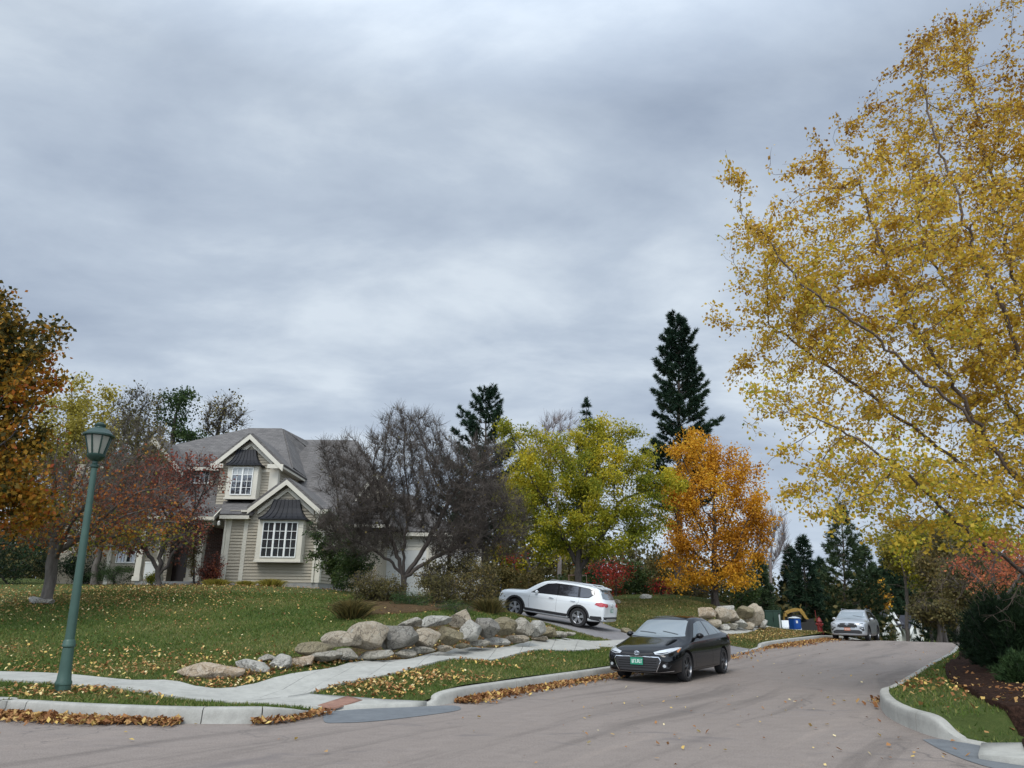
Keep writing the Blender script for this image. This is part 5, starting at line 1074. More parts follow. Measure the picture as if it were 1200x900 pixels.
# soffits, fascias, corner boards
tr.box(gl-.45, gl-.13, Yf-.41, Yf-.06, gze-.12, gze-.02)
tr.box(xL-.35, gl-.02, Yf-.42, Yf-.385, ze-.13, ze+.04); tr.box(xL-.35, gl, Yf-.38, Yf-.03, ze-.12, ze-.08)
tr.box(xR-.35, xR+.34, Yf-.34, Yf-.305, ze+.15, ze+.38)
tr.box(uR+.35, uR+.39, Yu-.45, 44.6, uze-.42, uze-.20); tr.box(uR+.02, uR+.35, Yu-.43, 44.6, uze-.40, uze-.36); tr.box(uR-.45, uR+.39, Yu-.46, Yu-.42, uze-.42, uze-.2); tr.box(uL-.39, uL+.3, Yu-.46, Yu-.42, uze-.42, uze-.2)
def cboard(px, py, Y, z0, z1, w_=.13, side=None): x = fx(px, py, Y); tr.box(x-w_, x+w_, Y-.055, Y-.03, z0, z1)
cboard(265, 645, Yf, zs, ze-.1); cboard(285.5, 645, Yf, zs, ze-.1, .10); tr.box(xR-.2, xR+.05, Yf-.055, Yf-.02, zs, ze+.2); tr.box(xR+.03, xR+.055, Yf-.02, Yf+.24, zs, ze+.2)
tr.box(uR-.42, uR-.16, Yu-.055, Yu-.03, ze, uze-.35); tr.box(uR-.16, uR+.05, Yu-.06, Yu-.02, ze, uze-.2); tr.box(uR+.03, uR+.055, Yu-.02, Yu+.25, ze, uze-.2)
tr.box(wL-.05, wL+.16, 38.94, 38.97, zb, lze-.1); tr.box(uR-1.3, uR-.16, Yu-.05, Yu-.03, uze-.56, uze-.42)
tr.box(pxa, pxb, pY-.05, pY-.01, pz-.10, pz+.1); tr.box(pxa, pxb, pY, Yf+.3, pz-.12, pz-.06)
tr.box(pxa, pxb, pY+.15, pY+.45, pz-.32, pz-.08)
tr.prism([(pxb, pY-.05, pz-.12), (pxb, pY-.05, pz+.1), (pxb, Ym, pt+.1), (pxb, Ym, pt-.14)], (.001, 0, 0), (.07, 0, 0))
tr.box(uR+.1, er, ey-.02, ey+.02, ee-.16, ee+.02)
tr.box(eL, uL, y0-.03, y0+.01, fe-.16, fe+.04)
tr.box(xR-.32, xR-.22, Yf-.13, Yf-.056, zs, ze+.2); tr.box(xL-.16, xL-.06, Yf-.12, Yf-.03, zs+.1, ze-.1)
hp('trim', tr, M['trim'])
# --- windows and bays
def window(par, x0, x1, z0, z1, Y, ncas, nx, ny, fr=.055, label=None, curtain=False, name='window'):
    f = MB(); f.box(x0, x1, Y-.04, Y, z0, z0+fr); f.box(x0, x1, Y-.04, Y, z1-fr, z1); cw = (x1-x0)/ncas
    for i in range(ncas+1):
        xx = x0+cw*i; f.box(max(x0, xx-fr*.75), min(x1, xx+fr*.75), Y-.045, Y+.002, z0+fr, z1-fr)
    for i in range(ncas):
        a = x0+cw*i+fr*.75; b = x0+cw*(i+1)-fr*.75
        for k in range(1, nx): xx = a+(b-a)*k/nx; f.box(xx-.013, xx+.013, Y-.03, Y-.005, z0+fr, z1-fr)
        for k in range(1, ny): zz = z0+fr+(z1-z0-2*fr)*k/ny; f.box(a, b, Y-.028, Y-.006, zz-.013, zz+.013)
    o = hp(name, f, M['winframe'], par, label)
    g = MB(); g.box(x0+.01, x1-.01, Y+.004, Y+.02, z0+.01, z1-.01); hp('pane', g, M['glass'], o)
    if curtain:
        c = MB()
        for i in range(ncas):
            a = x0+cw*i+fr; b = x0+cw*(i+1)-fr; c.box(a, b, Y+.0005, Y+.0035, z1-(z1-z0)*.28, z1-fr)
        hp('curtain', c, M['curtain'], o)
    return o
def bay(x0, x1, z0, z1, Yw, Yb_, ncas, nx, ny, rt, rx0, rx1, re0, re1, label, curtain=False, wf=(.25, .25, .22, .12)):
    b = MB(); b.box(x0, x1, Yb_+.03, Yw+.02, z0, z1); b.box(x0-.03, x1+.03, Yb_-.02, Yw, z0-.0, z0+.09)
    o = hp('bay', b, M['trim'], label=label)
    l, r, bo, t = wf; window(o, x0+l, x1-r, z0+bo, z1-t, Yb_+.025, ncas, nx, ny, curtain=curtain)
    m = MB(); prof = [(0, 0), (.10, .42), (.24, .72), (.52, .90), (1.0, 1.0)][::1]
    lev = []
    hz_ = rt-z1; d0 = Yw-Yb_+.18
    for u, q in [(0.0, 0.0), (.12, .30), (.3, .56), (.55, .79), (1.0, 1.0)]:
        zz = z1+.02+hz_*u; xa = re0+(rx0-re0)*q; xb = re1+(rx1-re1)*q; yy = Yb_-.18+(d0-.12)*q*.82; lev.append((xa, xb, yy, zz))
    vs = []
    for xa, xb, yy, zz in lev: vs += [(xa, Yw, zz), (xa, yy, zz), (xb, yy, zz), (xb, Yw, zz)]
    fs = [(i*4+k, i*4+k+1, i*4+5+k, i*4+4+k) for i in range(4) for k in range(3)]+[(16, 17, 18, 19), (0, 3, 2, 1)]
    m.add(vs, fs)
    ns = 7
    for j in range(ns+1):      # standing seams
        u = j/ns; pts = [(xa+(xb-xa)*u, yy-.012, zz+.012) for xa, xb, yy, zz in lev]
        for p, q in zip(pts[:-1], pts[1:]): m.beam(p, q, .025, .04, (0, -1, 1))
    m.box(re0-.02, re1+.02, Yb_-.2, Yw, z1-.03, z1+.03)
    hp('bay_roof', m, M['metalroof'], o)
bay(fx(299.5, 640, 35.4), fx(353, 640, 35.4), fz(658.5, 35.4), fz(608, 35.4), Yf, 35.4, 3, 2, 4, fz(585.5, 35.8), fx(320.5, 590, 35.7), fx(350, 590, 35.7), fx(303, 607, 35.2), fx(358.5, 607, 35.2), 'big ground floor bay with three casements')
bay(fx(264.5, 570, 37.1), fx(300.5, 570, 37.1), fz(585, 37.1), fz(545, 37.1), Yu, 37.1, 2, 2, 4, fz(527.5, 37.5), fx(277, 530, 37.3), fx(298, 530, 37.3), fx(264.5, 545, 36.9), fx(305, 545, 36.9), 'small upper bay with two casements', True)
window(None, fx(137, 650, 38.96), fx(160, 650, 38.96), fz(660, 38.96, 150), fz(637, 38.96, 150), 38.95, 2, 2, 3, .07, label='left wing window by the round juniper')
window(None, fx(213, 558, Ym-.05), fx(246, 558, Ym-.05), fz(567, Ym, 230), fz(549, Ym, 230), Ym-.05, 3, 2, 2, .07, label='upper window above the porch roof')
window(None, fx(178, 558, Ym-.05), fx(200, 558, Ym-.05), fz(567, Ym, 190), fz(549, Ym, 190), Ym-.05, 2, 2, 2, .07)
# porch: brick wall, door, columns, railing, deck
bw = MB(); bw.box(fx(186, 650, Ym-.06), xL-.6, Ym-.12, Ym-.02, zb, pz-.15); hp('wall', bw, M['brickwall'], label='red brown brick wall inside the porch')
dr = MB(); dx = fx(214, 650, Ym); dr.box(dx-.48, dx+.48, Ym-.2, Ym-.121, hz0+.35, hz0+2.5); do_ = hp('door', dr, plain('dark wood door', (.035, .022, .018), .5)); dh = MB(); dh.lathe([(.0, 0), (.035, .01), (.035, .05), (0, .06)], 10, (dx+.38, Ym-.26, hz0+1.4), 'y'); hp('handle', dh, M['metalroof'], do_)
dk_ = MB(); dk_.box(pxa+.1, xL-.05, pY+.2, Ym-.02, zb, hz0+.33); dk_.box(fx(200, 670, 36), fx(228, 670, 36), pY-.5, pY+.2, zb, hz0+.18); hp('porch_deck', dk_, M['foundation'])
for px_c, yy, w_ in ((235.5, pY+.3, .17), (226, pY+1.9, .12), (191, pY+.3, .14), (167, pY+.3, .14)):
    cc = MB(); x = fx(px_c, 640, yy); cc.box(x-w_, x+w_, yy-w_, yy+w_, hz0+.33, pz-.32); cc.box(x-w_-.05, x+w_+.05, yy-w_-.05, yy+w_+.05, hz0+.33, hz0+.55); cc.box(x-w_-.04, x+w_+.04, yy-w_-.04, yy+w_+.04, pz-.46, pz-.322); hp('column', cc, M['trim'])
rl = MB(); xa, xb = fx(167, 660, pY+.3)+.15, fx(191, 660, pY+.3)-.15; yy = pY+.3
rl.box(xa, xb, yy-.04, yy+.04, hz0+1.2, hz0+1.27); rl.box(xa, xb, yy-.03, yy+.03, hz0+.45, hz0+.52)
for i in range(12): x = xa+(xb-xa)*(i+.5)/12; rl.box(x-.025, x+.025, yy-.02, yy+.02, hz0+.52, hz0+1.2)
hp('railing', rl, M['winframe'])
lamp = MB(); lx = fx(262, 612, Yf-.1); lamp.lathe([(.02, 0), (.07, .03), (.08, .18), (.03, .25)], 10, (lx-.22, Yf-.12, ze-.45)); hp('porch_light', lamp, plain('frosted lamp glass', (.85, .83, .76), .3))
# garage wing behind the crab apple
gY = 44.0; gxa = fx(428, 650, gY); gxb = fx(528, 650, gY); gze_ = fz(626, gY, 500); gw = MB(); M['garage'] = plain('pale cream garage siding', (.47, .45, .385), .7, var=.05)
clap(gw, (gxa, gY), (gxb, gY), zb-1.6, gze_); clap(gw, (gxb, gY), (gxb, gY+8), zb-1.6, gze_); gw.box(gxa+.02, gxb-.02, gY+.02, gY+8, zb-1.6, gze_-.02)
hp('wall', gw, M['garage'], label='pale cream garage wall')
gr_ = MB(); slab(gr_, [(gxa-.3, gY-.4, gze_), (gxb+.4, gY-.4, gze_), (gxb-3.2, gY+4, gze_+2.9), (gxa-.3, gY+4, gze_+2.9)]); slab(gr_, [(gxb+.4, gY-.4, gze_), (gxb+.4, gY+8.4, gze_), (gxb-3.2, gY+4, gze_+2.9)]); slab(gr_, [(gxb+.4, gY+8.4, gze_), (gxa-.3, gY+8.4, gze_), (gxa-.3, gY+4, gze_+2.9), (gxb-3.2, gY+4, gze_+2.9)])
hp('roof', gr_, M['shingle']); gt = MB(); gt.box(gxa-.3, gxb+.42, gY-.44, gY-.40, gze_-.16, gze_+.05); gt.box(gxb-.2, gxb+.05, gY-.05, gY-.03, zb-1, gze_-.1)
gd = fz(645, gY, 480)
for k in range(2):
    xa = gxa+1.1+k*3.2; d_ = MB(); d_.box(xa, xa+2.6, gY-.05, gY-.032, zb-1.6, gd)
    for r in range(1, 5): zz = zb-1.6+(gd-zb+1.6)*r/5; gt.box(xa, xa+2.6, gY-.058, gY-.0505, zz-.008, zz+.008)
    hp('garage_door', d_, plain('white garage door', (.60, .60, .57), .5)); gt.box(xa-.12, xa, gY-.06, gY-.031, zb-1.6, gd+.12); gt.box(xa+2.6, xa+2.72, gY-.06, gY-.031, zb-1.6, gd+.12); gt.box(xa, xa+2.6, gY-.06, gY-.031, gd, gd+.12)
hp('trim', gt, M['trim'])
# small dormer gable on the long roof
dY = 41.0; dxa = fx(425, 572, dY); dxb = fx(457, 572, dY); dz0 = fz(575, dY, 440); dz1 = fz(556, dY, 440); dm = MB(); clap(dm, (dxa, dY), (dxb, dY), dz0-1.2, dz1, gable_clip(dxb-dxa, dz0, dz1)); hp('wall', dm, M['siding']); dm = MB(); gable_roof(dm, dxa, dxb, dY-.3, 44.5, dz0, dz1+.1, .3); hp('roof', dm, M['shingle']); dm = MB(); rakes(dm, dxa, dxb, dY-.31, dz0, dz1+.1, .3, .2); hp('trim', dm, M['trim'])
# ------------------------------------------------------------------ street lamp
lb = A(73, 811, 12.6); lz = tz(lb.x, lb.y); lt = A(118.5, 493, 12.6); Hl = lt.z-lz
lamp = empty('street_lamp', (lb.x, lb.y, lz-.03)); tag(lamp, 'green painted street lamp with lantern head leaning slightly on the verge', 'street lamp')
lean = (lt.x-lb.x)/Hl
M['lampgreen'] = plain('dark green lamp paint', (.036, .080, .060), .45, .1, var=.12, vscale=6); M['lampdark'] = plain('darker green lantern paint', (.012, .040, .030), .4, .1)
M['frost'] = plain('frosted lantern glass', (.27, .275, .235), .2, 0, .6)
SH = Matrix(((1, 0, lean, 0), (0, 1, 0, 0), (0, 0, 1, 0), (0, 0, 0, 1)))
hs = Hl/5.0
def lp_(name, prof, m, par=None, n=16, smooth=True):
    b = MB(); b.lathe([(r, z*hs) for r, z in prof], n); return b.build(name, m, par or lamp, smooth=smooth, M=SH, sharp=40)
lp_('base', [(.118, -.1), (.118, .17), (.126, .18), (.126, .22), (.108, .26), (.096, .42), (.088, .72), (.083, .80), (.10, .82), (.10, .86), (.094, .87), (.094, .91), (.075, .94)], M['lampgreen'], n=14)
lp_('post', [(.074, .93), (.072, 1.4), (.050, 4.05), (.048, 4.10)], M['lampgreen'], n=12)
lp_('collar', [(.05, 4.08), (.07, 4.10), (.07, 4.14), (.045, 4.17), (.045, 4.21), (.10, 4.25), (.15, 4.30), (.155, 4.34), (.13, 4.36)], M['lampdark'])
lp_('lantern_glass', [(.125, 4.345), (.215, 4.72)], M['frost'], n=8, smooth=False)
fb = MB()
for k in range(8):
    a = math.pi*2*k/8; fb.beam((.13*math.cos(a), .13*math.sin(a), 4.34*hs), (.222*math.cos(a), .222*math.sin(a), 4.73*hs), .022, .022)
fb.build('lantern_cage', M['lampdark'], lamp, M=SH)
lp_('lantern_cap', [(.2, 4.70), (.262, 4.715), (.262, 4.745), (.225, 4.77), (.16, 4.85), (.09, 4.885), (.085, 4.90), (.095, 4.915), (.095, 4.955), (.06, 4.975), (.055, 4.99), (.03, 5.0)], M['lampdark'])
# ------------------------------------------------------------------ far house, beyond the bend
Yh = 112.0
def fhx(px): return fx(px, 730, Yh)
fzb = -7.2; fr_ = empty('far_house', (fhx(1045), Yh, fzb)); tag(fr_, 'white gabled house far beyond the bend with dark roof', 'house'); FM = Matrix.Translation((-fhx(1045), -Yh, -fzb))
def fp(name, mb, m, par=None): return mb.build(name, m, par or fr_, M=FM)
zq = lambda py: A(1045, py, Yh).z
M['farwall'] = plain('far white walls', (.62, .62, .58), .8, var=.08); M['farroof'] = plain('far dark shingles', (.05, .052, .065), .8, var=.2)
wl = MB()
def fblock(px0, px1, ze_py, za_py, Y0, Y1):
    x0, x1 = fhx(px0), fhx(px1); z_e, z_a = zq(ze_py), zq(za_py); mid = (x0+x1)/2
    wl.prism([(x0, Y0, fzb-1), (x1, Y0, fzb-1), (x1, Y0, z_e), (mid, Y0, z_a), (x0, Y0, z_e)], (0, 0, 0), (0, Y1-Y0, 0))
    s = (z_a-z_e)/(mid-x0); rr = MB()
    for xe in (x0-.4, x1+.4): slab(rr, [(xe, Y0-.4, z_e-s*.4), (mid, Y0-.4, z_a+.02), (mid, Y1, z_a+.02), (xe, Y1, z_e-s*.4)], .2)
    ro = fp('roof', rr, M['farroof']); tt = MB(); rakes(tt, x0, x1, Y0-.42, z_e, z_a+.2, .4, .35); fp('trim', tt, M['winframe'])
fblock(1022, 1037, 733, 719.5, Yh-3, Yh+6); fblock(1037, 1054, 731, 714.5, Yh, Yh+9); fblock(1058, 1071, 732, 722, Yh-2, Yh+8)
x0, x1 = fhx(1034), fhx(1062); wl.box(x0, x1, Yh+.5, Yh+8, fzb-1, zq(731)); slab_ = MB(); slab(slab_, [(x0, Yh-.8, zq(733)), (x1, Yh-.8, zq(733)), (x1, Yh+5, zq(717)), (x0, Yh+5, zq(717))], .2); fp('roof', slab_, M['farroof'])
fp('wall', wl, M['farwall'])
for px0, px1, p0, p1, yy in ((1031, 1036, 734, 742, -3.06), (1044, 1048, 722, 728, -.06), (1061, 1064, 736, 742, -2.06), (1026, 1029, 735, 740, -3.06)):
    m_ = MB(); m_.box(fhx(px0), fhx(px1), Yh+yy, Yh+yy+.04, zq(p1), zq(p0)); o = fp('window', m_, M['glass'])
# ------------------------------------------------------------------ garden fence behind the hydrangea
gp_ = A(586, 712, 37.0); gz = tz(gp_.x, gp_.y); fn = empty('garden_fence', (gp_.x, gp_.y, gz)); tag(fn, 'short black metal garden fence panel left of the white car', 'fence'); m_ = MB()
for k in range(13): m_.box(-1.5+k*.125-.009, -1.5+k*.125+.009, -.009, .009, -.1, 1.15)
fm = MB(); fm.box(-1.52, .02, -.014, .014, 1.02, 1.05); fm.box(-1.52, .02, -.014, .014, .18, .21)
M['blackmetal'] = plain('black metal', (.012, .012, .013), .4, .5)
m_.build('bars', M['blackmetal'], fn); fm.build('rail', M['blackmetal'], fn)
for xx in (-1.55, .03): m_ = MB(); m_.box(xx-.03, xx+.03, -.03, .03, -.3, 1.32); m_.box(xx-.04, xx+.04, -.04, .04, 1.32, 1.36); m_.build('post', M['blackmetal'], fn)
gate = empty('garden_arch', (gp_.x-.9, gp_.y+1.6, gz)); tag(gate, 'thin rusty metal frame standing behind the white car roof', 'frame'); 
b_ = A(667, 700, 44); gate.location = (b_.x, b_.y, tz(b_.x, b_.y)); m_ = MB(); wv_ = 20*44/FPX
for xx in (0, wv_): m_.box(xx-.02, xx+.02, -.02, .02, -.1, 1.75)
m_.box(-.02, wv_+.02, -.02, .02, 1.75, 1.8); m_.box(0, wv_, -.015, .015, 1.2, 1.23); m_.build('frame', plain('pale pinkish metal', (.42, .25, .2), .6), gate)
# ------------------------------------------------------------------ utility box, portable toilet, excavator, van, hydrant flag
def at_g(px, py, Y): p = A(px, py, Y); return p
p = at_g(905, 733.5, 50); z = tz(p.x, p.y); ub = empty('utility_cabinet', (p.x, p.y, z), .15); tag(ub, 'dark green metal utility cabinet beside the end of the far boulders', 'cabinet')
M['cabgreen'] = plain('dark green cabinet paint', (.018, .045, .028), .5); m_ = MB(); m_.box(-.62, .5, -.35, .35, 0, 1.15); m_.build('cabinet_body', M['cabgreen'], ub)
m_ = MB(); m_.box(-.66, .54, -.39, .39, 1.15, 1.22); m_.build('lid', M['cabgreen'], ub); m_ = MB(); m_.box(-.6, -.07, -.372, -.352, .06, 1.1); m_.box(-.05, .48, -.372, -.352, .06, 1.1); o = m_.build('door', M['cabgreen'], ub); m_ = MB(); m_.box(-.10, -.08, -.40, -.373, .5, .75); m_.build('handle', M['blackmetal'], o)
m_ = MB(); m_.box(-.75, .65, -.45, .45, -.25, .0); m_.build('plinth', M['foundation'], ub)
p = at_g(914.5, 735, 49); pl_ = empty('marker_post', (p.x, p.y, tz(p.x, p.y))); tag(pl_, 'pale grey marker post right of the green cabinet', 'post'); m_ = MB(); m_.tube([(0, 0, -.2), (0, 0, 1.05)], .05, 10); m_.build('pole', plain('pale grey plastic', (.5, .52, .52), .5), pl_); m_ = MB(); m_.lathe([(.06, 1.05), (.06, 1.09), (.02, 1.13)], 10); m_.build('cap', M['blackmetal'], pl_)
Yt = 60.0; p = at_g(932, 736.5, Yt); pzg = p.z-.05
tl = empty('portable_toilet', (p.x, Yt, pzg), .3); tag(tl, 'blue portable toilet with pale roof by the excavator', 'portable toilet'); M['blue'] = plain('blue plastic', (.012, .075, .33), .45); hT = 14*Yt/914; wT = 9.5*Yt/FPX/.95/2*.9
m_ = MB(); m_.box(-wT, wT, -wT, wT, 0, hT*.9)
for k in range(5): xx = -wT+.06+k*(2*wT-.12)/4; m_.box(xx-.02, xx+.02, -wT-.015, -wT-.001, .05, hT*.86)
m_.build('cabin', M['blue'], tl); m_ = MB(); m_.prism([(-wT-.03, -wT-.03, 0), (wT+.03, -wT-.03, 0), (wT+.03, wT+.03, 0), (-wT-.03, wT+.03, 0)], (0, 0, hT*.9), (0, 0, hT*.93)); m_.add([(-wT-.02, -wT-.02, hT*.93), (wT+.02, -wT-.02, hT*.93), (wT+.02, wT+.02, hT*.93), (-wT-.02, wT+.02, hT*.93), (-wT*.5, 0, hT*1.04), (wT*.5, 0, hT*1.04)], [(0, 1, 5, 4), (2, 3, 4, 5), (1, 2, 5), (3, 0, 4)]); m_.build('roof', plain('translucent white plastic', (.62, .66, .68), .4), tl)
m_ = MB(); m_.box(-wT*.7, wT*.7, -wT-.03, -wT-.016, .06, hT*.84); o = m_.build('door', M['blue'], tl); m_ = MB(); m_.box(-wT*.45, wT*.1, -wT-.036, -wT-.031, hT*.5, hT*.72); m_.build('notice', plain('white notice', (.75, .76, .78), .5), o); m_ = MB(); m_.tube([(-.12, -wT*.3, hT), (-.12, -wT*.3, hT*1.15)], .05, 8)
# excavator
Ye = 64.0; p = at_g(938, 737, Ye); ex = empty('excavator', (p.x, Ye, p.z-.2)); tag(ex, 'yellow excavator with raised bent boom behind the portable toilet', 'excavator'); k_ = Ye/FPX/.955; kz = Ye/914
M['yellow'] = plain('machine yellow', (.36, .22, .045), .5, var=.15); M['dirtblack'] = plain('dirty black steel', (.03, .028, .025), .7)
def E(px, py, y=0): return ((px-938)*k_, y, (737-py)*kz+.2)
def boom(name, pts, w0, w1, dep):
    m_ = MB()
    for i, (a, b) in enumerate(zip(pts[:-1], pts[1:])):
        m_.beam(E(*a), E(*b), dep, w0+(w1-w0)*i/max(1, len(pts)-2), (1, 0, .01))
    return m_
m_ = MB()
bp = [(922.5, 727), (923.5, 719), (928, 716.5), (936, 714.5), (940, 715.5)]
for a, b, h0 in zip(bp[:-1], bp[1:], (.26, .30, .34, .30)): m_.beam(E(*a), E(*b), h0*.8, .35, (0, 1, 0))
m_.build('boom', M['yellow'], ex); m_ = MB()
for a, b, h0 in zip([(939, 714.5), (942.5, 720), (944.5, 724)], [(942.5, 720), (944.5, 724), (948, 728)], (.38, .3, .22)): m_.beam(E(*a), E(*b), h0*.8, .3, (0, 1, 0))
m_.build('arm', M['yellow'], ex); m_ = MB(); m_.beam(E(929, 718.5, -.2), E(938, 716.8, -.2), .09, .09); m_.build('hydraulic_ram', M['dirtblack'], ex)
m_ = MB(); q = E(948, 729.5); m_.prism([(q[0]-.35, -.4, q[2]+.25), (q[0]+.25, -.4, q[2]+.3), (q[0]+.4, -.4, q[2]-.25), (q[0]-.05, -.4, q[2]-.45), (q[0]-.4, -.4, q[2]-.2)], (0, 0, 0), (0, .8, 0)); m_.build('bucket', M['dirtblack'], ex)
m_ = MB(); m_.box(-.9, -.1, -.8, .8, .95, 1.35); m_.build('cab', M['dirtblack'], ex); m_ = MB(); m_.box(-1.3, -.92, -.7, .7, .9, 1.2); m_.build('engine_cover', M['dirtblack'], ex)
for yy in (-.85, .85):
    m_ = MB(); m_.prism([(-1.3, yy-.2, .25), (-1.0, yy-.2, 0), (1.0, yy-.2, 0), (1.3, yy-.2, .25), (1.3, yy-.2, .5), (1.0, yy-.2, .75), (-1.0, yy-.2, .75), (-1.3, yy-.2, .5)], (0, 0, 0), (0, .4, 0)); m_.build('track', M['dirtblack'], ex)
# earth heap and red sign post
p = at_g(948, 737, 66); 
def heap(px, Y, rx, h, label, mat, seed):
    p = A(px, 736, Y); bm = bmesh.new(); bmesh.ops.create_uvsphere(bm, u_segments=28, v_segments=14, radius=1); r = np.random.default_rng(seed); fr = r.normal(size=(4, 3))*3
    for v in bm.verts: s = 1+.12*sum(math.sin(fr[i]@np.array(v.co)+i) for i in range(4))/2; v.co = Vector((v.co.x*rx*s, v.co.y*rx*s, max(v.co.z, -.3)*h*s))
    me = bpy.data.meshes.new('earth_heap'); bm.to_mesh(me); bm.free(); o = link('earth_heap', me, mat, smooth=True); o.location = (p.x, p.y, tz(p.x, p.y)); tag(o, label, 'earth heap')
heap(947, 67, 1.9, 1.5, 'brown earth heap below the excavator bucket', M['litter'], 5); heap(961, 70, 2.6, 2.0, 'olive earth bank between the red hydrant and the silver car', plain('grassy earth', (.13, .12, .06), .95, var=.3), 6)
hy = A(961, 737.5, 45); hzz = tz(hy.x, hy.y); hd = empty('fire_hydrant', (hy.x, hy.y, hzz)); tag(hd, 'red fire hydrant on the verge left of the silver car', 'fire hydrant'); M['red'] = plain('red hydrant paint', (.16, .014, .012), .45); kk = 1.0
m_ = MB(); m_.lathe([(.2, -.1), (.2, .05), (.14, .07), (.13, .55), (.17, .57), (.17, .62), (.13, .66), (.10, .78), (.04, .82), (.04, .88)], 14); m_.build('barrel', M['red'], hd, smooth=True)
for sg in (-1, 1): m_ = MB(); m_.lathe([(.075, .10), (.075, .2), (.055, .22)], 10, (0, 0, .45), 'x'); m_.build('nozzle', M['red'], hd, M=Matrix.Scale(sg, 4, (1, 0, 0)))
m_ = MB(); m_.lathe([(.09, -.22), (.09, -.12)], 12, (0, 0, .42), 'y'); m_.build('pumper_cap', M['red'], hd)
m_ = MB(); m_.tube([(-.12, 0, 0), (-.18, 0, 1.25)], .02, 6); m_.build('flag_pole', M['red'], hd)
# ------------------------------------------------------------------ cars
def m_paint(name, c, metal=0.0, rough=.28, coat=1.0, fl=0): return plain(name, c, rough, metal, .5 if coat > .8 else .35, coat)
M['tyre'] = plain('tyre rubber', (.018, .018, .019), .85); M['plastic'] = plain('dark plastic trim', (.022, .022, .024), .6); M['gloss_black'] = plain('gloss black trim', (.01, .01, .011), .15)
M['chrome'] = plain('chrome', (.62, .63, .65), .15, 1.0); M['alloy'] = plain('silver alloy', (.55, .56, .58), .3, .9); M['darkalloy'] = plain('machined dark alloy', (.16, .165, .175), .3, .9); M['alloyback'] = plain('dark wheel well', (.012, .012, .013), .7)
M['carglass'] = plain('car glass', (.05, .06, .065), .03, 0, 1.0); M['carglass'].node_tree.nodes['Principled BSDF'].inputs['IOR'].default_value = 1.9
M['screen'] = plain('pale reflecting windscreen', (.13, .16, .17), .05, 0, 1.0); M['screen'].node_tree.nodes['Principled BSDF'].inputs['IOR'].default_value = 2.1  # pale base colour stands in for reflected sky and the unmodelled interior
M['tint'] = plain('tinted car glass', (.022, .022, .026), .04, 0, 1.0); M['tint'].node_tree.nodes['Principled BSDF'].inputs['IOR'].default_value = 1.7
M['lens'] = plain('clear lamp lens', (.55, .58, .60), .12, .2, .9, .8); M['lampdarkin'] = plain('dark lamp interior', (.06, .065, .07), .15, .4); M['redlens'] = plain('red tail lamp lens', (.42, .012, .02), .15, 0, .8, .6); M['amber'] = plain('amber marker lens', (.55, .18, .03), .2, 0, .8)
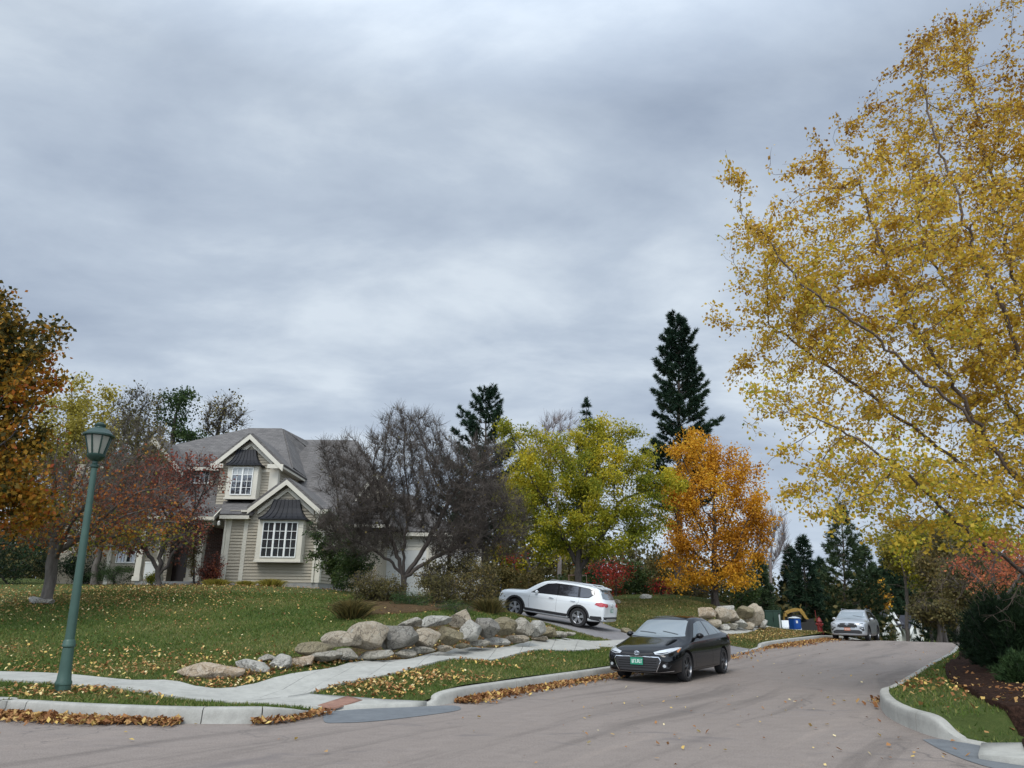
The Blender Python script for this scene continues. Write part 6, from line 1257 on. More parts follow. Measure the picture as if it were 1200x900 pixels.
class Car:
    def __init__(s, L_, fo, wb, W, st, paint, rw, tw, name, label, catg, arch=.05, archw=None):
        s.L, s.fo, s.wb, s.W, s.rw, s.tw = L_, fo, wb, W, rw, tw; s.X = lambda q: wb/2+fo-q; s.paint = paint
        s.root = empty(name); tag(s.root, label, catg)
        rows = []
        for q in st:
            (x, wt, zt, wb_, zb_, wm_, zm, wl, zl, zbt) = q; crown = min(.035, wt*.05)
            ze_ = zt-.02; P_ = [(0, zt+crown), (wt*.5, zt+crown*.8), (wt*.88, zt+crown*.25), (wt, ze_)]
            for u in (.14, .5, .88): P_.append((wt+(wb_-wt)*u+.018*math.sin(math.pi*u), ze_+(zb_-ze_)*u))
            P_ += [(wb_, zb_), (wb_+(wm_-wb_)*.7, zb_-(zb_-zm)*.18), (wm_, zm), (wm_*.5+wl*.5+.004, (zm+zl)/2), (wl, zl), (wl*.96, zbt+.03), (wl*.8, zbt), (0, zbt)]
            X = s.X(x); half = [(X, y, z) for y, z in P_]; full = half+[(X, -y, z) for _, y, z in half[-2:0:-1]]; rows.append(full)
        n = len(rows[0]); bm = bmesh.new(); V = [[bm.verts.new(p) for p in r] for r in rows]
        for i in range(len(rows)-1):
            for k in range(n): bm.faces.new((V[i][k], V[i][(k+1) % n], V[i+1][(k+1) % n], V[i+1][k]))
        m = n//2
        for r, fl in ((V[0], 1), (V[-1], 0)):
            for k in range(m-1 if False else m):
                a = [r[k], r[k+1], r[(n-k-1) % n], r[(n-k) % n]]; a2 = []
                for v in a:
                    if v not in a2: a2.append(v)
                if len(a2) >= 3: bm.faces.new(a2 if fl else a2[::-1])
        bmesh.ops.recalc_face_normals(bm, faces=bm.faces)
        me = bpy.data.meshes.new('body'); bm.to_mesh(me); bm.free(); me.materials.append(paint); me.materials.append(M['alloyback'])
        o = bpy.data.objects.new('body', me); col.objects.link(o); sub = o.modifiers.new('s', 'SUBSURF'); sub.levels = 2; sub.render_levels = 2
        cut = []
        for xx in (s.wb/2, -s.wb/2):
            for sg in (-1, 1):
                cb_ = MB(); cb_.lathe([(rw+arch, 0), (rw+arch, .45)], 40, axis='y'); cm = cb_.build('cut', M['alloyback']); cm.location = (xx, (W-.30) if sg > 0 else -(W-.30)-.45, rw+.005); cut.append(cm)
                cb2 = None
                for f in cm.data.polygons: f.material_index = 0
                md = o.modifiers.new('b', 'BOOLEAN'); md.operation = 'DIFFERENCE'; md.object = cm; md.solver = 'EXACT'; md.material_mode = 'TRANSFER'
        bpy.context.view_layer.update(); dg = bpy.context.evaluated_depsgraph_get(); ev = o.evaluated_get(dg); me2 = bpy.data.meshes.new_from_object(ev, depsgraph=dg)
        s.body = link('body', me2, None, s.root, True, 32); me2.name = 'body'
        bpy.data.objects.remove(o); 
        for c in cut: bpy.data.objects.remove(c)
        s.bvh = BVHTree.FromPolygons([v.co for v in me2.vertices], [tuple(p.vertices) for p in me2.polygons])
    def decal(s, name, poly, view, m, off=.004, sides=(1,), step=.06, parent=None, both=False, thick=.02, label=None, smooth=True, one=True):
        """poly in (X,z) for side, (y,z) for front/rear, (X,y) for top; projected on the body"""
        mb = MB(); outs = []
        for sg in sides:
            P_ = [Vector((p[0], p[1])) for p in poly]; n = len(P_); dense = []
            for i in range(n):
                a, b = P_[i], P_[(i+1) % n]; k = max(1, int((b-a).length/step))
                for j in range(k): dense.append(a+(b-a)*j/k)
            xs = [p.x for p in dense]; ys = [p.y for p in dense]; g = gridpts(min(xs), max(xs), min(ys), max(ys), step, 0); pl = [tuple(p) for p in dense]
            if len(g): g = g[inside(pl, g[:, 0], g[:, 1])]
            if len(g): g = g[polydist(np.array(pl+[pl[0]]), g[:, 0], g[:, 1])[0] > step*.35]
            allp = dense+[Vector(map(float, p)) for p in g]; nd = len(dense)
            r = delaunay_2d_cdt(allp, [(i, (i+1) % nd) for i in range(nd)], [], 1, 1e-5)
            V3 = []; 
            for v in r[0]:
                if view == 'side': o_ = Vector((v.x, 3*sg, v.y)); d = Vector((0, -sg, 0))
                elif view == 'front': o_ = Vector((5, v.x*sg, v.y)); d = Vector((-1, 0, 0))
                elif view == 'rear': o_ = Vector((-5, v.x*sg, v.y)); d = Vector((1, 0, 0))
                else: o_ = Vector((v.x, v.y*sg, 4)); d = Vector((0, 0, -1))
                h = s.bvh.ray_cast(o_, d)
                if h[0] is None: h = s.bvh.find_nearest(o_+d*(2.2 if view == 'side' else 3))
                nn = h[1] if h[1].dot(d) < 0 else -h[1]; V3.append((h[0]+nn*off, h[0]-nn*thick))
            nv = len(V3); vs = [a for a, b in V3]+[b for a, b in V3]; fs = [tuple(f) for f in r[2]]; ed = {}
            for f in fs:
                for i in range(len(f)): ed[(f[i], f[(i+1) % len(f)])] = 1
            fs += [(b, a, a+nv, b+nv) for (a, b) in list(ed) if (b, a) not in ed]
            mb.add(vs, fs)
            if not one:
                o = mb.build(name, m, parent or s.root, smooth=smooth, sharp=40); outs.append(o); mb = MB()
                if label: o['label'] = label
        if one:
            o = mb.build(name, m, parent or s.root, smooth=smooth, sharp=40)
            if label: o['label'] = label
            return o
        return outs
    def line(s, name, pts, view, m, w=.008, off=.002, sides=(1,), parent=None):
        mb = MB()
        for sg in sides:
            Q = []
            for (a, b), (c, d) in zip(pts[:-1], pts[1:]):
                k = max(2, int(math.hypot(c-a, d-b)/.06))
                for j in range(k+ (1 if (c, d) == pts[-1] else 0)): Q.append((a+(c-a)*j/k, b+(d-b)*j/k))
            R3 = []
            for u, v in Q:
                if view == 'side': o_, d = Vector((u, 3*sg, v)), Vector((0, -sg, 0))
                elif view == 'front': o_, d = Vector((5, u*sg, v)), Vector((-1, 0, 0))
                elif view == 'rear': o_, d = Vector((-5, u*sg, v)), Vector((1, 0, 0))
                else: o_, d = Vector((u, v*sg, 4)), Vector((0, 0, -1))
                h = s.bvh.ray_cast(o_, d)
                if h[0] is None: continue
                nn = h[1] if h[1].dot(d) < 0 else -h[1]; R3.append((h[0]+nn*off, nn))
            if len(R3) < 2: continue
            vs = []
            for i, (p, nn) in enumerate(R3):
                t = (R3[min(i+1, len(R3)-1)][0]-R3[max(i-1, 0)][0]).normalized(); sdv = t.cross(nn).normalized()*w/2; vs += [p-sdv, p+sdv]
            mb.add(vs, [(2*i, 2*i+1, 2*i+3, 2*i+2) for i in range(len(R3)-1)])
        return mb.build(name, m, parent or s.root)
    def wheels(s, mrim, nsp=5, style='star', rimr=.70, steer=0.0):
        rw, tw = s.rw, s.tw
        t = MB(); t.lathe([(rw*rimr, -tw/2+.015), (rw*.80, -tw/2), (rw*.95, -tw/2+.012), (rw, -tw/2+.045), (rw, tw/2-.045), (rw*.95, tw/2-.012), (rw*.80, tw/2), (rw*rimr, tw/2-.015), (rw*rimr*.98, tw/2-.06), (rw*rimr*.98, -tw/2+.06), (rw*rimr, -tw/2+.015)], 40, axis='y')
        r = MB(); Ro = rw*rimr
        r.lathe([(Ro*.97, -tw/2+.02), (Ro*1.01, tw/2-.018), (Ro*1.01, tw/2-.004), (Ro*.95, tw/2-.004), (Ro*.91, tw/2-.03), (Ro*.9, -tw/2+.02)], 36, axis='y')
        bk = MB(); bk.lathe([(Ro*.9, tw/2-.10), (Ro*.9, tw/2-.095)], 24, axis='y')  # plain dark backing disc behind the spokes, no brake is modelled
        yo = tw/2-.02
        r.lathe([(Ro*.22, yo-.05), (Ro*.22, yo), (Ro*.15, yo+.008), (.001, yo+.01)], 20, axis='y')
        for k in range(nsp):
            a0 = 2*math.pi*k/nsp+.3
            for da in ((-.13, .13) if style == 'twin' else (0,)):
                w0, w1 = (.018, .017) if style == 'twin' else (Ro*.14, Ro*.26); a = a0+da; b_ = a0+da*1.7
                c0 = Vector((math.cos(a), 0, math.sin(a)))*Ro*.15; c1 = Vector((math.cos(b_), 0, math.sin(b_)))*Ro*.94; t_ = (c1-c0).normalized(); sd2 = Vector((-t_.z, 0, t_.x))
                pts = [c0-sd2*w0, c0+sd2*w0, c1+sd2*w1, c1-sd2*w1]
                vs = [p+Vector((0, yo-.01 if i < 2 else yo-.012, 0)) for i, p in enumerate(pts)]+[p+Vector((0, yo-.05, 0)) for p in pts]
                r.add(vs, [(0, 1, 2, 3), (7, 6, 5, 4), (0, 4, 5, 1), (1, 5, 6, 2), (2, 6, 7, 3), (3, 7, 4, 0)])
        first = None
        for xx, yy in ((s.wb/2, 1), (s.wb/2, -1), (-s.wb/2, 1), (-s.wb/2, -1)):
            if first is None:
                o = t.build('wheel', M['tyre'], s.root, smooth=True); rm = r.build('rim', mrim, o, smooth=True, sharp=30); bb = bk.build('rim_backing', M['alloyback'], o); first = (o, rm, bb)
            else:
                o = first[0].copy(); col.objects.link(o); o.parent = s.root
                for q in first[1:]: c = q.copy(); col.objects.link(c); c.parent = o
            o.location = (xx, yy*(s.W-tw/2-.015), s.rw); o.rotation_euler = (0, 0, (0 if yy > 0 else math.pi)+(steer if xx > 0 else 0))
    def mirror(s, X, z, y, m, sx=.09, sy=.10, sz=.07):
        for sg in (1, -1):
            bm = bmesh.new(); bmesh.ops.create_icosphere(bm, subdivisions=3, radius=1)
            for v in bm.verts: q = v.co; v.co = Vector((max(q.x, q.x*.3 if q.x < 0 else q.x)*sx, q.y*sy*(1-.15*q.x), q.z*sz*(1-.2*abs(q.y))))
            me = bpy.data.meshes.new('mirror'); bm.to_mesh(me); bm.free(); o = link('mirror', me, m, s.root, True, 60); o.location = (X, sg*(y+.09), z)
            a = MB(); a.tube([(-.0, -sg*.16, -.05), (0, -sg*.02, -.02)], [.03, .022], 8); a.build('mirror_arm', M['plastic'], o)
    def plate(s, where, z, m, marks, y=0, w_=.31, h_=.155):
        o_ = Vector((5 if where == 'front' else -5, y, z)); d = Vector((-1 if where == 'front' else 1, 0, 0)); h = s.bvh.ray_cast(o_, d)[0]; sg = 1 if where == 'front' else -1; X = h.x+sg*.02
        m_ = MB(); m_.box(min(X, X+sg*.012), max(X, X+sg*.012), y-w_/2, y+w_/2, z-h_/2, z+h_/2); pl = m_.build('number_plate', m, s.root)
        m_ = MB()
        for i in range(6):
            yy = y-w_*.36+i*w_*.145; 
            m_.box(min(X+sg*.0125, X+sg*.015), max(X+sg*.0125, X+sg*.015), yy-.006, yy+.006, z-.04, z+.04); m_.box(min(X+sg*.0125, X+sg*.015), max(X+sg*.0125, X+sg*.015), yy+.008, yy+.026, z+(.028 if i % 2 else -.04), z+(.04 if i % 2 else -.028))
            if i % 3 == 0: m_.box(min(X+sg*.0125, X+sg*.015), max(X+sg*.0125, X+sg*.015), yy+.018, yy+.028, z-.03, z+.03)
        m_.build('plate_letters', marks, pl)
    def put(s, cfl, crl):
        """set on the ground by the contact points of the front left and rear left wheels"""
        a, b = Vector(cfl), Vector(crl); f = (a-b).normalized(); yl = Vector((-f.y, f.x, 0)).normalized(); up_ = f.cross(yl)
        mid = (a+b)/2-yl*(s.W-s.tw/2-.015); Mx = Matrix((( f.x, yl.x, up_.x, mid.x), (f.y, yl.y, up_.y, mid.y), (f.z, yl.z, up_.z, mid.z), (0, 0, 0, 1))); s.root.matrix_world = Mx
def ring(mb, c, ry, rz_, r, n=24, axis='x', tilt=0):
    pts = [Vector((0, ry*math.cos(a), rz_*math.sin(a))) for a in np.linspace(0, 2*np.pi, n+1)]; mb.tube([Vector(c)+p for p in pts], r, 5, cap=False)
# ---- black sedan
st = [(0.00, .44, .60, .54, .55, .60, .46, .58, .34, .27), (0.05, .54, .67, .66, .60, .73, .48, .71, .30, .23), (0.17, .62, .735, .765, .66, .82, .50, .80, .26, .19), (0.45, .67, .80, .82, .735, .870, .55, .855, .25, .18),
      (0.95, .70, .885, .845, .82, .888, .62, .87, .25, .18), (1.22, .71, .945, .845, .87, .888, .62, .87, .25, .18), (1.34, .69, 1.01, .845, .885, .888, .62, .87, .25, .18), (1.70, .625, 1.215, .84, .905, .888, .62, .87, .25, .18),
      (2.05, .575, 1.375, .835, .92, .888, .62, .87, .25, .18), (2.35, .56, 1.425, .83, .93, .888, .62, .87, .25, .18), (2.8, .55, 1.432, .83, .945, .888, .62, .87, .25, .18), (3.3, .545, 1.395, .825, .965, .888, .64, .87, .25, .18),
      (3.7, .55, 1.285, .81, .985, .882, .66, .865, .26, .19), (4.08, .56, 1.135, .785, 1.0, .87, .68, .85, .28, .21), (4.25, .57, 1.085, .775, .995, .86, .68, .84, .29, .22), (4.48, .56, 1.06, .74, .965, .82, .68, .80, .31, .25), (4.60, .52, .99, .68, .89, .76, .64, .74, .36, .29), (4.64, .44, .88, .58, .80, .66, .60, .64, .42, .36)]
MB_BLACK = m_paint('black metallic car paint', (.0035, .004, .005), 0, .10, .15)
c = Car(4.64, .95, 2.70, .888, st, MB_BLACK, .325, .215, 'parked_car', 'black sedan with green number plate parked at the kerb', 'car')
X = c.X
c.wheels(M['darkalloy'], 5, 'twin', .74)
side_top = [(X(1.62), .985), (X(1.95), 1.19), (X(2.12), 1.285), (X(2.45), 1.345), (X(2.8), 1.352), (X(3.2), 1.325), (X(3.55), 1.245), (X(3.82), 1.12), (X(3.95), 1.035)]
frame = [(X(1.50), .925)]+side_top+[(X(3.98), 1.005), (X(3.3), .985), (X(2.4), .96)]
c.decal('window_trim', frame, 'side', M['gloss_black'], .002, (1, -1), .07)
def glassp(p, nm='side_window', mm=None): 
    for sg in (1, -1): c.decal(nm, p, 'side', mm or M['screen'], .006, (sg,), .07)
glassp([(X(1.60), .955), (X(1.95), 1.165), (X(2.12), 1.27), (X(2.42), 1.322), (X(2.68), 1.33), (X(2.70), .985), (X(2.2), .965)])
glassp([(X(2.79), .990), (X(2.77), 1.33), (X(3.15), 1.308), (X(3.42), 1.255), (X(3.47), 1.01)])
glassp([(X(3.52), 1.015), (X(3.49), 1.225), (X(3.78), 1.10), (X(3.88), 1.03)])
ws = [(-.70, .985), (-.66, 1.05), (-.555, 1.32), (-.50, 1.345), (0, 1.355), (.50, 1.345), (.555, 1.32), (.66, 1.05), (.70, .985), (.4, .965), (0, .958), (-.4, .965)]
c.decal('windscreen', ws, 'front', M['screen'], .007, (1,), .05)
c.decal('rear_window', [(-.62, 1.14), (-.52, 1.33), (0, 1.36), (.52, 1.33), (.62, 1.14), (0, 1.125)], 'rear', M['carglass'], .004, (1,), .08)
c.line('wiper', [(X(1.33), .52), (X(1.42), .1)], 'top', M['plastic'], .02, .015); c.line('wiper', [(X(1.33), -.05), (X(1.43), -.52)], 'top', M['plastic'], .02, .015)
hl = [(.40, .665), (.52, .70), (.70, .745), (.80, .765), (.845, .755), (.80, .70), (.70, .645), (.56, .615), (.44, .625)]
for sg in (1, -1):
    h = c.decal('headlight', hl, 'front', M['lens'], .008, (sg,), .05); c.decal('lamp_bezel', [(.47, .64), (.60, .655), (.72, .675), (.76, .70), (.70, .655), (.56, .625)], 'front', M['lampdarkin'], .012, (sg,), .04, parent=h)
    c.decal('marker_lamp', [(X(.40), .70), (X(.62), .755), (X(.60), .735), (X(.42), .66)], 'side', M['amber'], .006, (sg,), .05)
    fl = c.decal('fog_lamp_housing', [(.60, .40), (.72, .46), (.78, .40), (.74, .33), (.62, .33)], 'front', M['plastic'], .004, (sg,), .05); c.decal('fog_lamp', [(.655+.035*math.cos(a), .385+.035*math.sin(a)) for a in np.linspace(0, 6.28, 11)[:-1]], 'front', M['lens'], .012, (sg,), .04, parent=fl)
c.decal('grille', [(-.38, .655), (-.1, .64), (.1, .64), (.38, .655), (.40, .625), (.12, .605), (-.12, .605), (-.40, .625)], 'front', M['plastic'], .006, (1,), .05)
gl_ = c.decal('lower_grille', [(-.52, .55), (.52, .55), (.56, .50), (.50, .36), (.44, .27), (-.44, .27), (-.50, .36), (-.56, .50)], 'front', M['plastic'], .004, (1,), .06)
c.line('grille_trim', [(.46, .26), (.52, .36), (.575, .50), (.53, .565), (0, .572), (-.53, .565), (-.575, .50), (-.52, .36), (-.46, .26)], 'front', M['chrome'], .018, .012, parent=gl_)
for z in (.33, .38, .43, .48): c.line('grille_slat', [(-.48, z), (.48, z)], 'front', M['gloss_black'], .012, .008, parent=gl_)
c.line('bumper_lip', [(-.80, .275), (-.5, .245), (0, .242), (.5, .245), (.80, .275)], 'front', M['alloy'], .016, .008)
e_ = MB(); h = c.bvh.ray_cast(Vector((5, 0, .645)), Vector((-1, 0, 0)))[0]; ring(e_, (h.x+.016, 0, .645), .062, .042, .006); ring(e_, (h.x+.018, 0, .645), .022, .040, .005); ring(e_, (h.x+.018, 0, .662), .046, .018, .005); e_.build('emblem', M['chrome'], c.root, smooth=True)
M['platev'] = plain('green number plate', (.02, .22, .13), .5); M['plmark'] = plain('white plate lettering', (.7, .78, .74), .5)
c.plate('front', .47, M['platev'], M['plmark'])
c.mirror(X(1.72), 1.0, .84, MB_BLACK)
dl = M['gloss_black']
c.line('door_seam', [(X(1.50), .92), (X(1.44), .60), (X(1.52), .30)], 'side', dl, .008, .0015, (1, -1)); c.line('door_seam', [(X(2.74), 1.36), (X(2.75), .9), (X(2.74), .30)], 'side', dl, .008, .0015, (1, -1)); c.line('door_seam', [(X(3.50), 1.2), (X(3.56), .85), (X(3.32), .45), (X(3.25), .30)], 'side', dl, .008, .0015, (1, -1))
c.line('sill_trim', [(X(1.35), .26), (X(3.2), .26)], 'side', M['gloss_black'], .03, .006, (1, -1)); c.line('bonnet_seam', [(X(.42), .66), (X(.9), .74), (X(1.3), .79)], 'top', dl, .007, .0015, (1, -1))
for q in (2.52, 3.32):
    for sg in (1, -1): m_ = MB(); h = c.bvh.ray_cast(Vector((X(q), 3*sg, .86)), Vector((0, -sg, 0)))[0]; m_.tube([(X(q)+.09, h.y+.0*sg, .86), (X(q)+.06, h.y+.03*sg, .865), (X(q)-.06, h.y+.03*sg, .865), (X(q)-.09, h.y, .86)], .011, 6); m_.build('door_handle', MB_BLACK, c.root, smooth=True)
for sg in (1, -1): c.decal('tail_light', [(X(4.58), .80), (X(4.35), .84), (X(4.25), .93), (X(4.5), .955)], 'side', M['redlens'], .008, (sg,), .05)
c.put(G(801, 799, .0), G(846.5, 789, 0.0))
# ---- silver crossover
st = [(0.00, .52, .84, .62, .78, .68, .62, .66, .40, .32), (0.05, .62, .92, .76, .83, .82, .64, .80, .36, .27), (0.18, .70, .99, .86, .90, .91, .68, .89, .34, .25), (.55, .74, 1.06, .905, .96, .955, .72, .94, .33, .24), (1.05, .76, 1.11, .915, 1.01, .965, .75, .95, .33, .24),
      (1.28, .76, 1.16, .915, 1.04, .965, .75, .95, .33, .24), (1.42, .745, 1.25, .91, 1.06, .965, .75, .95, .33, .24), (1.75, .69, 1.47, .905, 1.075, .965, .75, .95, .33, .24), (2.08, .655, 1.63, .90, 1.085, .965, .75, .95, .33, .24), (2.45, .645, 1.675, .895, 1.095, .965, .76, .95, .33, .24), (3.3, .64, 1.68, .89, 1.11, .965, .78, .95, .33, .24),
      (4.1, .63, 1.65, .885, 1.13, .96, .8, .945, .34, .25), (4.5, .61, 1.58, .87, 1.14, .95, .8, .93, .36, .27), (4.78, .59, 1.32, .85, 1.11, .91, .8, .89, .40, .30), (4.90, .57, 1.12, .80, 1.02, .86, .78, .84, .44, .34), (4.95, .50, 1.0, .70, .92, .76, .74, .74, .48, .40)]
SIL = m_paint('silver metallic car paint', (.42, .44, .46), .45, .32)
c = Car(4.95, .93, 2.85, .965, st, SIL, .38, .235, 'parked_car', 'silver crossover facing the camera near the crest of the road', 'car')
X = c.X; c.wheels(M['darkalloy'], 5, 'star', .66)
c.decal('window_trim', [(X(1.52), 1.07), (X(2.1), 1.50), (X(2.4), 1.59), (X(3.4), 1.60), (X(4.2), 1.55), (X(4.45), 1.40), (X(4.5), 1.22), (X(3.2), 1.13)], 'side', M['gloss_black'], .003, (1, -1), .1)
for p in ([(X(1.65), 1.11), (X(2.12), 1.47), (X(2.4), 1.555), (X(2.75), 1.565), (X(2.77), 1.14)], [(X(2.86), 1.145), (X(2.84), 1.565), (X(3.62), 1.56), (X(3.70), 1.165)], [(X(3.79), 1.17), (X(3.72), 1.555), (X(4.12), 1.52), (X(4.38), 1.38), (X(4.40), 1.22)]):
    for sg in (1, -1): c.decal('side_window', p, 'side', M['tint'], .007, (sg,), .09)
c.decal('windscreen', [(-.75, 1.19), (-.655, 1.55), (-.58, 1.605), (0, 1.625), (.58, 1.605), (.655, 1.55), (.75, 1.19), (.4, 1.17), (0, 1.16), (-.4, 1.17)], 'front', M['screen'], .004, (1,), .09)
c.decal('grille', [(-.48, .82), (-.40, .905), (-.20, .92), (.20, .92), (.40, .905), (.48, .82), (.52, .72), (.45, .675), (-.45, .675), (-.52, .72)], 'front', M['plastic'], .006, (1,), .07)
e_ = MB(); h = c.bvh.ray_cast(Vector((5, 0, .86)), Vector((-1, 0, 0)))[0]; ring(e_, (h.x+.02, 0, .86), .085, .055, .009); ring(e_, (h.x+.022, 0, .86), .03, .052, .007); ring(e_, (h.x+.022, 0, .883), .063, .023, .007); e_.build('emblem', M['chrome'], c.root, smooth=True)
c.line('grille_trim', [(-.46, .70), (-.40, .66), (.40, .66), (.46, .70)], 'front', M['chrome'], .02, .01)
for sg in (1, -1):
    h = c.decal('headlight', [(.50, .86), (.62, .93), (.80, .97), (.90, .97), (.86, .90), (.70, .85), (.56, .82)], 'front', M['lens'], .008, (sg,), .06); c.decal('lamp_bezel', [(.56, .85), (.70, .90), (.82, .93), (.78, .89), (.62, .84)], 'front', M['lampdarkin'], .012, (sg,), .05, parent=h)
    f_ = c.decal('fog_lamp_housing', [(.58, .68), (.88, .74), (.90, .62), (.80, .50), (.74, .54), (.68, .62)], 'front', M['plastic'], .005, (sg,), .06); c.decal('fog_lamp', [(.70, .66), (.78, .68), (.80, .64), (.74, .62)], 'front', M['lens'], .011, (sg,), .04, parent=f_)
c.decal('lower_grille', [(-.82, .38), (-.74, .48), (-.58, .56), (.58, .56), (.74, .48), (.82, .38), (.6, .36), (-.6, .36)], 'front', M['plastic'], .005, (1,), .08)
c.decal('skid_plate', [(-.5, .365), (.5, .365), (.46, .345), (-.46, .345)], 'front', M['alloy'], .012, (1,), .08)
M['plateo'] = plain('orange and white number plate', (.46, .16, .09), .5); c.plate('front', .60, M['plateo'], plain('pale plate lettering', (.75, .7, .66), .5))
c.mirror(X(1.85), 1.16, .90, SIL, .10, .12, .085)
for sg in (1, -1):
    m_ = MB(); m_.tube([(X(2.3), sg*.64, 1.665), (X(2.4), sg*.64, 1.725), (X(4.2), sg*.62, 1.71), (X(4.35), sg*.62, 1.64)], .018, 6); m_.build('roof_rail', M['alloy'], c.root, smooth=True)
    c.decal('sill_cladding', [(X(1.35), .24), (X(1.35), .38), (X(3.35), .38), (X(3.35), .24)], 'side', M['plastic'], .01, (sg,), .1)
    for xx in (1.42/2*2/2, ): pass
for sg in (1, -1):
    for xx in (c.wb/2, -c.wb/2):
        arc = [(xx+(.43)*math.cos(a), .385+.43*math.sin(a)) for a in np.linspace(-.15, math.pi+.15, 14)]+[(xx+.50*math.cos(a), .385+.50*math.sin(a)) for a in np.linspace(math.pi+.15, -.15, 14)]
        c.decal('arch_cladding', arc, 'side', M['plastic'], .010, (sg,), .09)
c.line('wiper', [(X(1.40), .62), (X(1.5), .1)], 'top', M['plastic'], .022, .018)
c.line('door_seam', [(X(2.80), 1.55), (X(2.81), .38)], 'side', dl, .008, .0015, (1, -1)); c.line('door_seam', [(X(1.56), 1.07), (X(1.52), .38)], 'side', dl, .008, .0015, (1, -1)); c.line('door_seam', [(X(3.75), 1.5), (X(3.72), .9), (X(3.45), .5)], 'side', dl, .008, .0015, (1, -1))
a = G(1017.5, 750.8, 0); b = G(1022.5, 747.4, 0); f = Vector((a.x-b.x, a.y-b.y, 0)).normalized(); hd_ = Vector((-.57, -.82, 0)).normalized(); a.z = float(Zr(a.x, a.y)); r_ = a-hd_*2.85; r_.z = float(Zr(r_.x, r_.y)); c.put(a, r_)
# ---- white large SUV
st = [(0.00, .60, .90, .70, .82, .76, .64, .74, .42, .34), (0.05, .68, .98, .80, .87, .86, .66, .84, .38, .30), (0.16, .76, 1.06, .88, .93, .93, .70, .92, .36, .27), (.5, .80, 1.12, .93, 1.0, .985, .74, .97, .35, .26), (1.05, .81, 1.15, .94, 1.04, .995, .78, .98, .35, .26), (1.32, .80, 1.19, .94, 1.06, .995, .78, .98, .35, .26),
      (1.48, .78, 1.29, .935, 1.08, .995, .78, .98, .35, .26), (1.80, .72, 1.51, .93, 1.09, .995, .78, .98, .35, .26), (2.10, .69, 1.66, .925, 1.10, .995, .78, .98, .35, .26), (2.5, .68, 1.725, .92, 1.11, .995, .79, .98, .35, .26), (3.4, .68, 1.74, .92, 1.12, .995, .80, .98, .35, .26), (4.2, .67, 1.70, .915, 1.14, .99, .82, .975, .35, .26),
      (4.55, .66, 1.655, .905, 1.15, .98, .82, .965, .37, .28), (4.72, .65, 1.55, .895, 1.15, .965, .82, .95, .39, .30), (4.90, .66, 1.22, .875, 1.08, .93, .82, .92, .42, .32), (5.0, .66, 1.10, .85, 1.00, .90, .80, .89, .44, .34), (5.04, .60, 1.0, .77, .92, .82, .76, .81, .48, .38)]
WHT = m_paint('white car paint', (.70, .73, .74), 0, .3)
c = Car(5.04, .93, 2.98, .995, st, WHT, .385, .245, 'parked_car', 'white large family SUV parked on the sloping driveway', 'car')
X = c.X; c.wheels(M['alloy'], 5, 'star', .66)
p = [(X(1.62), 1.11), (X(2.05), 1.42), (X(2.3), 1.565), (X(2.7), 1.635), (X(3.5), 1.645), (X(4.2), 1.60), (X(4.50), 1.52), (X(4.52), 1.38), (X(4.30), 1.22), (X(4.1), 1.19), (X(3.0), 1.15)]
c.decal('window_trim', p, 'side', M['gloss_black'], .003, (1, -1), .1)
for q in ([(X(1.75), 1.145), (X(2.08), 1.40), (X(2.32), 1.535), (X(2.7), 1.60), (X(2.80), 1.605), (X(2.84), 1.17)], [(X(2.93), 1.175), (X(2.90), 1.61), (X(3.74), 1.61), (X(3.80), 1.20)], [(X(3.90), 1.205), (X(3.84), 1.605), (X(4.18), 1.57), (X(4.46), 1.50), (X(4.47), 1.39), (X(4.27), 1.24), (X(4.1), 1.215)]):
    for sg in (1, -1): c.decal('side_window', q, 'side', M['tint'], .007, (sg,), .09)
c.decal('windscreen', [(-.76, 1.22), (-.68, 1.60), (0, 1.66), (.68, 1.60), (.76, 1.22), (0, 1.19)], 'front', M['screen'], .004, (1,), .09)
c.decal('rear_window', [(-.72, 1.25), (-.64, 1.55), (-.5, 1.585), (.5, 1.585), (.64, 1.55), (.72, 1.25), (.5, 1.225), (-.5, 1.225)], 'rear', M['screen'], .006, (1,), .09)
m_ = MB(); m_.prism([(X(4.5), -.6, 1.70), (X(4.5), .6, 1.70), (X(4.78), .55, 1.64), (X(4.78), -.55, 1.64)], (0, 0, -.02), (0, 0, .02)); m_.build('spoiler', WHT, c.root)
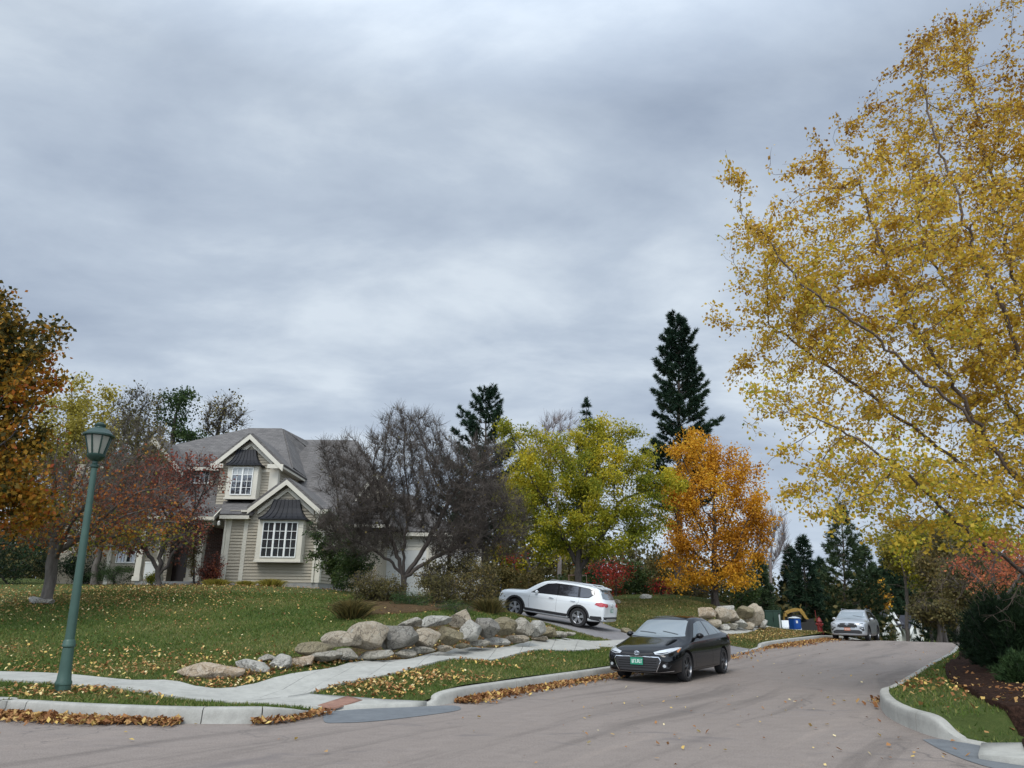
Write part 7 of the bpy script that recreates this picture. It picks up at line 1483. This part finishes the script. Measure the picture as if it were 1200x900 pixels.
for sg in (1, -1):
    c.decal('tail_light', [(X(4.60), .985), (X(4.66), 1.075), (X(4.86), 1.10), (X(4.97), 1.07), (X(4.98), .94), (X(4.84), .93)], 'side', M['redlens'], .010, (sg,), .05)
    c.decal('tail_light', [(.50, .955), (.52, 1.06), (.84, 1.085), (.86, .95), (.7, .925)], 'rear', M['redlens'], .010, (sg,), .06)
    c.decal('sill_cladding', [(X(1.42), .25), (X(1.42), .46), (X(3.40), .46), (X(3.40), .25)], 'side', M['plastic'], .010, (sg,), .1)
    c.decal('bumper_cladding', [(X(4.38), .28), (X(4.45), .52), (X(4.9), .55), (X(5.02), .52), (X(5.0), .42), (X(4.7), .28)], 'side', M['plastic'], .010, (sg,), .1)
    for xx in (c.wb/2, -c.wb/2):
        arc = [(xx+(.435)*math.cos(a), .39+.435*math.sin(a)) for a in np.linspace(-.2, math.pi+.2, 14)]+[(xx+.515*math.cos(a), .39+.515*math.sin(a)) for a in np.linspace(math.pi+.2, -.2, 14)]
        c.decal('arch_cladding', arc, 'side', M['plastic'], .012, (sg,), .09)
    m_ = MB(); m_.tube([(X(2.35), sg*.69, 1.70), (X(2.45), sg*.69, 1.765), (X(4.3), sg*.67, 1.75), (X(4.45), sg*.67, 1.68)], .02, 6); m_.build('roof_rail', M['alloy'], c.root, smooth=True)
    for q in (2.62, 3.62): h = c.bvh.ray_cast(Vector((X(q), 3*sg, 1.0)), Vector((0, -sg, 0)))[0]; m_ = MB(); m_.tube([(X(q)+.11, h.y, 1.0), (X(q)+.08, h.y+.035*sg, 1.005), (X(q)-.08, h.y+.035*sg, 1.005), (X(q)-.11, h.y, 1.0)], .014, 6); m_.build('door_handle', M['chrome'], c.root, smooth=True)
c.decal('bumper_cladding', [(-.86, .36), (-.88, .54), (.88, .54), (.86, .36)], 'rear', M['plastic'], .008, (1,), .1); c.decal('skid_plate', [(-.62, .40), (-.55, .47), (.55, .47), (.62, .40)], 'rear', M['alloy'], .014, (1,), .1)
c.line('crease_shade_line', [(X(.95), .93), (X(2.5), .945), (X(4.4), .965)], 'side', plain('crease shade line paint', (.55, .57, .58), .4), .012, .001, (1, -1))  # crease shade painted as a slightly darker flat line on the side
e_ = MB(); h = c.bvh.ray_cast(Vector((-5, 0, 1.0)), Vector((1, 0, 0)))[0]; ring(e_, (h.x-.015, 0, 1.0), .07, .07, .007)
for a, b in (((-.045, .045), (0, -.0)), ((0, 0), (.045, .045)), ((-.055, .01), (-.025, -.055)), ((-.025, -.055), (0, -.012)), ((0, -.012), (.025, -.055)), ((.025, -.055), (.055, .01))): e_.beam((h.x-.015, a[0], 1.0+a[1]), (h.x-.015, b[0], 1.0+b[1]), .01, .01)
e_.build('emblem', M['chrome'], c.root); c.plate('rear', .80, plain('pale green number plate', (.22, .34, .28), .5), M['plmark'])
c.mirror(X(1.95), 1.16, .93, WHT, .10, .12, .085)
for pts in ([(X(1.62), 1.10), (X(1.56), .8), (X(1.62), .47)], [(X(2.87), 1.6), (X(2.88), .47)], [(X(3.86), 1.58), (X(3.88), 1.0), (X(3.55), .6), (X(3.52), .47)]): c.line('door_seam', pts, 'side', M['plastic'], .007, .0015, (1, -1))
a = A(603.5, 723.5, 32.8); b = A(677, 736.5, 31.5); dz = 2.98/(a-b).length
a.z = tz(a.x, a.y)+.045; b.z = tz(b.x, b.y)+.045; f = (a-b).normalized(); a2 = b+f*2.98; c.put(a2, b)
# ---- pale van roof glimpsed beyond the excavator
p = A(918.5, 727.5, 62.2); vn = empty('parked_van', (p.x, p.y, p.z-1.5), -1.45); tag(vn, 'small white pickup bonnet glimpsed left of the portable toilet', 'vehicle')
m_ = MB(); m_.prism([(-1.3, -.8, .35), (1.4, -.8, .35), (1.4, -.8, 1.0), (.6, -.8, 1.08), (.3, -.8, 1.55), (-.9, -.8, 1.55), (-1.3, -.8, 1.1)], (0, 0, 0), (0, 1.6, 0)); bo = m_.build('body', WHT, vn)
bv = bo.modifiers.new('b', 'BEVEL'); bv.width = .08; bv.segments = 2
m_ = MB(); m_.prism([(.25, -.81, 1.1), (.02, -.81, 1.48), (-.8, -.81, 1.48), (-.95, -.81, 1.1)], (0, 0, 0), (0, .005, 0)); m_.build('side_window', M['tint'], vn)
for xx in (-.75, .85):
    for yy in (-.78, .78): m_ = MB(); m_.lathe([(.2, -.1), (.34, -.08), (.34, .08), (.2, .1)], 20, (xx, yy, .34), 'y'); m_.build('wheel', M['tyre'], vn, smooth=True)
